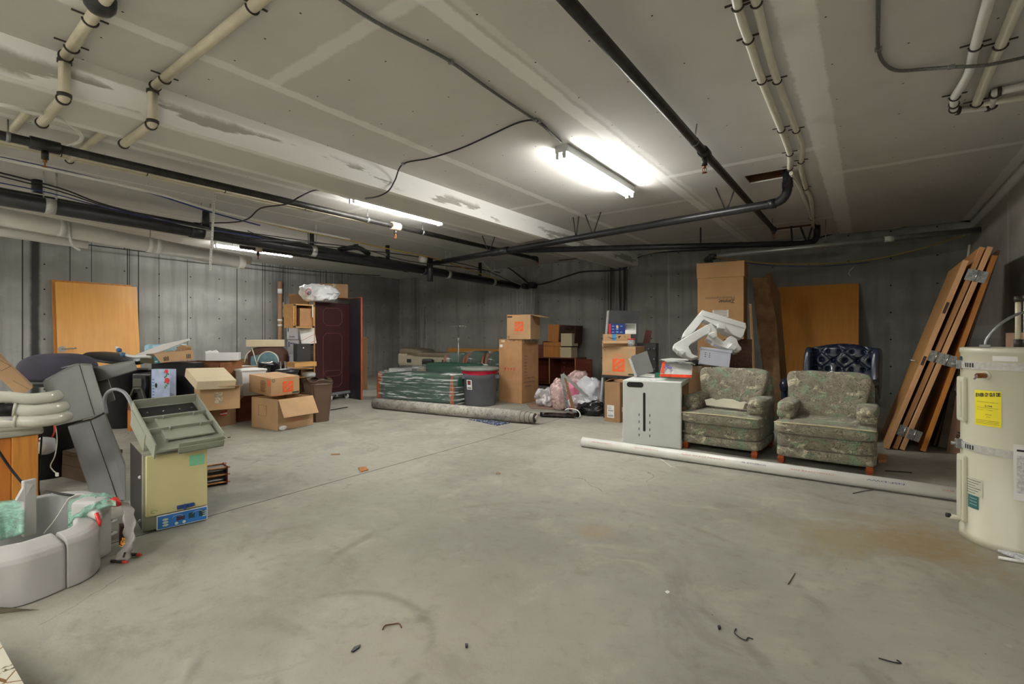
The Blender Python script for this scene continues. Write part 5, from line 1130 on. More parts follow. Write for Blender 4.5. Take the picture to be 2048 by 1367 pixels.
# ------------------------------------------------------------------ grey trash can
p = G(960, 808.5); rb, rt = 62/970*depth(p)/2, 74/970*depth(p)/2; hc_ = hat(p, 733)
th = thing('trash_can', 'large grey round trash can with pink-red liner and biohazard sticker', 'trash can', p)
M_CAN = mat('can_grey', (92, 94, 100), .5, var=.06)
MB().lathe([(rb*.95, 0), (rb, .02), (rt*.93, hc_*.70), (rt*.95, hc_*.71), (rt*.95, hc_*.86), (rt*.9, hc_*.9)], 40).build('body', M_CAN, th)
b = MB(); n = 48
b.grid(lambda u, v_: Vector((math.cos(u*2*PI)*(rt*(.97+.02*math.sin(u*31)*(1-v_))), math.sin(u*2*PI)*(rt*(.97+.02*math.sin(u*31)*(1-v_))), hc_*(.83+.10*v_)+.012*math.sin(u*13)*(1-v_))), n, 4, thick=.004); b.build('liner', mat('liner_red', (212, 36, 70), .3, bump=.4, bscale=25), th)
lid = MB().lathe([(rt*.99, hc_*.915), (rt*1.03, hc_*.93), (rt*1.03, hc_*.965), (rt*.97, hc_*.99), (rt*.6, hc_*.995), (.001, hc_)], 40).build('lid', mat('lid_grey', (128, 134, 126), .55, var=.08), th)
tc = math.atan2(-p.y, -p.x)
for s in (-1.25, 1.25):
    a_ = tc+s; MB().box(-.02, .05, -.07, .07, hc_*.70, hc_*.80, bev=.01, M=T(math.cos(a_)*rt*.93, math.sin(a_)*rt*.93, 0) @ R(a_)).build('handle', M_CAN, th)
a_ = tc-.62; st = MB().box(-.001, .003, -.055, .055, .0, .17, M=T(math.cos(a_)*rt*.935, math.sin(a_)*rt*.935, hc_*.44) @ R(a_) @ R(.08, 'Y')).build('sticker', M_PAPER, th)
MB().box(.003, .0045, -.035, .03, .085, .155, M=T(math.cos(a_)*rt*.935, math.sin(a_)*rt*.935, hc_*.44) @ R(a_) @ R(.08, 'Y')).build('black_square', M_BLACKINK, st)
b = MB(); Ms_ = T(math.cos(a_)*rt*.935, math.sin(a_)*rt*.935, hc_*.44) @ R(a_) @ R(.08, 'Y') @ T(.0055, -.002, .12)
for k in range(3): g = PI/2+k*2*PI/3; b.tube([(0, .012*math.cos(g)+.012*math.cos(j*PI/5+g-1.3), .012*math.sin(g)+.012*math.sin(j*PI/5+g-1.3)) for j in range(9)], .0035, 5, M=Ms_)
b.build('hazard_mark', mat('hazard_red', (220, 30, 30), .5), st); MB().box(.003, .0045, -.04, .04, .02, .035, M=T(math.cos(a_)*rt*.935, math.sin(a_)*rt*.935, hc_*.44) @ R(a_) @ R(.08, 'Y')).build('printed_line', M_BLACKINK, st)
# ------------------------------------------------------------------ wrapped green sofa
M_GREEN = mat('green_fabric', (30, 70, 54), .75, var=.12, bump=.1); M_ARMW = wood('arm_wood', (168, 84, 36), (120, 52, 20), .35, 2)
a, c_ = G(754, 799), G(915, 812.6); Mv, wv = frame_of(a, c_); hs = hat(a, 742)
th = thing('sofa', 'dark green sofa with wooden arms wrapped in clear stretch film', 'sofa', M=Mv)
MB().box(.06, wv-.08, .02, .92, .03, hs*.62, bev=.03).build('base', M_GREEN, th)
MB().sup(wv/2-.05, .40, .13, .2, .25, M=T(wv/2-.01, .42, hs*.72)).build('seat_cushion', M_GREEN, th)
MB().sup(wv*.36, .16, .16, .3, .3, M=T(wv*.62, .98, hs*.98)).build('back_cushion', M_GREEN, th)
def armc(x):
    b = MB(); b.prism([(0, 0), (.06, 0), (.075, hs*.5), (.065, hs*.85), (.035, hs*1.0), (.005, hs*.85), (-.01, hs*.5)], -.05, .0, M=T(x, .0, 0) @ R(PI/2, 'X')); b.box(x, x+.05, .0, .9, hs*.8, hs*.88, bev=.01); return b
armc(0).build('arm', M_ARMW, th); armc(wv-.16).build('arm', M_ARMW, th)
MB().sup(.07, .3, .14, .5, .5, M=T(wv-.05, .3, hs*.78)).build('side_bolster', M_GREEN, th)
def wrapf(p):
    q = p.copy(); q += mnoise.noise_vector(Vector((p.x*1.5, p.y*2, p.z*9)))*.012; k = max(0, q.y)/.6; q.z += .13*k*(q.z > 0)*(.35+.65*min(1, max(0, (q.x+wv/2)/wv*1.5))); return q
M_WRAP = film('stretch_film', (244, 248, 246), .93, .10, (.6, .6, 9), 3.0, (.50, .66))  # white bands painted in as the bright highlights of the wrap
MB().sup(wv/2+.015, .58, hs*.5+.01, .12, .15, 72, 40, M=T(wv/2, .54, hs*.5+.02), fn=wrapf).build('stretch_film', M_WRAP, th)
# ------------------------------------------------------------------ examination table, drip pole, chairs behind
Mg, wg = df((792, 800), 12.6, (985, 800), 11.3, 0); hg = lambda py: EYE+(HY-py)/F*12.3
th = thing('examination_table', 'beige padded medical examination table behind the wrapped sofa', 'examination table', M=Mg)
M_PAD = mat('pad_beige', (118, 104, 86), .5, var=.08); M_SHELL = mat('shell_beige', (166, 158, 138), .45, var=.05)
z0 = hg(722); z1 = hg(708)
MB().sup(wg/2-.12, .33, .06, .25, .4, M=T(wg/2+.1, .35, z1-.01)).build('mattress', M_PAD, th)
def hd_(p): q = p.copy(); q.z += -.10*(q.x > 0)*q.x*1.2; return q
MB().sup(.42, .33, .085, .4, .4, M=T(.42, .35, z1+.07), fn=hd_).build('head_section', M_PAD, th)
MB().box(.05, wg-.05, .04, .66, z0-.12, z1-.03, bev=.03).build('frame_shell', M_SHELL, th)
MB().box(.03, .35, .02, .68, z0-.10, z1+.02, bev=.05).build('head_shell', M_SHELL, th)
for x in (.33, 1.42): MB().box(x, x+.13, .03, .045, z0-.04, z0+.05).build('side_recess', M_DARK, th)
MB().box(.86, 1.2, -.06, .03, z0-.14, z0+.07, bev=.04).build('black_pad', M_DARK, th)
MB().box(.5, wg-.5, .2, .5, .12, z0-.1, bev=.02).build('pedestal', M_SHELL, th); MB().box(.2, wg-.2, .1, .6, 0, .12, bev=.02).build('base', M_SHELL, th)
tr_ = MB().box(-.10, .44, -.16, .10, hg(745), hg(737), bev=.012).build('side_tray', M_WHITEP, th); MB().box(-.05, .38, -.1, .05, hg(747)-.02, hg(745)).build('tray_rail', M_DARK, tr_); MB().box(.22, .26, -.03, .03, hg(760)-.3, hg(747)).build('tray_post', M_DARK, tr_)
q = D(917, 800, 10.75); q.z = 0; th = thing('drip_pole', 'thin chrome medical drip pole with two hooks behind the wrapped sofa', 'pole', q)
zt_ = hat(q, 649); MB().tube([(0, 0, .05), (0, 0, zt_-.02)], .009, 10).build('pole', M_CHROME, th); w_ = .155
MB().tube([(0, 0, hat(q, 678)-.03), (0, 0, hat(q, 678)+.03)], .017, 12).build('clamp_collar', M_WHITEP, th)
b = MB(); 
for s in (-1, 1): b.tube(smooth_pts([Vector((0, 0, zt_-.03)), RGT*s*w_*.6+Vector((0, 0, zt_-.03)), RGT*s*w_+Vector((0, 0, zt_-.035)), RGT*s*w_*1.03+Vector((0, 0, zt_-.06)), RGT*s*w_*.9+Vector((0, 0, zt_-.075))], 5), .005, 8)
b.tube([(0, 0, zt_-.04), (0, 0, zt_)], .006, 8); b.build('hook_bar', M_CHROME, th)
b = MB(); 
for k in range(5): b.bar((0, 0, .06), (.25*math.cos(k*1.257), .25*math.sin(k*1.257), .04), .03, .02)
b.build('base', M_GALV, th)
th = thing('plank', 'long orange plank leaning on the back wall behind the examination table', 'board', M=T(PY(895, 697, 10.55).x, 10.58, 0)); pe = PY(1000, 700, 10.55).x-PY(895, 697, 10.55).x
MB().box(0, pe, 0, .04, hat((PY(950, 700, 10.55).x, 10.55), 706)-.9, hat((PY(950, 700, 10.55).x, 10.55), 697)).build('plank', M_DOOR, th)
for i, (pa, pb, Z, pt, lb) in enumerate(((888, 930, 10.95, 705, 'leftmost'), (932, 968, 10.9, 702, 'middle'), (972, 1006, 10.6, 703, 'rightmost'))):
    M5, w5 = df((pa, 800), Z, (pb, 800), Z-.15, 0); h5 = hat(M5.translation, pt)
    th = thing('wrapped_chair', lb+' of the film-wrapped green chairs with wooden arms behind the trash can', 'chair', M=M5)
    MB().box(.04, w5-.04, .0, .5, .12, h5*.6, bev=.04).build('seat', M_GREEN, th); MB().sup(w5/2-.02, .11, h5*.28, .3, .3, M=T(w5/2, .32, h5*.72)).build('backrest', M_GREEN, th)
    for x in (0, w5-.04):
        b = MB(); b.tube(smooth_pts([(x+.02, -.02, h5*.2), (x+.02, -.06, h5*.6), (x+.02, .02, h5*.86), (x+.02, .2, h5*.93)], 5), .028, 8); b.build('arm', M_ARMW, th)
    for x in (.05, w5-.05):
        for y in (.05, .45): MB().box(x-.02, x+.02, y-.02, y+.02, 0, .13).build('leg', M_ARMW, th)
    MB().sup(w5/2+.005, .33, h5*.5+.01, .3, .3, 30, 20, M=T(w5/2, .22, h5*.5+.01), fn=lambda p: lump(p, .02, 6)).build('stretch_film', film('film_soft', (220, 226, 224), .88, .15, (.8, .8, 3), 4, (.56, .68), .3), th)
# ------------------------------------------------------------------ small litter on the floor
def litter(name, label, cat, px, py, pts, m, h=.006):
    o = G(px, py); th = thing(name, label, cat, o); MB().wprism([G(px+x, py+y)-o+Vector((0, 0, .001)) for x, y in pts], (0, 0, h)).build('piece', m, th)
litter('wood_scrap', 'small orange wood scrap with a hole lying on the floor joint', 'scrap', 727, 940, ((-11, -4), (5, -6), (10, 0), (-5, 4)), M_ODRAW, .008)
litter('cardboard_scrap', 'small brown scrap on the floor to the left of the floor joint', 'scrap', 671, 909, ((-9, -1), (9, -2), (9, 0), (-8, 1)), M_KRAFT2)
litter('cardboard_scrap', 'small pinkish scrap on the open floor in the middle', 'scrap', 996, 946, ((-4, -2), (4, -1), (5, 2), (-4, 2)), mat('sheet_rosy', (0, 0, 0)))
litter('wood_scrap', 'small wood block on the floor beside the right armchair', 'scrap', 1765, 920, ((-8, -6), (8, -6), (8, 4), (-8, 5)), M_DEDGE, .03)
litter('paper_scrap', 'round white speck on the floor near the middle bottom', 'scrap', 1335, 1184, ((-5, -1), (0, -3), (5, 0), (0, 3)), M_PAPER, .002)
litter('pebble', 'small black pebble on the floor near the bottom centre-right', 'pebble', 1438, 1257, ((-3, -2), (2, -3), (4, 1), (-1, 3)), M_DARK, .01)
litter('debris_clump', 'black clump of debris on the floor below the middle', 'debris', 933, 1293, ((-3, -2), (3, -2), (2, 3), (-2, 3)), M_DARK, .01)
litter('debris_clump', 'dark smear of debris on the floor at bottom left of centre', 'debris', 712, 1298, ((-10, 6), (-4, -2), (9, -7), (7, -2), (-6, 7)), M_DARK, .006)
def wire(label, pts, m, r=.0025, name='wire_scrap'):
    P = [G(x, y)+Vector((0, 0, r+.001)) for x, y in pts]; th = thing(name, label, 'wire', P[0]); MB().tube([p-P[0] for p in smooth_pts(P, 5)], r, 6).build('wire', m, th)
wire('bent reddish-brown wire scrap on the floor at lower left of centre', ((765, 1260), (770, 1252), (785, 1249), (798, 1248), (803, 1256)), mat('rust_wire', (96, 44, 32), .6))
wire('curly black wire scrap on the floor at lower right of centre', ((1472, 1258), (1469, 1266), (1480, 1276), (1492, 1281), (1496, 1276), (1506, 1279)), M_DARK)
wire('short black wire scrap on the floor near the bottom right', ((1757, 1317), (1775, 1322), (1790, 1326), (1802, 1327), (1794, 1321)), M_DARK)
wire('thin straight twig on the floor right of the middle', ((1576, 1169), (1590, 1147)), mat('twig', (84, 72, 50), .8), .002)
wire('thin black stick on the floor before the white pipe', ((1706, 987), (1725, 983), (1746, 980)), M_DARK, .003)
wire('dark splinter of wood on the shaded floor right of the armchairs', ((1770, 942), (1800, 944), (1824, 946)), M_DARK, .005)
wire('white thread on the floor left of the armchairs', ((1318, 916), (1328, 923), (1340, 932), (1344, 934)), M_PAPER, .003)
a, b_ = G(661, 820.5), G(695, 814.5); th = thing('thin_rod', 'thin dark rod lying on the floor right of the brown bin', 'rod', (a.x, a.y, 0)); MB().tube([(0, 0, .008), (b_.x-a.x, b_.y-a.y, .008)], .008, 8).build('rod', M_DARK, th)
p = G(2030, 1122); th = thing('plastic_tube', 'white plastic tube end in clear film on the floor by the water heater', 'tube', p); MB().tube([G(1997, 1118)-p+Vector((0, 0, .01)), G(2080, 1132)-p+Vector((0, 0, .01))], .009, 10).build('tube', M_PVC, th)
MB().sup(.12, .03, .012, .6, .6, 24, 10, M=T(.05, .03, .013) @ R(-.6), fn=lambda p: lump(p, .01, 20)).build('film', film('clear_bag', (0, 0, 0)), th)
def blockP(name, pts, dv, m, parent, org, bev=.01, seg=2):
    """outline points (world) pushed back along dv, edges softened"""
    b = MB(); b.wprism([Vector(p)-Vector(org) for p in pts], dv); 
    if bev: bmesh.ops.bevel(b.bm, geom=b.bm.edges[:], offset=bev, segments=seg, affect='EDGES', profile=.5)
    return b.build(name, m, parent)
# ------------------------------------------------------------------ doors on the left wall
def leftdoor(label, pxl, pxr, pyt, off, m, lever=False):
    xw = WX0+off; a, b_ = PX(pxl, pyt, xw), PX(pxr, pyt, xw); y0, y1 = min(a.y, b_.y), max(a.y, b_.y); zt = PX(pxl, pyt, xw).z; ln = .14
    M = T(xw+.32, y0, 0) @ R(-math.asin(.30/zt), 'Y')
    th = thing('loose_door', label, 'door', M=M); MB().box(-.044, 0, 0, y1-y0, .0, zt, bev=.002, seg=1).build('slab', m, th)
    MB().box(-.042, -.002, (y1-y0)*.44, (y1-y0)*.72, zt, zt+.004).build('top_plate', M_GALV, th)
    if lever:
        Mi = M.inverted(); o_ = Mi @ Vector((0, 0, EYE)); d_ = Mi.to_3x3() @ ray(124, 698); q = o_+d_*(-o_.x/d_.x)
        MB().tube([(0, q.y, q.z), (.012, q.y, q.z)], .056, 24).build('rose_plate', mat('satin_metal', (150, 150, 152), .55, metal=.5, var=.1), th)
        MB().tube(smooth_pts([(.01, q.y, q.z), (.06, q.y, q.z), (.075, q.y+.03, q.z), (.075, q.y+.19, q.z+.01)], 5), .014, 12).build('lever_handle', M_CHROME, th)
    return th
M_DL = wood('door_left', (216, 158, 80), (186, 124, 54), .38, 1.3, amount=.3)
leftdoor('front birch door with chrome lever leaning on the left wall', 110, 273, 561, .10, M_DL, True)
leftdoor('second birch door just behind the lever door on the left wall', 103, 262, 557, .04, M_ODRAW)
# ------------------------------------------------------------------ white curved equipment cover at lower left
M_COV = mat('cover_white', (186, 184, 182), .5, var=.03, bump=.08, bscale=180); M_COVI = mat('cover_inside', (168, 168, 168), .6, var=.05)
p0 = G(132, 1178); th = thing('equipment_cover', 'large white curved plastic machine cover lying on the floor at lower left', 'machine cover', p0)
def sweep(path, prof, name, m, n=6):
    q_ = []
    for (u0, w0), (u1, w1) in zip(prof, prof[1:]+prof[:1]):
        l_ = math.hypot(u1-u0, w1-w0); q_.append((u0, w0))
        if l_ > .02:
            for k_ in (.005/l_, 1-.005/l_): q_.append((u0+(u1-u0)*k_, w0+(w1-w0)*k_))
    prof = q_
    P = smooth_pts(path, n); N = len(P); b = MB(); rows = []
    for i, p in enumerate(P):
        t_ = (P[min(i+1, N-1)]-P[max(i-1, 0)]); t_.z = 0; t_.normalize(); inn = Vector((-t_.y, t_.x, 0))
        rows.append([b.bm.verts.new(p-p0+inn*u+Vector((0, 0, z))) for u, z in prof])
    for A, B in zip(rows, rows[1:]):
        for k in range(len(prof)): b.bm.faces.new((A[k], A[(k+1) % len(prof)], B[(k+1) % len(prof)], B[k])).smooth = True
    b.bm.faces.new(rows[0]); b.bm.faces.new(list(reversed(rows[-1]))); return b.build(name, m, th)
prof = [(0, .004), (0, .20), (.008, .222), (.028, .236), (.10, .262), (.115, .262), (.125, .25), (.125, .23), (.05, .20), (.035, .004)]
sweep([G(-300, 1290), G(-160, 1262), G(-60, 1240), G(0, 1223), G(60, 1207), G(131, 1178)], prof, 'front_panel', M_COV)
pr2 = [(0, .004), (0, .215), (.01, .238), (.03, .25), (.09, .262), (.10, .262), (.11, .25), (.11, .23), (.05, .2), (.035, .004)]
sweep([G(135, 1177), G(160, 1167), G(183, 1154), G(197, 1140), G(201, 1128), G(196, 1112)], pr2, 'corner_panel', M_COV)
a, b_ = G(196, 1124), G(228, 1106); Me, we = frame_of(a-p0, b_-p0); eo = MB().box(0, we, 0, .16, 0, .335, bev=.03, seg=3).build('end_panel', M_COV, th, M=Me)
for z in (.10, .17): MB().tube([(we, .03, z), (we+.05, .03, z), (we+.06, .08, z)], .009, 8).build('rod', M_WHITEP, eo)
MB().box(we, we+.05, .05, .18, .01, .31, bev=.01).build('dark_recess', M_DARK, eo)
bk = [G(-200, 1060, .27), G(-60, 1022, .27), G(40, 1004, .27), G(110, 990, .27), G(160, 988, .27), G(196, 1000, .27)]
bk = [Vector((p.x, p.y, 0)) for p in bk]
sweep(bk, [(0, .004), (0, .268), (.004, .273), (.040, .277), (.046, .272), (.046, .26), (.03, .25), (.03, .004)], 'back_panel', M_COVI, 5)
q = G(118, 986, .277); MB().box(-.13, .13, -.010, .010, .270, .282, bev=.006, M=T(q.x-p0.x, q.y-p0.y, 0) @ R(.33)).build('slot', M_SLOT, th)
q = G(58, 1000, .3); MB().box(-.015, .015, -.03, .03, .1, .42, bev=.006, M=T(q.x-p0.x, q.y-p0.y, 0) @ R(.3)).build('upright_bracket', M_COV, th)
q2 = G(38, 1004, .3); o = MB(); o.bar(Vector((q.x, q.y, .40))-p0, Vector((q2.x, q2.y, .31))-p0, .04, .03); o.build('bracket_arm', M_COV, th)
for px0, px1, py in ((5, 14, 1080), (27, 52, 1072)): a, b_ = D(px0, py, 2.85), D(px1, py-5, 2.88); MB().bar(a-p0, b_-p0, .01, .012).build('slot', M_SLOT, th)
o = MB(); o.grid(lambda u, v: G(-40+85*u, 1232-10*u)-p0+Vector((0, 0, .001+.035*v*(1-u)))+Vector((.05, .05, 0))*v, 12, 4, thick=.004); o.build('loose_lining', mat('lining', (140, 132, 114), .9, bump=.5, bscale=30), th)
M_GF = film('green_film', (176, 226, 206), .60, .2, (2, 2, 7), 6, (.35, .7), .25)
g0 = D(20, 1050, 2.75); thg = thing('stretch_wrap', 'pale green stretch film hanging over the left part of the white cover', 'film', g0)
MB().grid(lambda u, v: D(-25+75*u, 1004-u*8+ (90-v*6-u*14)*v, 2.80-.04*math.sin(u*9)*v-.1*v)-g0, 20, 12, thick=.002).build('film', M_GF, thg)
g0 = D(185, 1020, 2.8); thg = thing('stretch_wrap', 'pale green stretch film bunched over the right corner of the white cover', 'film', g0)
MB().grid(lambda u, v: D(136+96*u, 1003-18*math.sin(u*2.4)+ (62-42*u)*v+6*mnoise.noise(Vector((u*5, v*4, 1))), 2.86-.22*math.sin(v*2)+.05*mnoise.noise(Vector((u*6, v*5, 3))))-g0, 26, 16, thick=.003).build('film', M_GF, thg)
MB().grid(lambda u, v: D(138+30*u, 1020+62*v-10*u, 2.82)-g0, 10, 10, thick=.002).build('film_side', M_GF, thg)
g0 = D(245, 1050, 2.72); thg = thing('padded_mailer', 'white and red padded mailer strip hanging down the right end of the white cover', 'packaging', g0)
rb = smooth_pts([D(228, 998, 2.8), D(244, 1004, 2.74), D(256, 1022, 2.68), D(262, 1050, 2.64), D(260, 1078, 2.62), D(250, 1100, 2.62), D(240, 1119, 2.63)], 5)
b = MB(); NR = len(rb)-1
b.grid(lambda u, v: rb[int(round(u*NR))]-g0+(RGT*(v-.5)*.062*(1-.2*math.sin(u*NR*1.3)))+FWD*(.03*math.sin(v*6+u*9)*.5)+Vector((0, 0, .012*math.cos(v*3))), NR, 8, thick=.008); b.build('mailer', mat('mailer_white', (200, 196, 194), .4, var=.1, bump=.5, bscale=20), thg)
b = MB(); b.tube([D(215, 1006, 2.72)-g0, D(228, 1003, 2.7)-g0, D(240, 1008, 2.68)-g0], [.012, .028, .01], 8); b.build('red_tape', mat('tape_red', (196, 36, 34), .4), thg)
b = MB(); b.tube([D(178, 1030, 2.7)-g0, D(190, 1024, 2.66)-g0, D(197, 1034, 2.62)-g0], [.02, .03, .016], 8); b.build('torn_corner', mat('mailer_white', (0, 0, 0)), thg)
b = MB(); b.tube([D(193, 1026, 2.6)-g0, D(199, 1044, 2.58)-g0, D(200, 1052, 2.58)-g0], [.010, .010, .004], 6); b.build('red_tape', mat('tape_red', (0, 0, 0)), thg)
MB().grid(lambda u, v: D(238+14*u, 1046+46*v, 2.66)-g0, 4, 6, thick=.004).build('brown_label', mat('label_brown', (56, 26, 20), .5), thg)
text('ups', .05, .03, mat('label_gold', (214, 140, 40), .5), thg, T(*(D(247, 1084, 2.60)-g0)) @ R(YAW) @ R(PI/2, 'X') @ R(1.2), 'lettering', .02)
MB().bar(D(247, 1114, 2.585)-g0, D(250, 1104, 2.585)-g0, .008, .004).build('printed_bar', M_BLACKINK, thg)
for i, (pa, pb, lb) in enumerate((((262, 1108), (283, 1109), 'upper'), ((232, 1122), (256, 1123), 'lower'))):
    a, b_ = G(*pa, .012), G(*pb, .012); thc = thing('cable_end', lb+' of the two black cable ends with red tips by the white cover', 'cable', a)
    MB().tube([(b_-a)*-.4, (b_-a)*.65], .009, 8).build('sheath', M_DARK, thc); MB().tube([(b_-a)*.62, (b_-a)], [.011, .006], 8).build('red_tip', mat('tip_red', (220, 70, 50), .5), thc)
cable('thin white cord looping over the back of the white cover', [D(88, 1066, 2.85), D(112, 1036, 2.87), D(130, 1008, 2.9), D(140, 995, 2.9), D(160, 988, 2.92), D(172, 990, 2.92)], .004, M_WCABLE)
# ------------------------------------------------------------------ orange cabinet with hoses, tilted carton
M_OAKO = wood('oak_orange', (190, 116, 42), (150, 82, 24), .42, 2)
p = D(76, 1006, 3.62); p.z = 0; pl = D(-60, 1006, 3.35); Mo_, wo_ = frame_of((pl.x, pl.y, 0), p); zo = hat(p, 868)
th = thing('wooden_cabinet', 'orange wooden cabinet at the left edge carrying the white hoses', 'cabinet', M=Mo_)
MB().box(0, wo_-.14, 0, .5, 0, zo, bev=.004).build('body', M_OAKO, th); MB().box(wo_-.139, wo_, -.012, .5, 0, zo, bev=.004).build('corner_post', wood('oak_post', (206, 140, 62), (170, 104, 36), .42, 2), th)
MB().box(-.02, wo_+.03, -.03, .52, zo+.001, zo+.055, bev=.02, seg=3).build('grey_top', mat('top_grey', (160, 158, 146), .6), th)
cable('black cable drooping across the orange cabinet front', [D(-5, 898, 3.3), D(20, 935, 3.38), D(45, 966, 3.42), D(60, 985, 3.46), D(80, 1003, 3.5)], .008)
for i, (py, pe, lb) in enumerate(((795, 70, 'topmost'), (819, 83, 'middle'), (841, 90, 'lowest'))):
    Z = 3.55; a = D(-20, py-2+i*3, Z-.15); e_ = D(pe-12, py+3-i*1, Z); o_ = Vector((a.x, a.y, a.z)); th = thing('hose', lb+' of the three glossy white hoses stacked on the orange cabinet', 'hose', o_)
    r = .043; MB().tube([p-o_ for p in smooth_pts([a, a.lerp(e_, .5)+Vector((0, 0, .004)), e_, e_+FWD*.10+RGT*.035, e_+FWD*.22])], r, 20).build('hose', mat('hose_white', (206, 206, 192), .18, var=.03, coat=.5), th)
    c_ = D(12 if i == 0 else 24+i*2, py, Z-.08); MB().tube([(c_-o_), (c_-o_)+(e_-a).normalized()*.016], r+.006, 20).build('collar', mat('hose_collar', (186, 184, 170), .4), th)
    MB().tube([(a-o_)-(e_-a).normalized()*.02, (c_-o_)+(e_-a).normalized()*.001], r-.003 if i == 2 else r+.0015, 16).build('sleeve', M_WHITEP if i == 2 else M_DARK, th)
c0 = D(66, 775, 3.9); c1 = D(37, 792, 3.75); c2 = D(-25, 688, 3.9)
xa = (c2-c0); h0 = (c1-c0)
th = thing('carton', 'brown cardboard box tilted on its edge at the far left above the hoses', 'box', c0)
rr_ = ray(60, 670); blockP('body', [c0, c1, c1+(c2-c0), c2], Vector((rr_.x, rr_.y, 0)).normalized()*.35, M_KRAFT, th, c0, .002, 1)
nrm = (c1-c0).cross(c2-c0).normalized(); 
if nrm.dot(FWD) > 0: nrm = -nrm
Y = -(c1-c0).normalized(); X = Y.cross(nrm); Mt2 = Matrix((X, Y, nrm)).transposed().to_4x4(); 
def onc(u, v): m_ = Mt2.copy(); m_.translation = (c1-c0)*v+(c2-c0)*u+nrm*.002; return m_
text('HANDLE WITH CARE', .12, .012, M_BLACKINK, th, onc(.14, .42) @ R(PI/2*0), 'lettering'); b = MB(); b.tube([(-.06, -.05, 0), (.06, -.05, 0), (.06, .05, 0), (-.06, .05, 0)], .0025, 4, closed=True, M=onc(.62, .45) @ Matrix.Diagonal((1, 1, .1, 1))); b.build('printed_frame', M_BLACKINK, th)
q = D(38, 748, 4.6); th = thing('red_tab', 'small bright red tab behind the tilted carton at the left', 'tab', q); MB().box(-.03, .03, -.01, .01, -.04, .03, bev=.003).build('tab', mat('tape_red', (0, 0, 0)), th)
# ------------------------------------------------------------------ office chair, grey machine housing, bins behind
q = D(117, 800, 4.75); q.z = 0; th = thing('office_chair', 'dark purple padded office chair behind the grey machine housing', 'office chair', q)
zc1 = hat(q, 706); M_PURP = mat('purple_fabric', (56, 52, 66), .9, var=.1, bump=.3, bscale=200)
MB().sup(.30, .24, .20, .7, .7, 36, 20, M=T(0, 0, zc1-.20) @ R(YAW), fn=lambda p: Vector((p.x, p.y, p.z*(1 if p.z > 0 else .45)))).build('cushion', M_PURP, th)
MB().sup(.28, .23, .04, .6, .6, M=T(0, 0, zc1-.28) @ R(YAW)).build('shell', M_DARK, th)
MB().tube([(0, 0, .08), (0, 0, zc1-.2)], .03, 12).build('gas_post', M_DARK, th)
MB().box(-.22, .22, -.2, .2, .44, .52, bev=.03).build('seat', M_DARK, th)
for k in range(5): a_ = k*2*PI/5; b = MB(); b.tube([(0, 0, .10), (.29*math.cos(a_), .29*math.sin(a_), .07)], [.03, .02], 8); b.build('leg', M_DARK, th); MB().tube([(.29*math.cos(a_), .29*math.sin(a_)-.02, .03), (.29*math.cos(a_), .29*math.sin(a_)+.02, .03)], .03, 12).build('caster', M_DARK, th)
g0 = D(180, 998, 3.72); g0.z = 0
th = thing('machine_housing', 'grey plastic machine housing in two bent sections leaning at the left', 'machine', g0)
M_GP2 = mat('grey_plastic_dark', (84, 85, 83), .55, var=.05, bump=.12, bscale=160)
Zu = 4.0
zu = lambda py: Zu+.15-(py-730)*.0013
zl = lambda py: Zu-(py-835)*.0022
DU = lambda x, y: D(x, y, zu(y))
DL = lambda x, y: D(x, y, zl(y))
up = [DU(85, 763), DU(148, 730), DU(159, 729), DU(190, 833), DU(112, 852)]
away = lambda x, l: (lambda r_: Vector((r_.x, r_.y, 0)).normalized()*l)(ray(x, 670))
blockP('upper_section', up, away(165, .32), M_GREYP, th, g0, .008)
up2 = [DU(159.5, 729), DU(184, 730), DU(213, 822), DU(190.5, 833)]
blockP('upper_side', up2, away(165, .32), M_GREYP, th, g0, .008)
lo = [DL(135, 853), DL(181, 841), DL(236, 1000), DL(184, 1000)]
blockP('lower_section', lo, away(225, .15), M_GP2, th, g0, .006)
lo2 = [DL(181.6, 841), DL(210, 828), DL(251, 932), DL(252, 1000), DL(236.6, 1000)]
blockP('lower_side', lo2, away(225, .15), M_GP2, th, g0, .006)
blockP('arm', [D(182, 736, Zu+.32), D(268, 721, Zu+.35), D(275, 740, Zu+.35), D(195, 764, Zu+.30)], away(270, .2), M_GREYP, th, g0, .012)
blockP('bracket', [D(190, 765, Zu+.35), D(216, 758, Zu+.38), D(231, 800, Zu+.36), D(212, 806, Zu+.33)], away(230, .12), M_GREYP, th, g0, .006)
MB().tube([p-g0 for p in smooth_pts([D(213, 826, Zu-.02), D(209, 800, Zu-.06), D(216, 784, Zu-.08), D(232, 778, Zu-.1), D(250, 786, Zu-.14), D(263, 808, Zu-.2), D(268, 830, Zu-.25)])], .013, 12).build('grey_hose', mat('hose_grey', (128, 130, 134), .35), th)
MB().bar(D(124, 735, Zu+.12)-g0, D(148, 729, Zu+.14)-g0, .02, .006).build('metal_tab', M_GALV, th)
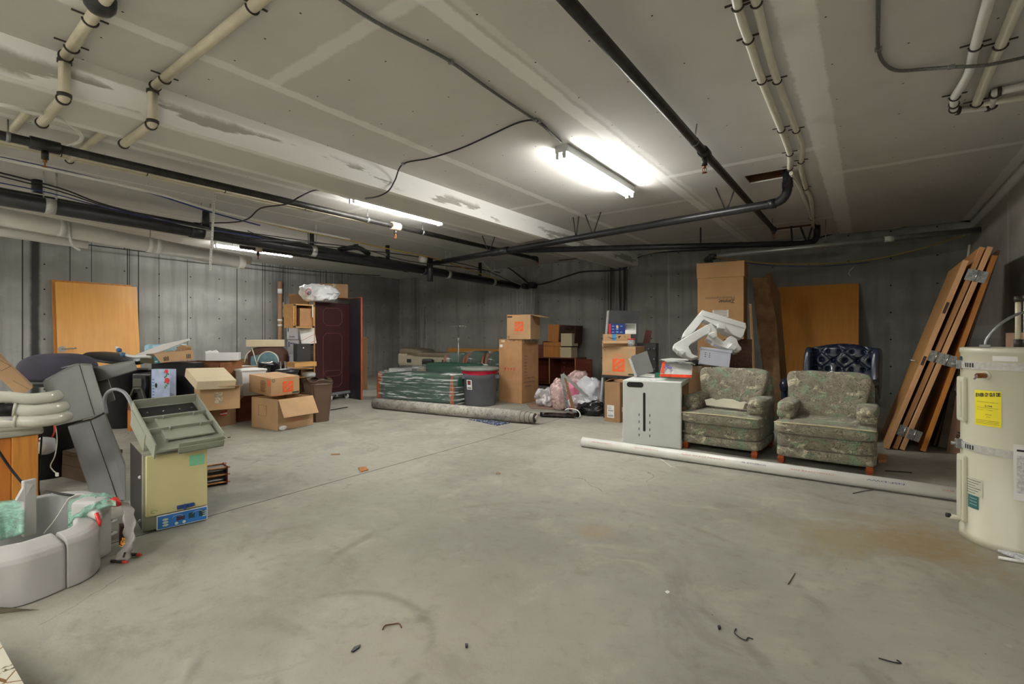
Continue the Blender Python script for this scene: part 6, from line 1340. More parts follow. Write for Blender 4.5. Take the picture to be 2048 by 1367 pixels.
# wires hanging in the dark gap, dark things behind
wcon = cable('thin wire bundle with a white connector hanging in the dark gap at left', [D(84, 826, 3.8), D(100, 834, 3.8), D(110, 850, 3.82), D(114, 880, 3.8), D(110, 910, 3.76), D(101, 930, 3.74), D(106, 940, 3.7), D(114, 946, 3.68)], .004, M_WCABLE)
MB().box(-.015, .015, -.008, .008, -.022, .004, bev=.002, M=T(*(D(114, 946, 3.68)-Vector(wcon.location)))).build('connector', M_PAPER, wcon)
cable('black wire hanging down beside the orange cabinet', [D(85, 838, 3.75), D(83, 880, 3.75), D(79, 930, 3.74), D(77, 975, 3.72), D(82, 1000, 3.7)], .006)
cable('short red and white wire end hanging in the dark gap', [D(109, 850, 3.78), D(109, 862, 3.76), D(104, 874, 3.74)], .006, mat('wire_red', (190, 50, 30), .5))

q = D(92, 890, 4.1); th = thing('plastic_bag', 'white plastic bag with red print in the gap beside the orange cabinet', 'bag', (q.x, q.y, q.z)); MB().sup(.06, .06, .07, .8, .8, 24, 16, fn=lambda p: lump(p, .02, 14)).build('bag', mat('white_film', (0,0,0)), th); MB().box(-.04, .03, -.065, -.05, .05, .065).build('red_print', M_REDINK, th)
q = D(95, 960, 4.35); q.z = 0; th = thing('black_bin', 'dark bin in the gap between orange cabinet and grey housing', 'bin', q)
MB().lathe([(.20, 0), (.24, .5), (.26, .52), (.255, .58), (.2, .60), (.001, .60)], 28).build('bin', M_DARK, th)
Mq3, w3 = df((118, 960), 4.3, (175, 960), 4.1, 0); 
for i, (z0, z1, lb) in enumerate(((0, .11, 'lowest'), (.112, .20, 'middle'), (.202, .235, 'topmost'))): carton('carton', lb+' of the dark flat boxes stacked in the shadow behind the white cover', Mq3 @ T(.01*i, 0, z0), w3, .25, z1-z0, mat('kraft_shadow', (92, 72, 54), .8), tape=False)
# black wheeled bin with lid
p = G(222, 858); p = p+FWD*.25; th = thing('trash_can', 'black plastic trash can with tilted lid in front of the left doors', 'trash can', p); hb_ = hat(p, 738)
MB().lathe([(.23, 0), (.24, .02), (.285, hb_-.06), (.30, hb_-.05), (.30, hb_)], 32).build('body', mat('bin_black', (24, 25, 28), .4, var=.15), th)
MB().lathe([(.34, 0), (.345, .02), (.31, .05), (.2, .075), (.001, .08)], 32, M=T(-.14, -.10, hb_+.13) @ R(YAW) @ R(.20, 'Y')).build('lid', mat('bin_black', (0,0,0)), th)
# ------------------------------------------------------------------ incubator with tray
A_, B_ = G(285, 1067), G(412.7, 1037.5); Mi_, wi = frame_of(A_, B_); hi_ = hat(A_, 911); di = .54
th = thing('laboratory_oven', 'cream laboratory oven with black side and blue control panel', 'laboratory oven', M=Mi_)
M_OVB = mat('oven_black', (30, 30, 32), .5, var=.2); M_OVC = mat('oven_cream', (206, 196, 146), .4, var=.03); M_OVG = mat('oven_grey', (150, 150, 132), .45)
MB().box(0, wi, .03, di, .012, hi_, bev=.004).build('body', M_OVB, th)
MB().box(.0, wi, .0, .03, .01, hi_, bev=.003).build('front_frame', M_OVG, th)
MB().box(.002, wi-.002, .03, di-.01, hi_, hi_+.003).build('top_plate', M_OVG, th)
MB().box(.014, wi, -.03, -.001, .105, hi_-.004, bev=.005).build('door', M_OVC, th)
pn = MB().box(wi*.20, wi+.002, -.024, -.001, .006, .098, bev=.003).build('control_panel', M_PAPER, th)
bl_ = MB().box(wi*.215, wi-.004, -.0255, -.024, .012, .092).build('blue_face', mat('panel_blue', (44, 112, 184), .4), pn)
M_OV = FACE_F
for i, z in enumerate((.030, .048, .066)): MB().sup(.017, .008, .001, 1, 1, 16, 8, M=FACE_F(wi*.33, z, -.026)).build('button', mat('button_cream', (200, 210, 190), .5), bl_)
MB().box(wi*.50, wi*.63, -.0265, -.0255, .042, .068).build('display', mat('display_dark', (66, 52, 72), .3), bl_)
for x in (.69, .86): MB().box(wi*x, wi*(x+.10), -.0265, -.0255, .040, .076).build('display', mat('display_green', (28, 66, 74), .3), bl_)
for x in (.50, .62): MB().sup(.010, .010, .001, 1, 1, 16, 8, M=FACE_F(wi*x, .026, -.026)).build('button', mat('button_cream', (0,0,0)), bl_)
for i, z in enumerate((.034, .048, .062)): MB().box(wi*.945-.008, wi*.945+.012, -.0265, -.0255, z, z+.008).build('button', mat('button_cream', (0,0,0)), bl_)
b = MB()
for cx_, s_ in ((.52, 1), (.84, 1)): b.tube([(wi*cx_+.028*math.cos(a_), -.0262, .066+.014*math.sin(a_)) for a_ in [k*.35 for k in range(10)]], .0012, 4)
b.build('printed_swirl', M_PAPER, bl_)
MB().box(wi*.5, wi*.78, -.045, -.03, .118, .142, bev=.004).build('door_handle', mat('handle_blue', (34, 66, 130), .4), th)
MB().box(wi*.60, wi*.64, -.06, -.045, .112, .148, bev=.003).build('handle_grip', mat('handle_blue', (0,0,0)), th)
MB().box(wi*.70, wi*.95, -.0312, -.030, .385, .455, M=T(0, 0, 0)).build('sticky_note', mat('note_green', (128, 196, 156), .6), th)
b = MB(); b.tube([(wi*.16+.016*math.cos(a_), -.0305, .132+.010*math.sin(a_)) for a_ in [k*.4 for k in range(13)]], .0013, 4); b.build('printed_swirl', mat('swirl_green', (90, 170, 60), .5), th)
for z in (.06, .34): MB().sup(.014, .008, .012, 1, 1, 12, 8, M=T(0, .08, z)).build('side_plug', M_WHITEP, th)
FLp, FRp, BLp = D(312, 903, 3.02), D(445, 880, 3.31), D(263, 815, 3.34)
xv, yv = (FRp-FLp), (BLp-FLp); W_, L_ = xv.length, yv.length; xh = xv.normalized(); nh = xh.cross(yv).normalized(); yh = nh.cross(xh)
Mr = Matrix((xh, yh, nh)).transposed().to_4x4(); Mr.translation = FLp
th = thing('plastic_tray', 'grey-green moulded plastic tray with steps and black plate tilted on the cream oven', 'tray', M=Mr)
M_TRAY = mat('tray_grey', (148, 152, 138), .5, var=.04); L_ = yv.dot(yh)
b = MB(); b.box(0, W_, 0, L_, -.012, 0); b.box(-.008, 0, 0, L_, -.05, .05); b.box(W_, W_+.008, 0, L_, -.012, .055); b.box(0, W_, L_-.008, L_, 0, .06); b.build('tray', M_TRAY, th)
MB().box(-.012, -.008, L_*.35, L_*.95, -.12, 0).build('side_skirt', M_TRAY, th)
MB().box(.02, W_-.03, L_*.66, L_*.93, .001, .012).build('black_plate', M_DARK, th)
for x in (.15, .4, .65, .85): MB().tube([(W_*x, L_*.8, .012), (W_*x, L_*.8, .016)], .006, 8).build('screw', M_CHROME, th)
for k, (y0, y1) in enumerate(((.38, .60), (.14, .34))):
    b = MB(); b.box(.0, W_, L_*(y1+.0), L_*(y1+.02), 0, .045); b.box(.08, W_-.02, L_*y0, L_*(y1), .012, .026, bev=.004); b.box(.07, .085, L_*y0, L_*y1, 0, .03)
    for x in (.3, .78): b.box(W_*x, W_*x+.006, L_*(y1-.03), L_*(y1+.0), .0, .045)
    b.build('step_rib', M_TRAY, th)
b = MB(); b.box(.12, W_+.006, -.006, .004, -.03, .035); b.box(.12, W_+.006, -.018, -.010, -.035, .012); b.box(.12, W_+.006, -.018, .0, -.035, -.028); b.build('front_lip', M_TRAY, th)
for k in range(9): MB().box(.14+k*.034, .158+k*.034, .008, .013, .006, .010).build('vent_slit', M_SLOT, th)
# dowel rack on the floor
A_, B_ = G(398, 978), G(455, 968); Mr2, wr = frame_of(A_, B_); hr_ = hat(B_, 931)
th = thing('dowel_rack', 'small rack of black plates and wooden dowels on the floor behind the cream oven', 'rack', M=Mr2)
for z in (.01, .05, .09, .125): MB().box(0, wr-.01, .02, .14, z, z+.014).build('plate', M_DARK, th)
for z, y in ((.015, .0), (hr_*.5, .0), (hr_-.02, .0), (.015, .15), (hr_-.02, .15)): MB().tube([(0, y+.01, z+.008), (wr+.02, y+.01, z+.008)], .008, 10).build('dowel', M_DEDGE, th)
MB().box(wr-.006, wr+.002, -.004, .17, .004, hr_, bev=.002).build('end_plate', mat('maroon_plate', (110, 30, 40), .5), th)
# ------------------------------------------------------------------ pile of boxes behind the oven
Md, wd2 = df((255, 830), 6.35, (392, 830), 6.22, 0); zd = hat(Md.translation, 802)
th = thing('wooden_bench', 'low orange-brown wooden bench under the floral box', 'bench', M=Md)
MB().box(0, wd2, 0, .5, zd-.12, zd, bev=.004).build('top', wood('bench_brown', (120, 62, 28), (80, 38, 18), .4, 2, axis=0), th)
for x in (0, wd2-.1): MB().box(x, x+.09, 0, .45, 0, zd-.12).build('leg', M_OAKO, th)
Mfb = Md @ T(.33, .02, zd+.001); hfb = hat(Mfb.translation, 738)-zd
th = thing('floral_box', 'pale blue box printed with red poppies and an oval hand hole', 'box', M=Mfb)
MB().box(0, .27, 0, .10, 0, hfb, bev=.003).build('body', mat('box_paleblue', (170, 184, 214), .6, var=.15, scale=9), th)
MB().sup(.018, .032, .001, 1, 1, 16, 8, M=FACE_F(.07, hfb*.5, -.001)).build('hand_hole', M_SLOT, th)
for x, z, r in ((.235, hfb*.68, .036), (.225, hfb*.96, .026)): MB().sup(r, r, .0015, .9, .9, 16, 8, M=FACE_F(x-.005, z-.01, -.002)).build('printed_poppy', mat('poppy_red', (214, 50, 56), .6), th)
for k in range(10): MB().sup(.010, .020, .001, 1, 1, 10, 6, M=FACE_F(.20+.02*(k % 3), hfb*(.45+.052*k), -.0015) @ R(k*.9)).build('printed_leaf', mat('leaf_green', (70, 130, 84), .6), th)
for k in range(7): MB().box(.012, .045, -.001, 0, .04+k*.04, .052+k*.04).build('printed_stripe', mat('stripe_blue', (90, 120, 176), .6), th)
th = thing('black_machine', 'black and grey angular machine part on the bench left of the floral box', 'machine part', M=Md @ T(.03, .05, zd+.001))
b = MB(); b.prism([(0, 0), (.04, .13), (.08, .30), (.24, .33), (.25, .2), (.22, .02), (.17, .0), (.12, .12), (.06, .10)], 0, .06, M=R(PI/2, 'X')); b.box(-.02, .27, .0, .3, .0, .36, bev=.02); b.build('body', M_DARK, th)
b = MB(); b.bar((.03, -.07, .05), (.09, -.07, .17), .03, .02); b.bar((.09, -.07, .17), (.20, -.07, .18), .03, .02); b.bar((.20, -.07, .18), (.25, -.07, .03), .03, .02); b.build('grey_bracket', mat('bracket_grey', (88, 86, 78), .4, metal=.3), th)
MB().box(.08, .2, -.08, -.06, .20, .30).build('side_block', mat('bracket_grey', (0,0,0)), th)
# brown carton + stack
Mb1, wb1 = df((346, 850), 7.1, (392, 850), 7.0, 0); h1 = hat(Mb1.translation, 722)
carton('carton', 'tall dark brown open carton behind the floral box', Mb1, wb1+.42, .4, h1-.008, mat('kraft_brown', (120, 76, 44), .85, var=.2), open_=True, flaps=(('F', 160, .12),))
# long box with teal corner
a, b_ = D(309, 727, 6.35), D(388, 718, 6.75); Mlb, wlb = frame_of(a, b_); sl = (b_.z-a.z)/wlb
th = thing('long_box', 'long flat brown box with teal printed corner on top of the black machine pile', 'box', M=Mlb @ R(-math.atan(sl), 'Y'))
hl_ = .125; MB().box(0, wlb, 0, .42, 0, hl_, bev=.003).build('body', M_KRAFT, th)
MB().prism([(0, 0), (.07, 0), (.045, .05), (.0, hl_)], 0, .001, M=FACE_F(0, 0, 0)).build('teal_corner', mat('teal_print', (28, 96, 104), .6), th)
text('FIT', .035, .02, M_PAPER, th, FACE_F(.024, .025, -.0012), 'lettering', .02)
for k in range(4): MB().box(.11+k*.016, .12+k*.016, -.0012, 0, .02, .07+.01*(k % 2)).build('printed_bar', M_BLACKINK, th)
for k in range(3): MB().box(wlb-.09+k*.02, wlb-.078+k*.02, -.0012, 0, .02, .08).build('printed_bar', M_BLACKINK, th)
MB().box(-.002, 0, 0, .42, 0, hl_).build('dark_end', mat('end_olive', (84, 80, 58), .7), th)
th = thing('black_filler', 'added black block filling the dark gap under the long flat brown box', 'crate', M=Md @ T(.0, .36, zd+.001)); MB().box(0, .66, 0, .16, 0, .873-zd, bev=.004).build('body', M_DARK, th)  # made-up support block; its black stands in for the dark gap
# foam, plastic, paper above it
q = D(336, 699, 6.95); th = thing('bubble_wrap', 'light blue bubble wrap on top of the pile near the left wall', 'packing', (q.x, q.y, q.z-.07))
MB().sup(.27, .14, .075, .4, .4, 40, 20, M=T(0, 0, .08) @ R(YAW), fn=lambda p: lump(p, .03, 9, 2)).build('wrap', mat('wrap_blue', (150, 190, 206), .35, var=.25, scale=20, bump=.6, bscale=40), th)
a, b_ = D(272, 716, 6.4), D(377, 681, 6.7); th = thing('plastic_strip', 'long white plastic strip slanting up across the pile', 'panel', a)
v = b_-a; MB().wprism([Vector((0, 0, 0)), v*.45+Vector((0, 0, -.02)), v, v+Vector((0, 0, .03)), v*.5+Vector((0, 0, .07)), Vector((0, 0, .05))], FWD*.03).build('panel', M_WHITEP, th)
a = D(262, 716, 6.3); th = thing('plastic_part', 'white plastic handle-shaped piece with blue clips beside the black lid', 'plastic part', a)
MB().tube([p-a for p in smooth_pts([D(233, 694, 6.4), D(243, 705, 6.35), D(258, 711, 6.3), D(275, 713, 6.3), D(295, 713, 6.33), D(312, 716, 6.45)])], [.018]*31, 10).build('handle', M_WHITEP, th)
for px, py in ((238, 700), (246, 709)): MB().sup(.03, .03, .03, .8, .8, 12, 8, M=T(*(D(px, py, 6.3)-a))).build('blue_clip', mat('clip_blue', (60, 90, 130), .5), th)
q = D(368, 698, 6.85); th = thing('packing_paper', 'crumpled brown packing paper at the top right of the pile', 'paper', (q.x, q.y, q.z-.05)); MB().sup(.10, .08, .05, .7, .7, 40, 24, M=T(0, 0, .05), fn=lambda p: lump(p, .035, 22, 5)).build('paper', M_KRAFT, th)
# white shallow box
a, b_ = D(411, 721, 6.95), D(477, 718, 7.12); Mws, wws = frame_of(a, b_); th = carton('shallow_box', 'white shallow open box with tissue on top of the box pile', Mws, wws, .34, .105, mat('white_card', (212, 212, 212), .7, var=.03), open_=True)
q = MB().sup(.09, .05, .03, .7, .7, 24, 12, M=T(.06, .12, .11), fn=lambda p: lump(p, .02, 22, 3)).build('tissue', M_PAPER, th)
# stack: red-label carton, torn carton with cream flap, flat cream box
A_, B_ = G(423, 857), G(472, 847); Mr3, w3 = frame_of(A_, B_); h3 = hat(A_, 815)
th = carton('carton', 'brown carton with small red and white label, lowest behind the oven', Mr3, w3, .42, h3, M_KRAFT2, open_=True, flaps=(('L', 60, .12), ('R', 55, .16)))
MB().box(w3*.33, w3*.62, -.0015, 0, h3*.52, h3*.72).build('red_label', M_REDINK, th); MB().box(w3*.33, w3*.62, -.0025, -.0015, h3*.59, h3*.65).build('printed_line', M_PAPER, th)
a, b_ = D(400, 814, 6.15), D(480, 800, 6.45); a.z = b_.z = h3+.002; Mr4, w4 = frame_of(a, b_); h4 = hat(a, 778)-h3
th = carton('carton', 'open brown carton with cream folded flap, middle of the stack behind the oven', Mr4, w4, .42, h4, M_KRAFT, open_=True, flaps=(('F', 75, .12),))
MB().box(w4*.35, w4*.55, -.0012, 0, h4*.3, h4*.8).build('tape_strip', M_TAPE, th); 
a, b_ = D(392, 774, 6.0), D(470, 758, 6.35); zt4 = h3+h4+.006; a.z = b_.z = zt4; Mr5, w5 = frame_of(a, b_)
carton('flat_box', 'flat cream box lying tilted at the top of the stack behind the oven', Mr5 @ R(.03, 'Y') @ R(.34, 'X'), w5, .44, .115, M_KRAFT3, tape=False)
# ------------------------------------------------------------------ things around the white bin
A_, B_ = D(484, 792, 7.0), D(532, 786, 7.25); Mw4, w4_ = frame_of(A_, B_); z4 = A_.z; h4_ = hat(A_, 743)-z4
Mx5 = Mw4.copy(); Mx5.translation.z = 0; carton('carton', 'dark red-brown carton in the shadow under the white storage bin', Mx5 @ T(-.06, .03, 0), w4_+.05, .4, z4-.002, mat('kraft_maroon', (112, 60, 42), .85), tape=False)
th = thing('storage_bin', 'white plastic storage bin behind the crushed orange-logo boxes', 'bin', M=Mw4)
b = MB(); b.prism([(.02, 0), (w4_-.02, 0), (w4_, h4_), (0, h4_)], -.42, 0, M=R(PI/2, 'X')); b.build('bin', M_WHITEP, th); MB().box(-.02, w4_+.015, -.015, .44, h4_, h4_+.03, bev=.01).build('lid', M_WHITEP, th)
M6, w6 = df((470, 760), 8.1, (510, 760), 8.3, 0); h6 = hat(M6.translation, 733); carton('carton', 'open brown carton holding papers behind the white storage bin', M6, w6+.1, .35, h6, M_KRAFT2, open_=True, flaps=(('B', 20, .12), ('L', 30, .1)))
th = thing('paper_stack', 'white and yellow papers in the open carton behind the white bin', 'papers', M=M6 @ T(.02, .03, h6-.03)); MB().box(0, .34, 0, .25, 0, .03, M=R(.1)).build('sheets', M_PAPER, th)
q = D(537, 760, 8.6); q.z = 0; th = thing('infant_seat', 'brown and teal padded seat with pale piping under the flat kraft box', 'seat', q)
zt6 = hat(q, 693); wv6 = .40; M_BRF = mat('brown_cloth', (84, 58, 50), .9, bump=.2); M_TEAL = mat('teal_cloth', (98, 128, 136), .85, var=.2, scale=14, bump=.3)
Mrt = R(YAW)
MB().sup(.32, .18, .20, .6, .5, 36, 20, M=T(0, 0, zt6-.20) @ Mrt).build('shell', M_BRF, th)
MB().sup(.17, .05, .13, .8, .7, 28, 16, M=T(0, 0, 0) @ Mrt @ T(.10, -.18, zt6-.22)).build('teal_pad', M_TEAL, th)
MB().tube([Mrt @ Vector((.10+.18*math.cos(a_), -.21, zt6-.26+.18*math.sin(a_))) for a_ in [k*PI/14 for k in range(15)]], .010, 8).build('piping', mat('piping_cream', (220, 214, 196), .6), th)
MB().tube([Mrt @ Vector(p) for p in smooth_pts([(-.10, -.2, zt6-.30), (-.16, -.19, zt6-.12), (-.22, -.14, zt6-.02)])], .009, 8).build('piping', mat('piping_cream', (0,0,0)), th)
MB().tube([Mrt @ Vector(p) for p in smooth_pts([(-.36, -.12, zt6-.26), (-.30, -.17, zt6-.14), (-.22, -.17, zt6-.06)])], .009, 8).build('piping', mat('piping_cream', (0,0,0)), th)
MB().prism([(-.20, 0), (-.04, .03), (-.10, -.2), (-.22, -.26)], .18, .20, M=T(0, 0, zt6-.16) @ Mrt @ R(PI/2, 'X')).build('side_flap', M_TEAL, th)
MB().box(-.3, .3, -.15, .15, 0, zt6-.38, bev=.03, M=Mrt).build('base', M_DARK, th)
M7, w7 = df((492, 693), 8.35, (569, 693), 8.6); M7.translation.z = zt6+.004
th = carton('flat_box', 'flat pale kraft box lying on top of the brown and teal padded seat', M7, w7, .35, .12, M_KRAFT3, tape=False)
q = D(537, 760, 7.9); q.z = 0; th = thing('plastic_bag', 'black bag standing between the white bin and the round black-topped bin', 'bag', q)
MB().sup(.15, .14, .30, .5, .6, 30, 20, M=T(0, 0, hat(q, 722)-.30), fn=lambda p: lump(p, .03, 8, 4)).build('bag', mat('black_film', (0,0,0)), th)
q = G(574, 805); q = D(574, 745, 7.6); q.z = 0; th = thing('pedal_bin', 'round metal bin with black lid behind the crushed orange-logo boxes', 'bin', q); h7 = hat(q, 741)
MB().tube([(0, 0, 0), (0, 0, h7-.03)], .155, 28).build('body', M_GALV, th); MB().lathe([(.17, h7-.03), (.175, h7-.01), (.16, h7+.02), (.08, h7+.035), (.001, h7+.038)], 28).build('lid', M_DARK, th)
for px in (563, 572): q2 = D(px, 735, 7.9); th2 = thing('metal_rod', ('left' if px == 563 else 'right')+' of the two thin metal legs above the round black lid', 'leg', (q2.x, q2.y, 0)); MB().tube([(0, 0, 0), (-.03, 0, hat(q2, 722))], .012, 8).build('leg', M_GALV, th2)
# ------------------------------------------------------------------ crushed orange-logo boxes
A_, B_ = G(556, 861), G(626, 848); Mc1, w1 = frame_of(A_, B_); h1_ = hat(A_, 799)
th = hd('moving_box', 'lower crushed brown orange-logo box with its flap folded down', Mc1, w1, .58, h1_, False, .52, .62, .2, open_=True, flaps=(('F', 152, .26),))
b = MB(); b.tube([(0, 0, 0), (.0, .0, .14), (0, .17, .14), (0, .17, 0)], .0015, 4, closed=True, M=T(-.002, .25, .17)); b.build('printed_frame', M_BLACKINK, th)
MB().sup(.05, .02, .03, .8, .8, 16, 10, M=T(.06, -.015, .03), fn=lambda p: lump(p, .01, 30)).build('torn_paper', M_PAPER, th)
a, b_ = D(542, 801, 6.62), D(599, 792, 6.95); a.z = b_.z = h1_+.004; Mc2, w2 = frame_of(a, b_); h2_ = hat(a, 757)-h1_
th = hd('moving_box', 'upper crumpled brown orange-logo box with packing list print', Mc2 @ R(.05, 'X') @ R(-.03, 'Y'), w2, .62, h2_, True, .58, .46, .15)
logo(th, FACE_L(.05, h2_*.72, -.001), .08, True)
pf = MB().box(-.0015, 0, .12, .30, .03, h2_*.72).build('list_panel', mat('kraft_list', (176, 134, 90), .8), th)
for k in range(9): MB().box(-.0025, -.0015, .14+.01*(k % 3), .28, .05+k*.018, .056+k*.018).build('printed_line', M_BLACKINK, pf)
# brown bin
A_, B_ = G(628, 845), G(659, 841.5); Mbb, wb = frame_of(A_, B_); hb_ = hat(A_, 762); db = .34
th = thing('waste_bin', 'brown rectangular plastic waste bin with scooped rim beside the crushed boxes', 'bin', M=Mbb)
M_BRN = mat('bin_brown', (98, 76, 62), .38, var=.06)
b = MB(); f0 = [(0, 0), (wb, 0), (wb, db), (0, db)]; f1 = [(-.045, -.03), (wb+.05, -.03), (wb+.05, db+.04), (-.045, db+.04)]
lo_ = [b.bm.verts.new((x, y, 0)) for x, y in f0]; hi2 = [b.bm.verts.new((x, y, hb_)) for x, y in f1]
for k in range(4): b.bm.faces.new((lo_[k], lo_[(k+1) % 4], hi2[(k+1) % 4], hi2[k]))
b.bm.faces.new(lo_[::-1]); bmesh.ops.bevel(b.bm, geom=[e for e in b.bm.edges if abs(e.verts[0].co.z-e.verts[1].co.z) > .2], offset=.03, segments=3, affect='EDGES'); b.build('body', M_BRN, th)
b = MB(); 
def rim(u, v):
    a_ = u*2*PI; x = (wb/2)+(wb/2+.055-.03*0)*max(-1, min(1, 1.25*math.cos(a_))); y = db/2+(db/2+.045)*max(-1, min(1, 1.25*math.sin(a_))); dip = .02*math.cos(4*a_)
    k = 1-.28*max(0, v-.5)*2; return Vector(((x-wb/2)*k+wb/2, (y-db/2)*k+db/2, hb_-.05+.06*min(1, v*2)+dip*min(1, v*2)))
b.grid(rim, 48, 6, thick=.006); b.build('rim', M_BRN, th)
MB().box(wb*.1-.0, wb*.9, db*.1, db*.9, hb_-.06, hb_-.05).build('dark_inside', M_DARK, th)
# ------------------------------------------------------------------ maroon panelled bookcase on a dolly
Z1, Z2 = 8.95, 9.65; a, b_ = D(630, 789, Z1), D(699, 789, Z2); zb = .155; a.z = b_.z = 0; Mp, wp = frame_of(a, b_); zp = hat(a, 603)
th = thing('bookcase', 'tall maroon panelled bookcase with pale wooden shelves standing on a grey dolly', 'bookcase', M=Mp)
M_MAR = mat('maroon_board', (56, 24, 26), .5, var=.15, scale=4); M_GRV = mat('groove', (120, 70, 66), .5); M_PALEW = wood('pale_wood', (206, 160, 98), (176, 124, 66), .5, 2, axis=0)
MB().box(0, wp, 0, .02, zb, zp, bev=.002).build('side_panel', M_MAR, th)
def octo(x0, x1, z0, z1, c=.07):
    b = MB(); b.tube([(x0, -.001, z0+c), (x0, -.001, z1-c), (x0+c, -.001, z1), (x1-c, -.001, z1), (x1, -.001, z1-c), (x1, -.001, z0+c), (x1-c, -.001, z0), (x0+c, -.001, z0)], .004, 5, closed=True); b.build('groove_line', M_GRV, th)
octo(.18, .62, zp-.43, zp-.10); octo(.18, .62, zp-1.40, zp-.58); octo(.18, .62, zb+.10, zb+.42)
MB().box(-.012, 0, -.002, .025, zb, zp).build('edge_band', M_PALEW, th)
zz_ = lambda py: hat(a, py)
for py in (735, 751): MB().box(-.36, 0, .03, .40, zz_(py)-.02, zz_(py), bev=.002).build('shelf', M_PALEW, th)
MB().box(-.36, -.34, .03, .4, zb, zz_(751)-.02).build('shelf_side', M_PALEW, th); MB().box(-.36, 0, .40, .41, zb, zz_(735)).build('back_board', M_DDARK, th)
MB().box(0, wp, .02, .38, zb, zb+.02).build('bottom_board', M_PALEW, th)
th = thing('dolly', 'grey furniture dolly with white casters under the maroon bookcase', 'dolly', M=Mp)
MB().box(.30, wp+.02, -.03, .45, zb-.05, zb-.002, bev=.006).build('deck', mat('dolly_grey', (116, 118, 124), .6), th)
for x in (.36, wp-.05):
    for y in (.02, .38): MB().tube([(x-.015, y, .045), (x+.015, y, .045)], .045, 16).build('caster', M_WHITEP, th); MB().box(x-.02, x+.02, y-.015, y+.015, .05, zb-.05).build('caster_fork', M_DARK, th)
a2, b2 = D(676, 799, 9.95), D(721.5, 799.5, 9.36); a2.z = b2.z = 0; Mp2, wp2 = frame_of(a2, b2); zp2 = hat(b2, 595)
th = thing('panel_board', 'tall dark grey laminated board with orange edge beside the maroon bookcase', 'board', M=Mp2)
MB().box(0, wp2, 0, .03, 0, zp2, bev=.002).build('board', mat('laminate_dark', (44, 42, 48), .3, var=.1), th); MB().box(wp2, wp2+.008, -.001, .031, 0, zp2).build('edge_band', mat('edge_orange', (168, 80, 52), .5), th); MB().box(0, wp2+.008, -.003, .031, zp2, zp2+.008).build('top_band', mat('edge_orange', (0,0,0)), th)
a3, b3 = D(722, 775, 11.1), D(735, 775, 11.2); a3.z = b3.z = 0; Mp3, wp3 = frame_of(a3, b3); th = thing('wooden_board', 'narrow brown board standing behind the dark grey laminated board', 'board', M=Mp3); MB().box(-.25, wp3, 0, .03, 0, hat(a3, 673)).build('board', M_KRAFT2, th)
# crate on top left of the bookcase
q = D(587, 655, 8.55); q2 = D(629, 652, 8.85); Mcr, wcr = frame_of(q, q2); hcr = hat(q, 607)-q.z
th = thing('wooden_crate', 'open pale wooden crate with a brown inner box standing out left of the maroon bookcase', 'crate', M=Mcr)
b = MB(); b.box(0, wcr, 0, .36, 0, .025); b.box(0, wcr, 0, .36, hcr-.02, hcr); b.box(0, .02, 0, .36, .025, hcr-.02); b.box(wcr-.02, wcr, 0, .36, .025, hcr-.02); b.box(.02, wcr-.02, .34, .36, .025, hcr-.02); b.build('crate', M_PALEW, th)
MB().box(wcr*.10, wcr*.14, .01, .3, .025, hcr-.03).build('inner_slat', M_PALEW, th); b = MB(); b.box(wcr*.36, wcr*.94, .05, .33, .03, hcr-.07); b.build('inner_box', mat('kraft_tan', (0,0,0)), th)
for x in (.02, wcr-.02): 
    for z in (.02, hcr-.02): MB().box(x-.02, x+.02, -.004, 0, z-.015, z+.015).build('corner_bracket', M_DARK, th)
MB().box(wcr*.88, wcr*.93, -.006, -.002, hcr*.45, hcr+.0).build('white_strap', M_PAPER, th)
# support column of white boxes
M_WBX = mat('white_box', (206, 210, 222), .6, var=.03)
Zw = 9.25; a, b_ = D(577, 737, Zw), D(597, 738, Zw-.05)
a.z = b_.z = 0; Mwb, wwb = frame_of(a, b_); wwb = .22; zz2 = lambda py: hat(a, py)
for i, (y0, y1, lb, px) in enumerate(((737, 708, 'lowest', 0), (707, 680, 'middle', 0), (678, 648, 'third', -.02), (647, 634, 'topmost', -.03))):
    th = carton('carton', lb+' of the white boxes with blue print stacked left of the maroon bookcase', Mwb @ T(px-.02, 0, zz2(y0)+.001), wwb+.03, .5, zz2(y1)-zz2(y0)-.003, M_WBX, tape=False)
    hbx = zz2(y1)-zz2(y0)
    if i in (0, 1, 2): text('Euroselect' if i != 1 else 'Medline', .12, .03, M_BLUEINK, th, FACE_F(.12, .05 if i != 1 else hbx-.06, -.001), 'lettering', .02); MB().box(.02, .04, -.001, 0, hbx*.5, hbx*.9).build('printed_bar', M_BLUEINK, th)
    if i in (1, 2): MB().box(wwb+.031, wwb+.033, .05, .45, hbx*.6, hbx*.85).build('printed_band', M_BLUEINK, th)
th = thing('pallet_box', 'plain carton at floor level carrying the white box stack', 'box', M=Mwb); MB().box(-.02, wwb, .01, .5, 0, zz2(737)-.002).build('body', M_KRAFT2, th)
q = D(604, 690, 8.85); q2 = D(630, 696, 8.95); Mpm, wpm = frame_of(q, q2)
th = thing('mailing_box', 'white mailing box with a red diagonal stripe tilted under the wooden crate', 'box', M=Mpm @ R(-.15, 'Y'))
MB().box(0, wpm+.03, 0, .10, 0, .30, bev=.003).build('body', M_PAPER, th); b = MB(); b.bar((.0, -.001, .08), (wpm+.03, -.001, .17), .006, .002, up=(0, 1, 0)); b.bar((.16, -.001, .02), (wpm+.03, -.001, .06), .006, .002, up=(0, 1, 0)); b.build('red_stripe', M_REDINK, th)
q = D(595, 723, 8.35); q2 = D(622, 724, 8.55); Mmb, wmb = frame_of(q, q2); hmb = hat(q, 687)-q.z
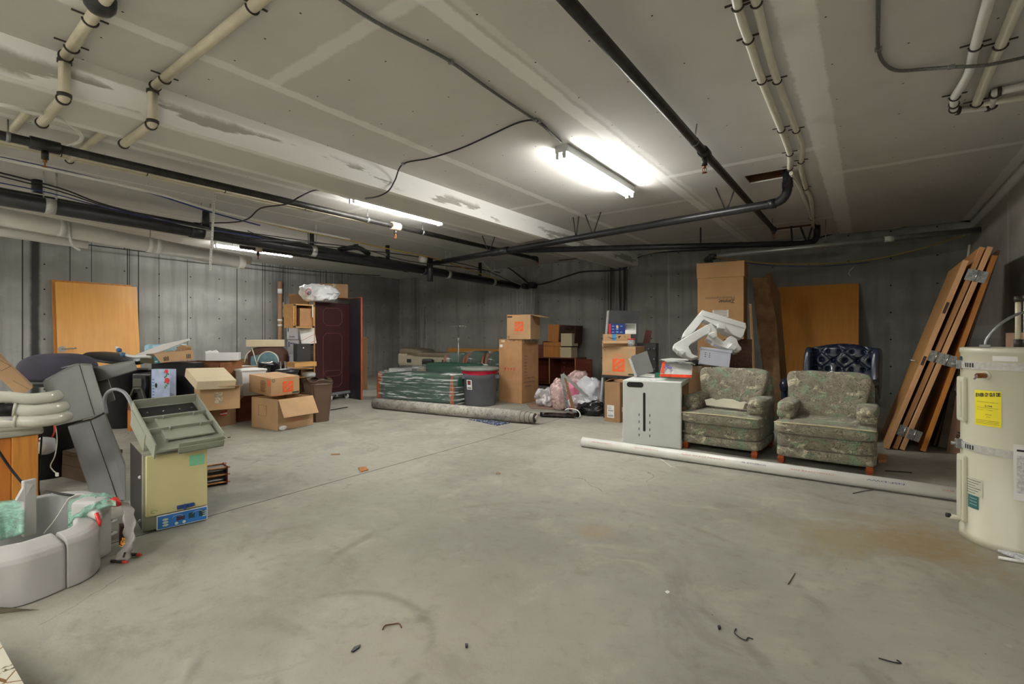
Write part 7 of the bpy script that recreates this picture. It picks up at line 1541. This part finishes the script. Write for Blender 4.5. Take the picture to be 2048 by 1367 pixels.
th = thing('suggestion_box', 'dark grey metal lock box with a round chrome lock on the bookcase shelf', 'box', M=Mmb)
MB().box(0, wmb, 0, .14, 0, hmb, bev=.008).build('body', mat('box_charcoal', (54, 54, 54), .45), th); MB().sup(.024, .018, .010, .8, .8, 16, 10, M=FACE_F(wmb*.45, hmb*.75, -.008)).build('lock', M_CHROME, th)
Msd = Mmb @ T(-.04, .02, 0); 
th = thing('drawer_board', 'pale wooden drawer front under the dark grey lock box', 'board', M=Msd); MB().box(0, wmb+.16, 0, .30, -.095, -.012, bev=.002).build('board', M_PALEW, th)
q = D(617, 744, 8.9); th = thing('padded_bag', 'white padded bundle on the shelf under the drawer front', 'bag', (q.x, q.y, zz_(751)+.001)); MB().sup(.12, .1, .05, .6, .6, 24, 12, M=T(0, 0, .05), fn=lambda p: lump(p, .01, 12)).build('bag', M_WHITEP, th)
# boxes and bag on top
q = D(641, 598, 9.6); q2 = D(696, 598, 9.75); q.z = q2.z = zp2+.012; Mtb, wtb = frame_of(q, q2); 
th = carton('carton', 'brown carton with a white label on top of the tall boards, behind the white bag', Mtb @ T(0, -.12, 0), wtb, .40, hat(q, 569)-zp2, M_KRAFT2)
MB().box(wtb*.50, wtb*.62, -.0015, 0, .05, .15).build('label', M_PAPER, th); MB().box(wtb*.53, wtb*.59, -.0025, -.0015, .07, .13).build('red_print', M_REDINK, th)
q = D(580, 640, 9.6); q2 = D(612, 640, 9.7); Mtc, wtc = frame_of(q, q2); zz3 = zz2(634)+.0
Mtc.translation.z = zz3+.004; carton('carton', 'brown carton on top of the white box stack beside the wooden crate', Mtc @ T(0, -.2, 0), wtc+.05, .35, hat(q, 594)-zz3, M_KRAFT2, open_=True, flaps=(('L', 15, .06), ('F', 5, .05)))
q = D(640, 603, 9.0); th = thing('plastic_bag', 'white plastic garbage bag with red drawstring on top of the maroon bookcase', 'bag', (q.x, q.y, zp+.002))
MB().sup(.30, .20, .155, .75, .8, 72, 44, M=T(0, 0, .155) @ R(YAW), fn=lambda p: (lambda q_: Vector((q_.x, q_.y, max(q_.z, -.15))))(lump(lump(p, .075, 5, 6), .035, 16, 2))+Vector((0, 0, -.12*max(0, p.x)*1.2 if p.z > 0 else 0))).build('bag', mat('bag_white', (216, 216, 218), .35, var=.05, bump=.5, bscale=16), th)
MB().tube([R(YAW) @ Vector((-.13+.05*math.cos(a_), -.2, .17+.05*math.sin(a_)+.01*math.sin(5*a_))) for a_ in [k*.45 for k in range(13)]], .006, 6).build('drawstring', mat('string_pink', (206, 90, 100), .5), th)
MB().sup(.035, .03, .035, .9, .9, 20, 12, M=R(YAW) @ T(-.12, -.19, .14), fn=lambda p: lump(p, .012, 40)).build('tied_neck', mat('neck_grey', (110, 110, 112), .4, var=.4, scale=60), th)
# cardboard tube by the left wall
q = PX(560, 690, WX0+.12); th = thing('cardboard_tube', 'tall cardboard tube with white tape bands standing against the left wall', 'tube', (q.x, q.y, 0)); zt9 = hat(q, 563)
MB().tube([(0, 0, 0), (0, 0, zt9)], .058, 18).build('tube', mat('kraft_tube', (150, 116, 86), .8, var=.06), th)
for py, h_ in ((582, .12), (640, .05), (650, .04)): MB().tube([(0, 0, hat(q, py)-h_/2), (0, 0, hat(q, py)+h_/2)], .0595, 18).build('tape_band', M_PAPER, th)
# chipped white board at the bottom left corner
P_ = [G(x, y, .12) for x, y in ((-160, 1290), (-40, 1262), (0, 1283), (24, 1326), (62, 1392), (-200, 1480))]; o = Vector((P_[2].x, P_[2].y, 0))
t = NT('chipped_white'); p = t.pos(); c = t.mix(t.ramp(t.noise(p, 14, 4, .7), .58, .64), lin((196, 192, 174)), lin((96, 76, 52)))
e = t.voro(p, 9, 'DISTANCE_TO_EDGE'); c = t.mix(t.math('MULTIPLY', t.math('LESS_THAN', e, .02), t.math('GREATER_THAN', t.noise(p, 3, 2), .48)), c, lin((120, 84, 40))); t.set(c, .7)
th = thing('painted_board', 'white painted board with brown chips cut by the bottom left corner', 'board', o); MB().wprism([Vector((p.x, p.y, 0))-o for p in P_], (0, 0, .12)).build('board', t.m, th)
